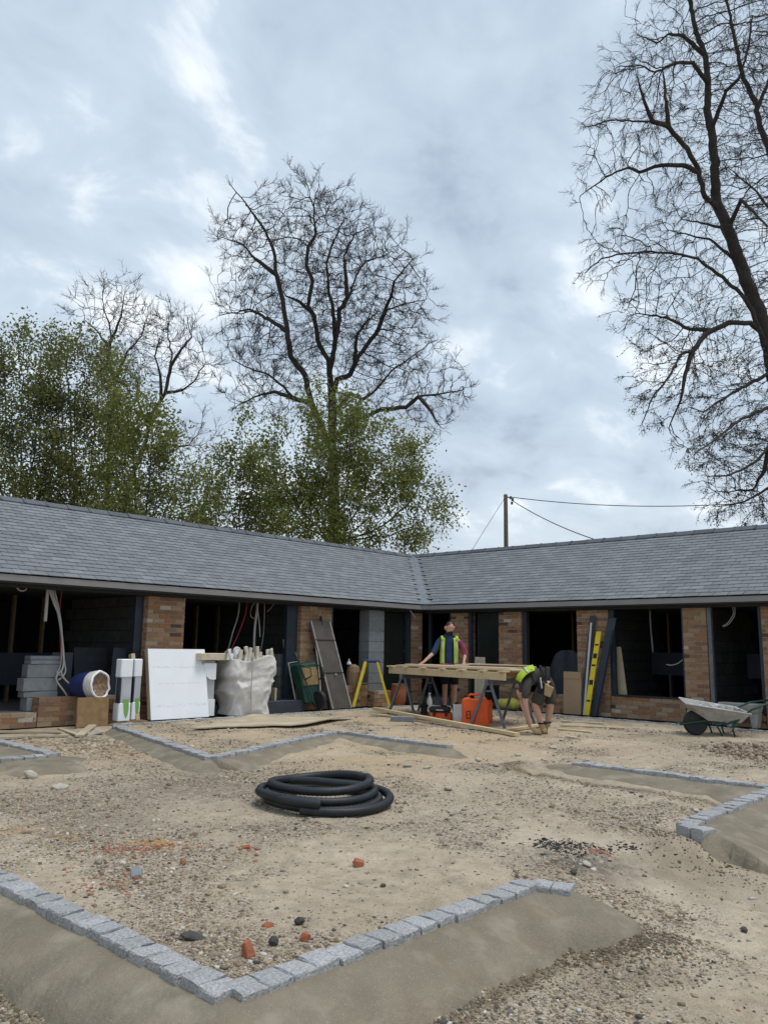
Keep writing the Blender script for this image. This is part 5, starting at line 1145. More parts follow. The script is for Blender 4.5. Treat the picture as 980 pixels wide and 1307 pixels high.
# step ladder
c = PY(474, 902, -.02); V_ = vdep(c); K = KPX(V_); t = thing('step_ladder', 'yellow fibreglass step ladder with a blue top standing before the low wall', 'ladder', (c.x, -.02, fl), FACE+.05)
H_ = K*56
m = MB(); m.box(-.20, .17, -.13, .13, H_-.045, H_+.01); m.build('top_cap', MT['navyplastic'], t, bevel=.015); m = MB(); m.box(-.19, .16, -.12, .12, H_+.011, H_+.016); m.build('top_tray', MT['blue'], t)
fl_ = {}
for s, nm in ((-1, 'a'), (1, 'b')):
    # front stiles (left pair) and rear stiles (right pair)
    m = MB(); m.beam((-.14+s*.02, s*.11, H_-.03), (-.41+.0*s, s*.26, 0), .065, .12, (0, 1, 0)); m.build('front_stile', MT['yellow'], t)
    m = MB(); m.beam((.11, s*.10, H_-.03), (.40, s*.24, 0), .045, .06, (0, 1, 0)); m.build('rear_stile', MT['yellow'], t)
for k in range(3):
    q = (k+1)/4; x = -.14-.27*(1-q)*1.0; yy_ = .11+.15*(1-q); m = MB(); m.box(x-.05, x+.05, -yy_, yy_, (H_-.03)*q, (H_-.03)*q+.03); m.build('tread', MT['galv'], t)
    m = MB(); x = .11+.29*(1-q); yy_ = .10+.14*(1-q); m.box(x-.012, x+.012, -yy_, yy_, (H_-.03)*q, (H_-.03)*q+.02); m.build('cross_bar', MT['yellow'], t)
for s in (-1, 1):
    m = MB(); m.beam((-.27, s*.18, H_*.5), (.26, s*.17, H_*.5), .012, .02); m.build('spreader', MT['steel'], t)
# paint-splashed things behind the ladder
m = MB(); m.lathe((0, 0, 0), [(.13, 0), (.15, .1), (.16, .3), (.14, .42), (.05, .47)], 12); thing_part('dusty_bin', 'dusty reddish bin on the low wall behind the ladder', 'bin', m, 'brickbit' if 0 else 'card', (PY(450, 868, .45).x, .44, .45), 0)
m = MB(); m.lathe((0, 0, 0), [(.06, 0), (.05, .04), (.015, .07), (.015, .12)], 10); thing_part('white_carton', 'small white carton perched on the dusty bin behind the ladder', 'carton', m, 'white', (PY(445, 845, .45).x, .44, .92), 0)
m = MB(); m.lathe((0, 0, 0), [(.15, 0), (.18, .10), (.19, .30), (.16, .44), (.17, .46), (.15, .47)], 14); thing_part('terracotta_pot', 'reddish-orange tub standing behind the left end of the work table', 'tub', m, 'terracotta', (PY(506, 885, .12).x, .06, fl), 0, smooth=True)
m = MB(); m.box(-.3, .3, -.09, .09, 0, .25)
# ---- leaning green barrow: seen from beneath
c = PY(402, 909, -.12); t = thing('wheelbarrow', 'old green wheelbarrow tipped up on its nose against the second pier', 'wheelbarrow', (c.x, -.12, fl), .10, 'wheelbarrows')
ln = lambda x, y, z: Vector((x, y+.16*z, z))
w0, w1 = .26, .34
def hexw(m, pb, pt): return m.hexa(pb+pt)
m = MB(); m.hexa([ln(-.22, .02, .14), ln(.30, .02, .12), ln(.27, .26, .16), ln(-.20, .26, .16), ln(-.36, .02, .92), ln(.22, .02, .98), ln(.22, .30, .98), ln(-.36, .30, .92)]); m.build('tray', MT['green'], t, bevel=.03)
m = MB(); m.tube([ln(-.38, .29, .95), ln(.25, .29, 1.02), ln(.34, .27, .12), ln(-.26, .27, .08)], .018, 6, closed=True); m.build('rolled_rim', MT['galv'], t)
m = MB(); m.hexa([ln(-.27, .0, .50), ln(.20, .0, .52), ln(.20, .019, .52), ln(-.27, .019, .50), ln(-.30, .0, .86), ln(.17, .0, .88), ln(.17, .019, .88), ln(-.30, .019, .86)]); m.build('rusty_plate', MT['osb'], t)
for s in (-1, 1):
    x = -.05+s*.20
    m = MB(); m.tube([ln(.06+s*.05, -.06, -.0), ln(.03+s*.12, -.05, .22), ln(-.02+s*.22, -.03, .60), ln(-.08+s*.30, -.0, 1.0), ln(-.10+s*.33, .03, 1.36 if s > 0 else 1.18)], .017, 7); m.build('handle_tube', MT['green'] if s < 0 else MT['steel_light'], t, smooth=True)
    m = MB(); m.tube([ln(-.03+s*.22, -.02, .62), ln(-.06+s*.2, -.22, .70), ln(-.07+s*.2, -.22, .86), ln(-.09+s*.28, -.0, .92)], .014, 6); m.build('leg', MT['green'], t, smooth=True)
def wheel(t, c, ax, R, th, rimm='steel_light'):
    m = MB(); m.lathe(Vector(c)-Vector(ax)*th/2, [(R*.66, 0), (R*.9, -.002), (R, th*.3), (R, th*.7), (R*.9, th), (R*.66, th)], 26, ax); w_ = m.build('wheel', MT['black'], t, smooth=False)
    m = MB(); m.lathe(Vector(c)-Vector(ax)*th*.36, [(R*.18, -.01), (R*.2, 0), (R*.62, .012), (R*.67, th*.1), (R*.67, th*.62), (R*.62, th*.7), (R*.2, th*.72), (R*.18, th*.75)], 20, ax); m.build('rim', MT[rimm], w_)
wheel(t, ln(.08, -.07, .21), (1, 0, .05), .19, .10)
# ---- right-hand wheelbarrow
p = ground(886, 938); K = KPX(vdep(p)); t = T_('wheelbarrow', 'galvanised wheelbarrow with green handles and black tyre loaded with pale rubble', 'wheelbarrow', p, FACE, 'wheelbarrows')
X_ = lambda px: (px-886)*K
Z_ = lambda py: (938-py)*K
wheel(t, (X_(887), -.02, .205), (0, 1, 0), .205, .10)
rim = [(X_(872.5), 0, Z_(899)), (X_(896), -.30, Z_(904.5)), (X_(947), -.30, Z_(914)), (X_(951), 0, Z_(907)), (X_(940), .32, Z_(899)), (X_(886), .30, Z_(893))]
rim = [(X_(872.5), -.13, Z_(899.5)), (X_(947), -.29, Z_(913)), (X_(952), -.25, Z_(908)), (X_(952), .25, Z_(905)), (X_(946), .29, Z_(905)), (X_(878), .20, Z_(893))]
bot = [(X_(882), -.10, Z_(908)), (X_(899), -.17, Z_(920)), (X_(938), -.20, Z_(922)), (X_(938), .2, Z_(922)), (X_(899), .17, Z_(920)), (X_(882), .10, Z_(908))]
rimc = [(X_(872.5), -.20, Z_(900)), (X_(905), -.32, Z_(904)), (X_(948), -.30, Z_(910.5)), (X_(948), .30, Z_(905)), (X_(905), .32, Z_(899)), (X_(874), .20, Z_(894))]
m = MB(); sc_ = lambda P_, k, dz=0: [(x*k+(1-k)*X_(912), y*k, z+dz) for x, y, z in P_]
ring = [bot, rimc, sc_(rimc, .97, .004), sc_(bot, .95, .02)]
m.add([q for R_ in ring for q in R_], [(r_*6+k, r_*6+(k+1) % 6, r_*6+6+(k+1) % 6, r_*6+6+k) for r_ in range(3) for k in range(6)]+[tuple(range(5, -1, -1)), tuple(18+k for k in range(6))]); m.build('tray', MT['galv'], t, bevel=.012)
m = MB(); m.tube(rimc, .013, 6, closed=True); m.build('rolled_rim', MT['silver'], t, smooth=True)
for s in (-1, 1):
    y = s*.20
    m = MB(); m.tube([(X_(866), s*.09, Z_(925)), (X_(897), s*.13, Z_(920)), (X_(920), y, Z_(923.5)), (X_(935), y*1.1, Z_(917)), (X_(950), s*.27, Z_(905)), (X_(965), s*.28, Z_(899)), (X_(984), s*.28, Z_(896))], .017, 8); m.build('handle_tube', MT['green'], t, smooth=True)
    m = MB(); m.tube([(X_(984), s*.28, Z_(896)), (X_(992), s*.28, Z_(895.5))], .022, 8); m.build('grip', MT['black'], t)
    m = MB(); m.tube([(X_(903), s*.15, Z_(920)), (X_(908), s*.17, Z_(924)), (X_(912), s*.2, Z_(932)), (X_(914), s*.22, .0)], .015, 7); m.build('leg', MT['green'], t, smooth=True)
    m = MB(); m.tube([(X_(938), s*.22, Z_(915)), (X_(930), s*.22, Z_(922)), (X_(927), s*.22, Z_(930)), (X_(929), s*.22, .0)], .015, 7); m.build('leg', MT['green'], t, smooth=True)
m = MB(); m.tube([(X_(868), -.10, Z_(925)), (X_(868), .10, Z_(925))], .012, 6); m.build('nose_bar', MT['steel_light'], t)
W_ = XF[t.name]; rr_ = random.Random(5); m = MB()
for k in range(46):
    x = X_(rr_.uniform(883, 941)); y = rr_.uniform(-.2, .2); s = rr_.uniform(.025, .06); z = Z_(903.5+.12*(x/K-26+26)*.6)-.01+rr_.uniform(-.02, .045)-abs(y)*.10
    c = W_ @ Vector((x, y, z)); M_ = Matrix.Rotation(rr_.uniform(0, 6), 3, 'Z') @ Matrix.Rotation(rr_.uniform(-.6, .6), 3, 'X')
    m.hexa([c+M_ @ Vector(q)*s for q in ((-1.2, -.9, -.5), (1, -1, -.6), (1.1, .9, -.4), (-.9, 1, -.6), (-.9, -.7, .5), (.8, -.9, .6), (.9, .8, .4), (-1, .7, .6))])
o = m.build('rubble_load', mat('pale_rubble', (.50, .49, .47), .9, .35, 9, .5, 40, island=.3), None, fix=False); o['kind'] = 'stuff'; 
# ---- cardboard, level, dark boards against the third right-hand pier
def faceR(px0, px1, py, X0): a = PX(px0, py, X0); b = PX(px1, py, X0); return a, b
a, b = faceR(718.5, 741, 911, -.02); a.z = b.z = fl
t, up, nr, w = slab('cardboard_sheet', 'tall brown cardboard box leaning on the low wall beside the dark boards', 'cardboard', a, b, .86, .06, .10, 'card')
m = MB(); q = [Vector((0, -.008, 0)), Vector((w, -.008, 0)), Vector((w, .02, 0)), Vector((0, .02, 0))]; m.hexa([x+up*.72 for x in q]+[x+up*.865-Vector((0, .0, 0)) for x in q]); m.build('top_flap', MT['card'], t, bevel=.004)
for (pa, pb, hh, sh, mt_, lb, xo, ln_) in ((739.5, 747, 2.05, .07, 'slateboard', 'narrow dark board left of the yellow spirit level', -.02, .13), (752, 762.5, 2.0, .17, 'slateboard', 'wide dark grey board leaning right of the yellow spirit level', -.01, .13), (757, 760, 1.75, .17, 'frame', 'thin blue-black strip in front of the wide dark board', -.06, .14)):
    a, b = faceR(pa, pb, 914, xo); a.z = b.z = fl; slab('dark_board', lb, 'board', a, b, hh, ln_, .018, mt_, shift=sh, group='dark boards on the third pier')
a, b = faceR(743.5, 746, 914, -.035); a.z = b.z = fl; slab('metal_strip', 'pale metal strip between the dark boards', 'strip', a, b, 1.9, .12, .01, 'silver', shift=.05)
a, b = faceR(744.5, 750.8, 914.5, -.10); a.z = b.z = fl
t, up, nr, w = slab('spirit_level', 'long bright yellow spirit level leaning upright on the dark boards', 'spirit level', a, b, 1.72, .12, .03, 'yellow', shift=.13)
for z in (.28, .62, 1.0, 1.16, 1.42):
    hh = .10 if z in (.62, 1.16) else .035; m = MB(); q = [Vector((w*.12, -.004, 0)), Vector((w*.88, -.004, 0)), Vector((w*.88, .02, 0)), Vector((w*.12, .02, 0))]; m.hexa([x+up*z for x in q]+[x+up*(z+hh) for x in q]); m.build('vial_window', MT['black'], t)
for z in (.0, 1.715): m = MB(); q = [Vector((0, -.003, 0)), Vector((w, -.003, 0)), Vector((w, .035, 0)), Vector((0, .035, 0))]; m.hexa([x+up*z for x in q]+[x+up*(z+.01) for x in q]); m.build('end_cap', MT['black'], t)
# boards in the window and other pieces in the right wing
a, b = PX(789, 889, .55), PX(800, 890, .55); a.z = b.z = .42; slab('pale_board', 'pale board leaning inside the window of the right wing', 'board', a, b, .98, .04, .02, 'foam', shift=-.13)
a, b = PX(785.5, 889, .60), PX(790, 889, .60); a.z = b.z = .42; slab('pale_board', 'narrow grey-green board behind the pale one in the window', 'board', a, b, .98, .04, .02, 'block', shift=-.13)
a, b = PX(605, 900, .15), PX(617.5, 900, .15); a.z = b.z = fl; slab('pale_board', 'upright grey-green plank standing behind the orange can', 'board', a, b, 1.12, .03, .03, 'cream', shift=.0)
# sheeted heap inside the third bay
m = MB(); n = 18; vs = []; fs = []
for i in range(n+1):
    for j in range(9):
        x = i/n; y = j/8; hgt = (.55+.45*math.sin(x*3.0)**.8)*(1-y*.2)*(0.15+sstep(-.15, .35, min(x, 1-x))*.85)
        vs.append((x*1.25, y*1.0+.03*math.sin(i), hgt+.05*fbm(np.array([i*.8]), np.array([j*.9]), 2, 4)[0]-(0 if j else .0)))
for i in range(n):
    for j in range(8): k = i*9+j; fs.append((k, k+9, k+10, k+1))
for i in range(n+1): vs.append((i/n*1.25, -.03, -.1))
q = (n+1)*9
for i in range(n): fs.append((q+i, q+i+1, (i+1)*9, i*9))
m.add(vs, fs); a = PX(689, 880, .9); thing_part('sheeted_heap', 'dark sheeted heap inside the bay behind the bending man', 'heap', m, 'slateboard', (1.0, a.y, .30), -math.pi/2)
# yellow-and-blue sack and small stuff between wall and kerb
m = MB(); vs = []; 
def pillow(m, cx, cy, cz, lx, ly, lz, rz=0, n=12):
    c, s = math.cos(rz), math.sin(rz); vs = []; fs = []
    for i in range(n+1):
        ph = -math.pi/2+math.pi*i/n
        for k in range(16):
            th = 2*math.pi*k/16; x = math.copysign(abs(math.cos(th))**.5, math.cos(th))*math.cos(ph)**.6; y = math.copysign(abs(math.sin(th))**.5, math.sin(th))*math.cos(ph)**.6; z = math.sin(ph)*(1+.12*math.sin(3*x+2*y))
            vs.append((cx+(x*c-y*s)*lx if 0 else cx+x*lx*c-y*ly*s, cy+x*lx*s+y*ly*c, cz+lz*z))
    for i in range(n):
        for k in range(16): k2 = (k+1) % 16; fs.append((i*16+k, i*16+k2, i*16+16+k2, i*16+16+k))
    return m.add(vs, fs)
a = PX(650, 903, -.08); t = thing('plastic_sack', 'yellow plastic sack lying by the wall behind the right sawhorse', 'sack', (-.10, a.y, .04), -math.pi/2)
pillow(MB(), 0, 0, .10, .26, .16, .11).build('sack_body', MT['lime'], t, smooth=True); pillow(MB(), -.26, .02, .13, .08, .10, .06).build('blue_corner', MT['blue'], t, smooth=True)
a = PX(634, 900, -.05); t2 = pillow(MB(), 0, 0, .06, .2, .12, .05); thing_part('cloth_bundle', 'small dark bundle lying left of the yellow sack', 'bundle', t2, 'blackcloth', (-.12, a.y, .03), 0, smooth=True)
for k, (px, lb) in enumerate(((628, 'brick lying at the wall foot left of the yellow sack'), (655, 'brown brick behind the yellow sack'), (700, 'loose brick at the wall foot right of the bending man'), (708, 'second loose brick between the man and the cardboard'))):
    a = PX(px, 898, .05); m = MB(); m.box(-.12, .12, -.055, .055, 0, .075); thing_part('loose_brick', lb, 'brick', m, 'brick', (.02, a.y, .005), 1.57+k*.2, 'loose bricks by the right wall', .006)
a = PX(944, 925, -.10); t = thing('grey_trough', 'grey metal trough on bracket legs behind the barrow handles', 'trough', (-.02, a.y, fl), -math.pi/2)
m = MB(); m.hexa([(-.30, -.12, .26), (.32, -.12, .26), (.32, .12, .26), (-.30, .12, .26), (-.36, -.15, .42), (.36, -.15, .42), (.36, .15, .42), (-.36, .15, .42)]); m.build('trough_body', MT['galv'], t, bevel=.01)
for s in (-.2, .24): m = MB(); m.hexa([(s-.03, -.1, 0), (s+.05, -.1, 0), (s+.05, .1, 0), (s-.03, .1, 0), (s-.07, -.1, .262), (s+.09, -.1, .262), (s+.09, .1, .262), (s-.07, .1, .262)]); m.build('bracket_leg', MT['galv'], t)
# ---- cables and hoses hanging in the bays
def cable(name, label, cat, lines, m_, r_=.012, group=None):
    o3 = Vector(lines[0][0]); t = thing(name, label, cat, o3, 0, group)
    for ln_ in lines:
        m = MB(); pts_ = [Vector(p)-o3 for p in ln_]
        # smooth
        sm = []
        for i in range(len(pts_)-1):
            p0, p1, p2, p3 = pts_[max(i-1, 0)], pts_[i], pts_[i+1], pts_[min(i+2, len(pts_)-1)]
            for k in range(5): u = k/5; sm.append(.5*((2*p1)+(-p0+p2)*u+(2*p0-5*p1+4*p2-p3)*u*u+(-p0+3*p1-3*p2+p3)*u**3))
        sm.append(pts_[-1]); m.tube(sm, r_, 6); m.build('strand', MT[m_] if len(ln_) else 0, t, smooth=True, fix=False)
    return t
LY = .47
pl = lambda L_, y=LY: [PY(px, py, y) for px, py in L_]
cable('cable_bundle', 'bundle of pale cables hanging in the far left bay down to the sack', 'cables', [pl([(66, 750), (73, 775), (78, 800), (80, 830), (83, 848), (84, 857), (80, 864), (75, 868)]), pl([(69, 750), (75, 775), (79, 802), (79, 838), (77, 852), (73, 860), (78, 862)], .50), pl([(62, 750), (70, 772), (77, 790), (80, 815), (82, 845), (79, 860), (88, 872), (98, 878)], .44), pl([(64, 750), (74, 782), (80, 820), (81, 850), (72, 866), (82, 882), (86, 888)], .46)], 'cable', .014)
cable('red_cable', 'thin red cable hanging beside the pale bundle in the left bay', 'cable', [pl([(80, 750), (77, 775), (77, 810), (78, 840), (76, 862), (72, 866)], .52)], 'redcable', .008)
m = MB(); a, b = PY(61.5, 752, .50), PY(58.2, 793, .50); m.tube([(0, 0, 0), b-a], .026, 10); thing_part('conduit_pipe', 'short white pipe hanging left of the cable bundle', 'pipe', m, 'cable', a, 0)
cable('cable_loop', 'small coil of pale cable hung under the beam at far left', 'cable', [pl([(21, 745), (22, 750), (27, 754), (33, 753), (35, 748), (34, 744)])], 'cable', .012)
cable('red_cable', 'curving red cable hanging in the second bay above the bulk bag', 'cable', [pl([(316, 765), (313, 785), (304, 810), (297, 825), (293, 838)], .7)], 'redcable', .013)
cable('grey_hose', 'dark grey hose hanging left of the red cable in the second bay', 'hose', [pl([(306, 765), (304, 785), (297, 808), (291, 830)], .8)], 'steel_light', .016)
cable('white_hose', 'white hose hanging straight down behind the bulk bag', 'hose', [pl([(329, 765), (328, 780), (325, 805), (324, 842)], .6)], 'cable', .026)
cable('white_hose', 'short bent white cable end beside the straight white hose', 'hose', [pl([(328, 772), (331, 795), (332, 813)], .55)], 'cable', .011)
cable('cable_loop', 'dark cable loop hung near the top of the second bay', 'cable', [pl([(326, 768), (321, 776), (320, 786), (325, 790)], .6), pl([(338, 766), (337, 800), (334, 825), (330, 838)], .6), pl([(352, 768), (346, 776), (341, 781)], .6)], 'steel_light', .008)
cable('white_hose', 'pink-white cable down the edge of the doorway behind the right sawhorse', 'cable', [[PX(px, py, .46) for px, py in ((666, 782), (668, 800), (668, 825), (666, 850), (664, 880))]], 'cable', .014)
cable('cable_loop', 'white cable hoop hanging in the doorway at right', 'cable', [[PX(px, py, .5) for px, py in ((937, 773), (937, 785), (930, 796), (922, 800))], [PX(px, py, .5) for px, py in ((934, 773), (935, 784), (928, 795), (921, 799))]], 'cable', .007)
cable('cable_loop', 'white cable curving out from the right jamb of the window', 'cable', [[PX(px, py, .48) for px, py in ((871, 842), (864, 847), (856, 849), (850, 848))]], 'cable', .009)
cable('grey_hose', 'thin grey pipe hanging in the middle of the window opening', 'hose', [[PX(px, py, .7) for px, py in ((829, 778), (830, 800), (833, 833))]], 'steel', .02)
cable('grey_hose', 'bent grey pipe stub hanging near the valley corner', 'hose', [[PY(px, py, .2) for px, py in ((521, 776), (526, 783), (530, 789))]], 'cable', .016)
# ---- telegraph pole, wires and stay
V4 = 42.0; top = PV(645, 632, V4); gp = Vector((top.x, top.y, -.1))
t = thing('telegraph_pole', 'dark wooden telegraph pole rising behind the roof of the right wing', 'pole', gp, 0)
m = MB(); m.tube([(0, 0, 0), (0, 0, top.z+.1)], [.15, .105], 12); m.build('pole_shaft', MT['polewood'], t, smooth=True)
m = MB(); m.lathe((0, 0, top.z+.1), [(.11, 0), (.09, .05)], 12); m.build('pole_cap', MT['galv'], t)
m = MB(); a = PV(652, 636, V4)-gp; m.beam((0, 0, a.z+.1), (a.x*1.0, a.y, a.z), .05, .05); m.build('cross_bracket', MT['frame'], t)
for (px, py) in ((651.5, 635), (654, 637.5), (653, 642)): a = PV(px, py, V4)-gp; m = MB(); m.lathe(a-Vector((0, 0, .08)), [(.05, 0), (.07, .04), (.05, .08), (.065, .12), (.03, .16)], 10); m.build('insulator', MT['frame'], t)
def wire(label, p0, p1, sag, r_=.022):
    m = MB(); o3 = p0; pts_ = []
    for i in range(25): q = i/24; p = p0.lerp(p1, q)-p0; p.z -= sag*4*q*(1-q); pts_.append(p)
    m.tube(pts_, r_, 5, cap=False); o = m.build('overhead_wire', MT['wire'], None, fix=False); o.location = p0; tag(o, label, 'wire', 'wires on the telegraph pole')
wire('upper wire running almost level from the pole to the right tree', PV(652, 634.5, V4), PV(1150, 617, 36), .75)
wire('lower wire sloping down behind the right roof', PV(652, 638, V4), PV(800, 701, 30), .25)
wire('thin stay wire slanting from the pole down to the left roof', PV(644, 635, V4), PV(596, 712, V4-4), .0, .012)
# ---- chunky loose pieces one can point to on the ground
def lump(name, label, cat, px, py, s, mt_, elong=(1, .8, .7), seed=1, rz=0, dz=0.0):
    q = random.Random(seed); m = MB()
    c = ground(px, py); v = [(-1, -1, -1), (1, -1, -1), (1, 1, -1), (-1, 1, -1), (-.85, -.8, .9), (.8, -.9, 1), (.9, .75, .8), (-.7, .85, 1)]
    if mt_ in ('terracotta', 'block') or name == 'pale_block': m.hexa([tuple(k*s/2*e_*(1+q.uniform(-.26, .20)) for k, e_ in zip(p, elong)) for p in v])
    else:
        iv, jf = ico(); m.add([tuple(k*s*.60*e_*(1+q.uniform(-.26, .22)) for k, e_ in zip(p, elong)) for p in iv], [tuple(f_) for f_ in jf])
    o = m.build(name, MT[mt_], None, bevel=s*.05); o.location = (c.x, c.y, c.z+s*elong[2]*.36+dz); o.rotation_euler = (q.uniform(-.3, .3), q.uniform(-.3, .3), rz+q.uniform(0, 3)); tag(o, label, cat); return o
lump('brick_piece', 'bright orange broken brick standing in the gravel by the near kerb corner', 'brick piece', 315, 1221, .075, 'terracotta', (.7, .6, 1.15), 2)
lump('brick_piece', 'small orange brick chunk alone on smooth sand in the middle', 'brick piece', 458, 1103, .075, 'terracotta', (1.1, .8, .6), 3)
lump('brick_piece', 'brown-orange pebble of brick near the right half of the near kerb', 'brick piece', 391, 1200, .05, 'terracotta', (1, .8, .8), 4)
lump('brick_piece', 'flat faded brick flake in gravel left of centre', 'brick piece', 341, 1183, .05, 'terracotta', (1.1, .9, .4), 5)
lump('brick_piece', 'reddish brick chip left of the lone orange chunk', 'brick piece', 314, 1083, .05, 'terracotta', (1.2, .8, .5), 6)
lump('brick_piece', 'dark red brick chip in the brick crumbs at left', 'brick piece', 234, 1104, .05, 'brickbit', (1, .9, .9), 7)
lump('brick_piece', 'red brick fragment behind the gravel band, left of centre', 'brick piece', 256, 974, .11, 'brickbit', (1.1, .9, .5), 8)
lump('brick_piece', 'red and purple brick fragment beside the coil', 'brick piece', 277, 977, .12, 'brickbit', (1.2, .8, .5), 9)
lump('dark_stone', 'flat charcoal-grey stone lying just inside the near kerb', 'stone', 246, 1199, .105, 'darkston', (1.15, .7, .38), 10, .6)
lump('dark_stone', 'dark rounded pebble in the gravel near the kerb corner', 'stone', 382, 1180, .06, 'darkston', (1, .8, .7), 11)
lump('dark_stone', 'grey-blue pebble beside the standing orange brick', 'stone', 349, 1206, .055, 'darkston', (1, .9, .9), 12)
lump('dark_stone', 'small black clod on the open sand right of the orange chunk', 'stone', 489, 1132, .04, 'darkston', (1, .8, .6), 13)
lump('dark_stone', 'dark pebble alone on the sand at far right', 'stone', 949, 1189, .05, 'darkston', (1, .8, .6), 14)
lump('dark_stone', 'dark brown pebble beyond the end of the near kerb', 'stone', 732, 1119, .05, 'darkston', (1, .9, .6), 15)
lump('grey_flake', 'flat grey-brown slab of mortar among the brick crumbs', 'mortar piece', 174, 1117, .13, 'block', (1.1, .6, .22), 16, .3)
lump('pale_stone', 'large pale stone at left below the far kerb corner', 'stone', 39, 993, .15, 'paleston', (1, .8, .55), 17)
lump('pale_stone', 'pale oval stone left, right of the largest pale stone', 'stone', 77, 1007, .13, 'paleston', (1.2, .8, .4), 18)
lump('pale_stone', 'small white-grey stone near the left brick crumbs', 'stone', 127, 1102, .08, 'paleston', (1, .7, .8), 19)
lump('pale_stone', 'pale stone before the second mortar slope at right', 'stone', 888, 1036, .07, 'paleston', (1.3, .8, .5), 20)
lump('pale_stone', 'small green-grey stone right of the charred patch', 'stone', 748, 1104, .08, 'paleston', (1, .8, .5), 21)
lump('pale_block', 'pale broken block beside the chipboard sheet', 'block', 122, 937, .24, 'paleston', (1.1, .5, .3), 22)
lump('pale_block', 'white lump lying on the plank at the left wall', 'block', 36, 928, .16, 'paleston', (1.2, .6, .35), 23)
for k, (px, py) in enumerate(((610, 972), (632, 978), (520, 979), (545, 981), (572, 1010), (660, 965), (705, 955))): lump('sand_clod', ['pair-left pale clod beyond the coil towards the table', 'pale clod right of the pair beyond the coil', 'sandy clod left of two below the middle kerb end', 'sandy clod right of two below the middle kerb end', 'pale clod on open ground right of the coil', 'small clod in front of the bending man', 'small clod left of the right kerb start'][k], 'clod', px, py, .10, 'paleston', (1.2, .8, .45), 30+k)
# heap of broken brick at the right edge, loose rubble at the left wall, dropped sand by the barrow
bh = blob(972, 964, .30, .35, 900); scatter('rubble_heap', bh, np.exp(rng.normal(math.log(.012), .5, len(bh))), mat('broken_brick', (.44, .34, .25), .95, .35, 9, .4, 40, island=.45), CUBE, flat=1.0, rng=rng, sink=-.2)
bh = np.concatenate([blob(110, 950, .75, .3, 620), blob(180, 958, .7, .3, 380)]); scatter('loose_rubble', bh, np.exp(rng.normal(math.log(.020), .5, len(bh))), mat('rubble', (.46, .37, .26), .95, .35, 9, .4, 40, island=.45), ico(), rng=rng)
# ================================================================ PEOPLE
def skin(name, J, bones, mt, parent, sub=2, root=None, mod=None):
    """J: joint -> (x, y, z, r) or (x, y, z, rx, ry); bones: chains of joints; one continuous skinned surface"""
    names = list(J); ix = {n: i for i, n in enumerate(names)}
    me = bpy.data.meshes.new(name); ed = set()
    for c in bones:
        for a, b in zip(c[:-1], c[1:]): ed.add((ix[a], ix[b]))
    me.from_pydata([J[n][:3] for n in names], list(ed), []); ob = bpy.data.objects.new(name, me); COL.objects.link(ob)
    ob.modifiers.new('s', 'SKIN'); sv = me.skin_vertices[0].data
    for n in names: q = J[n]; sv[ix[n]].radius = (q[3], q[4] if len(q) > 4 else q[3]); sv[ix[n]].use_root = (n == (root or names[0]))
    ob.modifiers['s'].use_smooth_shade = True; ob.modifiers['s'].branch_smoothing = .6
    u = ob.modifiers.new('u', 'SUBSURF'); u.levels = sub; u.render_levels = sub
    dg = bpy.context.evaluated_depsgraph_get(); dg.update(); nm = bpy.data.meshes.new_from_object(ob.evaluated_get(dg))
    bpy.data.objects.remove(ob); nm.materials.clear(); nm.materials.append(MT[mt])
    if mod:
        for v in nm.vertices: mod(v)
    nm.name = name; return link(name, nm, parent)
def hand(J, bones, w, wrist, elbow, palm_dir, spread_dir, curl_dir, s=1.0, side=1):
    """palm and five fingers rooted in the wrist joint w"""
    W_ = Vector(wrist); d = Vector(palm_dir).normalized(); sp = Vector(spread_dir).normalized(); cu = Vector(curl_dir).normalized()
    pm = W_+d*.045*s; J[w+'_palm'] = (*pm, .020*s, .034*s); bones.append([w, w+'_palm'])
    for k, (o, ln_) in enumerate(((-.030, .072), (-.010, .082), (.010, .078), (.029, .062))):
        a = W_+d*.088*s+sp*o*s; b = a+(d*.8+cu*.45).normalized()*ln_*.5*s; c = b+(d*.45+cu*.85).normalized()*ln_*.5*s
        n = f'{w}_f{k}'; J[n+'a'] = (*a, .0105*s); J[n+'b'] = (*b, .0092*s); J[n+'c'] = (*c, .0075*s); bones.append([w+'_palm', n+'a', n+'b', n+'c'])
    a = W_+d*.035*s-sp*.038*s*side; b = a+(d*.6-sp*.5*side+cu*.4).normalized()*.035*s; c = b+(d*.9+cu*.5).normalized()*.03*s
    J[w+'_ta'] = (*a, .013*s); J[w+'_tb'] = (*b, .011*s); J[w+'_tc'] = (*c, .009*s); bones.append([w+'_palm', w+'_ta', w+'_tb', w+'_tc'])
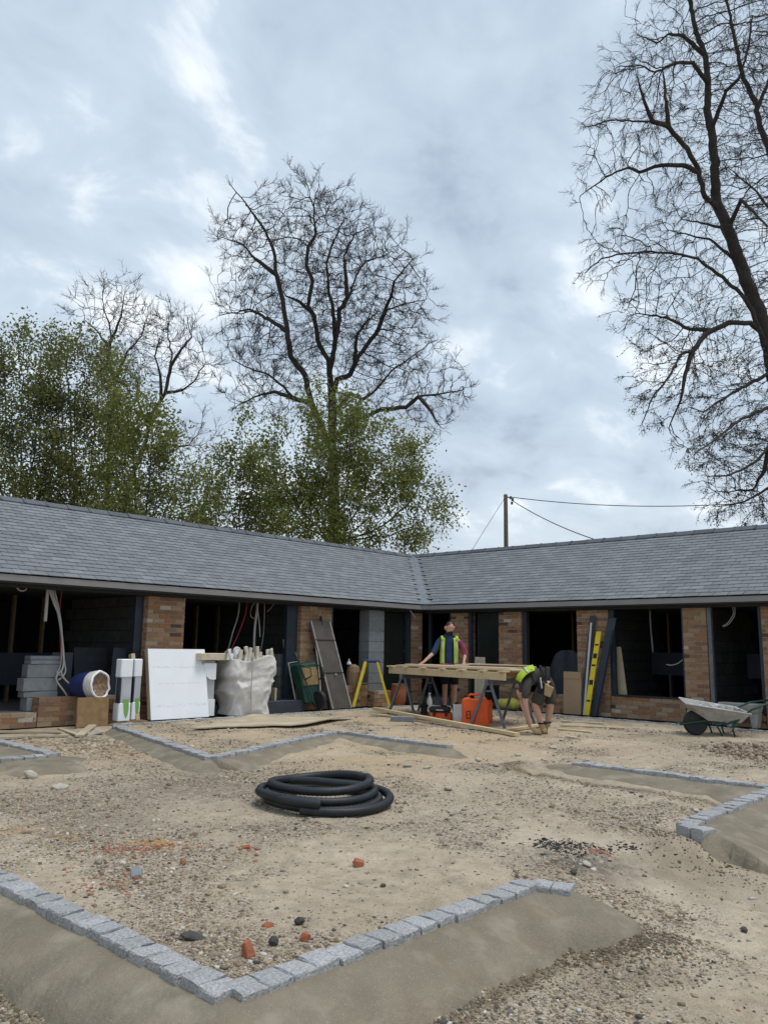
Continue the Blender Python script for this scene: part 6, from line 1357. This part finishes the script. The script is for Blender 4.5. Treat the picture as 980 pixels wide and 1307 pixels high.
def head_mesh(parent_loc, yaw, pitch, s=1.0):
    """a head with brow, eye sockets, nose, mouth, chin and ears, pointing to -y, centred on the ear line"""
    bm = bmesh.new(); bmesh.ops.create_uvsphere(bm, u_segments=32, v_segments=24, radius=1.0)
    for v in bm.verts:
        x, y, z = v.co; w = .076*(1-.18*max(0, -z)**1.3); dpt = .098; hgt = .122
        X_, Y_, Z_2 = x*w, y*dpt, z*hgt
        if y < 0:      # face
            f_ = -y
            Y_ += .014*f_*max(0, -z)*.5-.010*f_*math.exp(-((z+.85)/.25)**2)           # chin forward
            for sx in (-1, 1):
                e_ = math.exp(-(((x-sx*.42)/.20)**2+((z-.06)/.14)**2))*f_; Y_ += .013*e_       # eye sockets
            Y_ -= .009*math.exp(-((z-.26)/.12)**2)*f_*(1-x*x)                        # brow
            Y_ -= .030*math.exp(-((x/.13)**2+((z+.20)/.14)**2))*f_+.014*math.exp(-((x/.10)**2+((z+.02)/.14)**2))*f_        # nose
            Y_ -= .007*math.exp(-((x/.28)**2+((z+.46)/.05)**2))*f_; Y_ -= .008*math.exp(-((x/.26)**2+((z+.58)/.05)**2))*f_; Y_ += .006*math.exp(-((x/.26)**2+((z+.52)/.03)**2))*f_
        for sx in (-1, 1):     # ears
            e_ = math.exp(-(((y-.05)/.12)**2+((z+.02)/.20)**2))*(abs(x) > .8)*(x*sx > 0); X_ += sx*.016*e_
        v.co = (X_*s, Y_*s, Z_2*s)
    M_ = Matrix.Translation(Vector(parent_loc)) @ Matrix.Rotation(yaw, 4, 'Z') @ Matrix.Rotation(pitch, 4, 'X'); bm.transform(M_)
    return bm, M_
def joined_body(name, J, bones, headloc, yaw, pitch, parent, s, sub=2):
    o = skin(name, J, bones, 'skin', parent, sub); bm, M_ = head_mesh(headloc, yaw, pitch, s)
    tmp = bpy.data.meshes.new('h'); bm.to_mesh(tmp); bm.free()
    ha = bpy.data.objects.new('h', tmp); COL.objects.link(ha)
    mod = o.modifiers.new('j', 'BOOLEAN'); mod.operation = 'UNION'; mod.object = ha; mod.solver = 'EXACT'
    o.parent = None; dg = bpy.context.evaluated_depsgraph_get(); dg.update(); nm = bpy.data.meshes.new_from_object(o.evaluated_get(dg)); o.modifiers.clear(); old = o.data; o.data = nm; nm.name = name
    bpy.data.objects.remove(ha); o.parent = parent; nm.materials.clear(); nm.materials.append(MT['skin']); nm.polygons.foreach_set('use_smooth', [True]*len(nm.polygons)); return o, M_
def blobmesh(parent, name, M_, pts, mt, n=14):
    m = MB()
    for (c, rx, ry, rz) in pts:
        q = len(m.v); 
        for i in range(n//2+1):
            ph = -math.pi/2+math.pi*i/(n//2)
            for k in range(n): th = 2*math.pi*k/n; m.v.append(tuple(M_ @ Vector((c[0]+rx*math.cos(ph)*math.cos(th), c[1]+ry*math.cos(ph)*math.sin(th), c[2]+rz*math.sin(ph)))))
        for i in range(n//2):
            for k in range(n): k2 = (k+1) % n; m.f.append((q+i*n+k, q+i*n+k2, q+i*n+n+k2, q+i*n+n+k))
    return m.build(name, MT[mt], parent, smooth=True, fix=False)
Q = 1.083
def sc(J): return {n: tuple(v*Q for v in q) for n, q in J.items()}
# ---------------- standing man behind the table: x = viewer's right, -y = towards the viewer
vS = 17.75; u0_ = (572.5-490)*vS/FPX*1.0; foot = PV(573, 906, vS); fz = g1(foot.x, foot.y)
man = thing('person', 'man in navy top and yellow hi-vis vest with ear defenders standing behind the work table', 'person', (foot.x, foot.y, fz), FACE)
tz = (TABZ-fz)/Q
J = {'pelvis': (0, 0, .96, .15, .11), 'waist': (0, 0, 1.10, .13, .10), 'chest': (0, .01, 1.30, .16, .115), 'upper': (0, .01, 1.42, .13, .09), 'neck': (.0, -.005, 1.52, .062), 'skull': (.005, -.01, 1.60, .055),
  'shl': (-.17, .01, 1.43, .062), 'ell': (-.315, -.10, 1.175, .043), 'wrl': (-.535, -.33, tz+.050, .026), 'shr': (.17, .01, 1.43, .062), 'elr': (.315, -.06, 1.155, .043), 'wrr': (.262, -.30, tz+.062, .026),
  'hipl': (-.09, .0, .90, .095), 'knl': (-.085, -.04, .50, .058), 'cal': (-.085, .0, .36, .054), 'anl': (-.085, .02, .09, .036), 'tol': (-.095, -.12, .035, .034), 'hipr': (.09, .0, .90, .095), 'knr': (.10, -.03, .50, .058), 'car': (.10, .01, .36, .054), 'anr': (.10, .03, .09, .036), 'tor': (.12, -.11, .035, .034)}
bones = [['pelvis', 'waist', 'chest', 'upper', 'neck', 'skull'], ['upper', 'shl', 'ell', 'wrl'], ['upper', 'shr', 'elr', 'wrr'], ['pelvis', 'hipl', 'knl', 'cal', 'anl', 'tol'], ['pelvis', 'hipr', 'knr', 'car', 'anr', 'tor']]
hand(J, bones, 'wrl', J['wrl'][:3], None, (-.55, -.60, -.38), (.75, -.65, 0), (0, -.1, -1), 1.05, 1)
hand(J, bones, 'wrr', J['wrr'][:3], None, (-.10, -.88, -.42), (1, -.1, 0), (0, -.1, -1), 1.05, -1)
body, HM = joined_body('body', sc(J), bones, (.006*Q, -.03*Q, 1.665*Q), .42, .17, man, Q*1.02)
blobmesh(man, 'hair', HM, [((0, .012, .056), .083, .104, .082), ((0, .05, .0), .076, .07, .09)], 'hair')
blobmesh(man, 'beard', HM, [((0, -.045, -.085), .060, .062, .040), ((0, .0, -.13), .085, .09, .045)], 'blackcloth')
blobmesh(man, 'mouth', HM, [((0, -.104, -.058), .022, .005, .004)], 'redcloth'); blobmesh(man, 'eye', HM, [((-.032, -.094, .006), .010, .006, .006)], 'darkston'); blobmesh(man, 'eye', HM, [((.032, -.094, .006), .010, .006, .006)], 'darkston')
ed = man
for s in (-1, 1): blobmesh(man, 'ear_cup', HM, [((s*.100, .005, .0), .026, .036, .046)], 'salmon')
m = MB(); m.tube([HM @ Vector(p) for p in ((-.10, .0, .02), (-.092, .0, .09), (-.05, .0, .138), (0, 0, .150), (.05, 0, .138), (.092, 0, .09), (.10, 0, .02))], .009, 6); m.build('head_band', MT['blackcloth'], man, smooth=True)
cl = lambda J_: sc(J_)
C_ = {'hem': (0, 0, .93, .168, .13), 'waist': (0, 0, 1.08, .155, .125), 'chest': (0, .01, 1.28, .182, .135), 'upper': (0, .01, 1.42, .155, .11), 'coll': (0, -.002, 1.515, .082, .078),
  'shl': (-.18, .01, 1.425, .082), 'al': (-.25, -.045, 1.30, .070), 'ell': (-.312, -.098, 1.180, .062), 'cl': (-.36, -.15, 1.13, .054), 'shr': (.18, .01, 1.425, .082)}
skin('sweatshirt', sc(C_), [['waist', 'hem'], ['waist', 'chest', 'upper', 'coll'], ['upper', 'shl', 'al', 'ell', 'cl'], ['upper', 'shr']], 'navy', man, 2, 'waist')
C_ = {'a': (.185, .01, 1.42, .080), 'b': (.26, -.025, 1.29, .072), 'c': (.316, -.06, 1.16, .065), 'd': (.30, -.13, 1.08, .052)}
skin('red_sleeve', sc(C_), [['a', 'b', 'c', 'd']], 'redcloth', man, 2)
blobmesh(man, 'hood', Matrix.Identity(4), [((0, .03*Q, 1.50*Q), .12*Q, .10*Q, .055*Q)], 'navy')
# hi-vis vest: two front panels, a back and shoulder straps, wrapped close round the sweatshirt
def vest_panel(x0, x1, name='vest_front', back=False, z0=.96):
    m = MB(); cols, rows = 8, 16; th = .006
    def pos(i, j, o):
        z = z0+(1.47-z0)*j/rows; q = i/cols; xt0, xt1 = (x0*.9, x1*.82); x = (x0+(x1-x0)*q)*(1-.02*j/rows)
        if not back: x *= (1-.10*(j/rows)**3)
        zz_ = [(.93, .172, .135), (1.08, .160, .130), (1.28, .190, .142), (1.42, .165, .120), (1.50, .12, .10)]
        for a_, b_ in zip(zz_[:-1], zz_[1:]):
            if z <= b_[0] or b_ is zz_[-1]: t_ = min(max((z-a_[0])/(b_[0]-a_[0]), 0), 1); rx = a_[1]+(b_[1]-a_[1])*t_; ry = a_[2]+(b_[2]-a_[2])*t_; break
        rx += .016+o; ry += .016+o; k = max(-.999, min(.999, x/rx)); y = -ry*math.sqrt(1-abs(k)**2.6)
        return (x*Q, (-y if back else y)*Q+.01, z*Q)
    vs = [pos(i, j, 0) for j in range(rows+1) for i in range(cols+1)]+[pos(i, j, th) for j in range(rows+1) for i in range(cols+1)]; n = (rows+1)*(cols+1); fs = []
    for j in range(rows):
        for i in range(cols): k = j*(cols+1)+i; fs += [(k, k+1, k+cols+2, k+cols+1), (n+k, n+k+cols+1, n+k+cols+2, n+k+1)]
    for j in range(rows):
        for i in (0, cols): k = j*(cols+1)+i; fs.append((k, k+cols+1, n+k+cols+1, n+k))
    for i in range(cols):
        for j in (0, rows): k = j*(cols+1)+i; fs.append((k, k+1, n+k+1, n+k))
    m.add(vs, fs); return m
vest_panel(-.185, -.105).build('vest_front', MT['hivis'], man, smooth=True); vest_panel(.085, .175).build('vest_front', MT['hivis'], man, smooth=True); vest_panel(-.19, .19, back=True).build('vest_back', MT['hivis'], man, smooth=True)
for s in (-1, 1):
    m = MB(); m.tube([(s*.135*Q, -.11*Q, 1.42*Q), (s*.145*Q, -.07*Q, 1.485*Q), (s*.145*Q, .02*Q, 1.505*Q), (s*.14*Q, .10*Q, 1.46*Q)], .034, 8, sq=.3); m.build('vest_strap', MT['hivis'], man, smooth=True)
    m = MB(); 
    for j in range(12):
        z = .97+.45*j/12
    x_ = s*.142; pts_ = [(x_*Q*(1-.03*j/11), 0, (.97+.46*j/11)*Q) for j in range(12)]
    out_ = []
    for (x, y, z) in pts_:
        zq = z/Q; zz_ = [(.93, .172, .135), (1.08, .160, .130), (1.28, .190, .142), (1.42, .165, .120), (1.50, .12, .10)]
        for a_, b_ in zip(zz_[:-1], zz_[1:]):
            if zq <= b_[0]: t_ = (zq-a_[0])/(b_[0]-a_[0]); rx = a_[1]+(b_[1]-a_[1])*t_; ry = a_[2]+(b_[2]-a_[2])*t_; break
        k = min(.999, abs(x/Q)/(rx+.024)); out_.append((x, -(ry+.026)*math.sqrt(1-k**2.6)*Q+.01, z))
    m.tube(out_, .017, 6, sq=.4); m.build('reflective_strip', MT['silver'], man, smooth=True)
m = MB(); m.tube([(.176*math.cos(a)*Q, .138*math.sin(a)*Q, (.945+.01*math.sin(a*2))*Q) for a in [k/18*6.283 for k in range(18)]], .022, 6, closed=True); m.build('red_waist_hem', MT['redcloth'], man, smooth=True)
C_ = {'p': (0, 0, .92, .165, .13), 'hl': (-.088, 0, .84, .118), 'tl': (-.09, -.02, .66, .100), 'kl': (-.088, -.035, .52, .090), 'hr': (.088, 0, .84, .118), 'tr': (.098, -.015, .66, .100), 'kr': (.10, -.028, .52, .090)}
skin('shorts', sc(C_), [['p', 'hl', 'tl', 'kl'], ['p', 'hr', 'tr', 'kr']], 'blackcloth', man, 2)
for (x, y, tx, ty) in ((-.085, .02, -.098, -.15), (.10, .03, .125, -.14)):
    C_ = {'c': (x, y, .17, .055), 'a': (x, y, .10, .056), 'h': (x, y-.0, .045, .048, .048), 't': (tx, ty, .036, .046, .036)}
    skin('boot', sc(C_), [['h', 'a', 'c'], ['h', 't']], 'blackcloth', man, 2, 'h')
# ---------------- bending man
foot = ground(692, 937); man2 = thing('person', 'man in grey shorts and yellow vest bent double picking up wood beside the table', 'person', foot, FACE)
J = {'pelvis': (.10, .03, .86, .15, .12), 'waist': (-.02, .02, .875, .13, .11), 'chest': (-.16, .0, .845, .15, .115), 'upper': (-.245, .0, .785, .12, .09), 'neck': (-.27, .03, .70, .056), 'skull': (-.265, .05, .65, .052),
  'shn': (-.25, -.17, .745, .062), 'eln': (-.30, -.21, .47, .044), 'wrn': (-.235, -.20, .235, .027), 'shf': (-.25, .17, .735, .062), 'elf': (-.29, .13, .47, .043), 'wrf': (-.24, -.0, .255, .027),
  'hin': (.06, -.08, .80, .100), 'knn': (-.135, -.13, .445, .062), 'can': (-.09, -.11, .33, .058), 'ann': (-.02, -.09, .095, .038), 'ton': (-.15, -.13, .035, .036),
  'hif': (.13, .12, .80, .100), 'knf': (.14, .04, .44, .062), 'caf': (.13, .07, .33, .058), 'anf': (.085, .09, .095, .038), 'tof': (.00, .0, .035, .036)}
bones = [['pelvis', 'waist', 'chest', 'upper', 'neck', 'skull'], ['upper', 'shn', 'eln', 'wrn'], ['upper', 'shf', 'elf', 'wrf'], ['pelvis', 'hin', 'knn', 'can', 'ann', 'ton'], ['pelvis', 'hif', 'knf', 'caf', 'anf', 'tof']]
hand(J, bones, 'wrn', J['wrn'][:3], None, (.16, -.05, -1), (0.1, 1, 0), (.8, .0, -.5), 1.05, -1)
hand(J, bones, 'wrf', J['wrf'][:3], None, (.12, -.05, -1), (0.1, 1, 0), (.8, .0, -.5), 1.05, 1)
body2, HM2 = joined_body('body', sc(J), bones, (-.262*Q, .055*Q, .60*Q), -1.45, 1.15, man2, Q*1.02)
blobmesh(man2, 'hair', HM2, [((0, .018, .046), .080, .098, .088), ((0, .05, .0), .076, .07, .09)], 'hair')
C_ = {'hem': (.03, .03, .89, .165, .135), 'waist': (-.05, .02, .89, .155, .128), 'chest': (-.17, .0, .86, .17, .135), 'upper': (-.27, -.03, .785, .14, .11), 'coll': (-.275, .015, .72, .08, .078),
  'shn': (-.25, -.18, .75, .080), 'an': (-.285, -.20, .62, .068), 'cn': (-.30, -.21, .52, .060), 'shf': (-.25, .17, .74, .080), 'af': (-.275, .15, .6, .066), 'cf': (-.288, .13, .5, .058)}
skin('shirt', sc(C_), [['waist', 'hem'], ['waist', 'chest', 'upper', 'coll'], ['upper', 'shn', 'an', 'cn'], ['upper', 'shf', 'af', 'cf']], 'olive', man2, 2, 'waist')
def hugging(name, mt, secs, a0, a1, off, parent, n=18):   # strip wrapped over the bent back: secs = (x, y, z, rx(y-width), rz(height), tilt)
    m = MB(); vs = []; 
    for lay in (0, .007):
        for (x, y, z, ry, rz, tl) in secs:
            for k in range(n+1):
                a = rad(a0+(a1-a0)*k/n); yy2 = math.cos(a)*(ry+off+lay); h = math.sin(a)*(rz+off+lay)
                vs.append(((x-h*math.sin(tl))*Q, (y+yy2)*Q, (z+h*math.cos(tl))*Q))
    c = n+1; R_ = len(secs); N = c*R_; fs = []
    for i in range(R_-1):
        for k in range(n): q = i*c+k; fs += [(q, q+1, q+c+1, q+c), (N+q, N+q+c, N+q+c+1, N+q+1)]
    for i in range(R_-1):
        for k in (0, n): q = i*c+k; fs.append((q, q+c, N+q+c, N+q))
    for k in range(n):
        for i in (0, R_-1): q = i*c+k; fs.append((q, q+1, N+q+1, N+q))
    m.add(vs, fs); return m.build(name, MT[mt], parent, smooth=True)
secs = [(-.06, .02, .89, .155, .128, .0), (-.12, .01, .882, .165, .132, .10), (-.18, -.0, .858, .175, .135, .3), (-.23, -.015, .825, .172, .13, .55), (-.275, -.03, .78, .155, .118, .75), (-.305, -.04, .735, .125, .10, .9)]
hugging('vest', 'hivis', secs[1:], 18, 150, .024, man2)
hugging('reflective_strip', 'silver', [(-.20, -.006, .845, .176, .136, .36), (-.215, -.01, .836, .176, .135, .42)], 20, 146, .033, man2)
C_ = {'p': (.10, .03, .86, .165, .145), 'hn': (.06, -.08, .79, .125), 'tn': (-.04, -.11, .62, .11), 'kn': (-.125, -.125, .43, .095), 'hf': (.13, .12, .79, .125), 'tf': (.14, .08, .62, .11), 'kf': (.142, .05, .42, .092), 'w': (-.0, .02, .885, .15, .13)}
skin('shorts', sc(C_), [['p', 'w'], ['p', 'hn', 'tn', 'kn'], ['p', 'hf', 'tf', 'kf']], 'olive', man2, 2)
m = MB(); m.hexa([tuple(Q*k for k in p) for p in ((-.02, -.245, .60), (.08, -.235, .56), (.09, -.19, .56), (-.01, -.19, .60), (.0, -.262, .78), (.145, -.25, .71), (.145, -.20, .71), (.01, -.20, .78))]); m.build('tan_pouch', MT['tan'], man2, bevel=.015)
m = MB(); m.hexa([tuple(Q*k for k in p) for p in ((-.12, -.235, .64), (-.03, -.24, .62), (-.02, -.18, .62), (-.11, -.18, .64), (-.10, -.25, .80), (.0, -.255, .78), (.0, -.19, .78), (-.09, -.19, .80))]); m.build('dark_pouch', MT['blackcloth'], man2, bevel=.012)
m = MB(); m.tube([tuple(Q*k for k in p) for p in ((.0, -.19, .90), (.03, -.20, .80), (.05, -.15, .72), (.07, .05, .69), (.05, .2, .74), (.02, .22, .84), (-.01, .14, .98), (-.02, .0, 1.03), (-.02, -.12, .99))], .020, 6, closed=True, sq=.5); m.build('tool_belt', MT['blackcloth'], man2, smooth=True)
m = MB(); m.tube([tuple(Q*k for k in p) for p in ((-.05, -.262, .70), (-.07, -.27, .86))], .012, 6); m.build('tool_handle', MT['silver'], man2)
for (x, y, tx, ty) in ((-.02, -.09, -.17, -.135), (.085, .09, -.03, -.0)):
    C_ = {'c': (x+.005, y, .155, .060), 'a': (x, y, .10, .060), 'h': (x+.01, y, .045, .052, .050), 't': (tx, ty, .038, .050, .038)}
    skin('boot', sc(C_), [['h', 'a', 'c'], ['h', 't']], 'tan', man2, 2, 'h')
    m = MB(); m.tube([((x+.064*math.cos(a))*Q, (y+.064*math.sin(a))*Q, .17*Q) for a in [k/14*6.283 for k in range(14)]], .014, 6, closed=True); m.build('sock_band', MT['blackcloth'], man2, smooth=True)
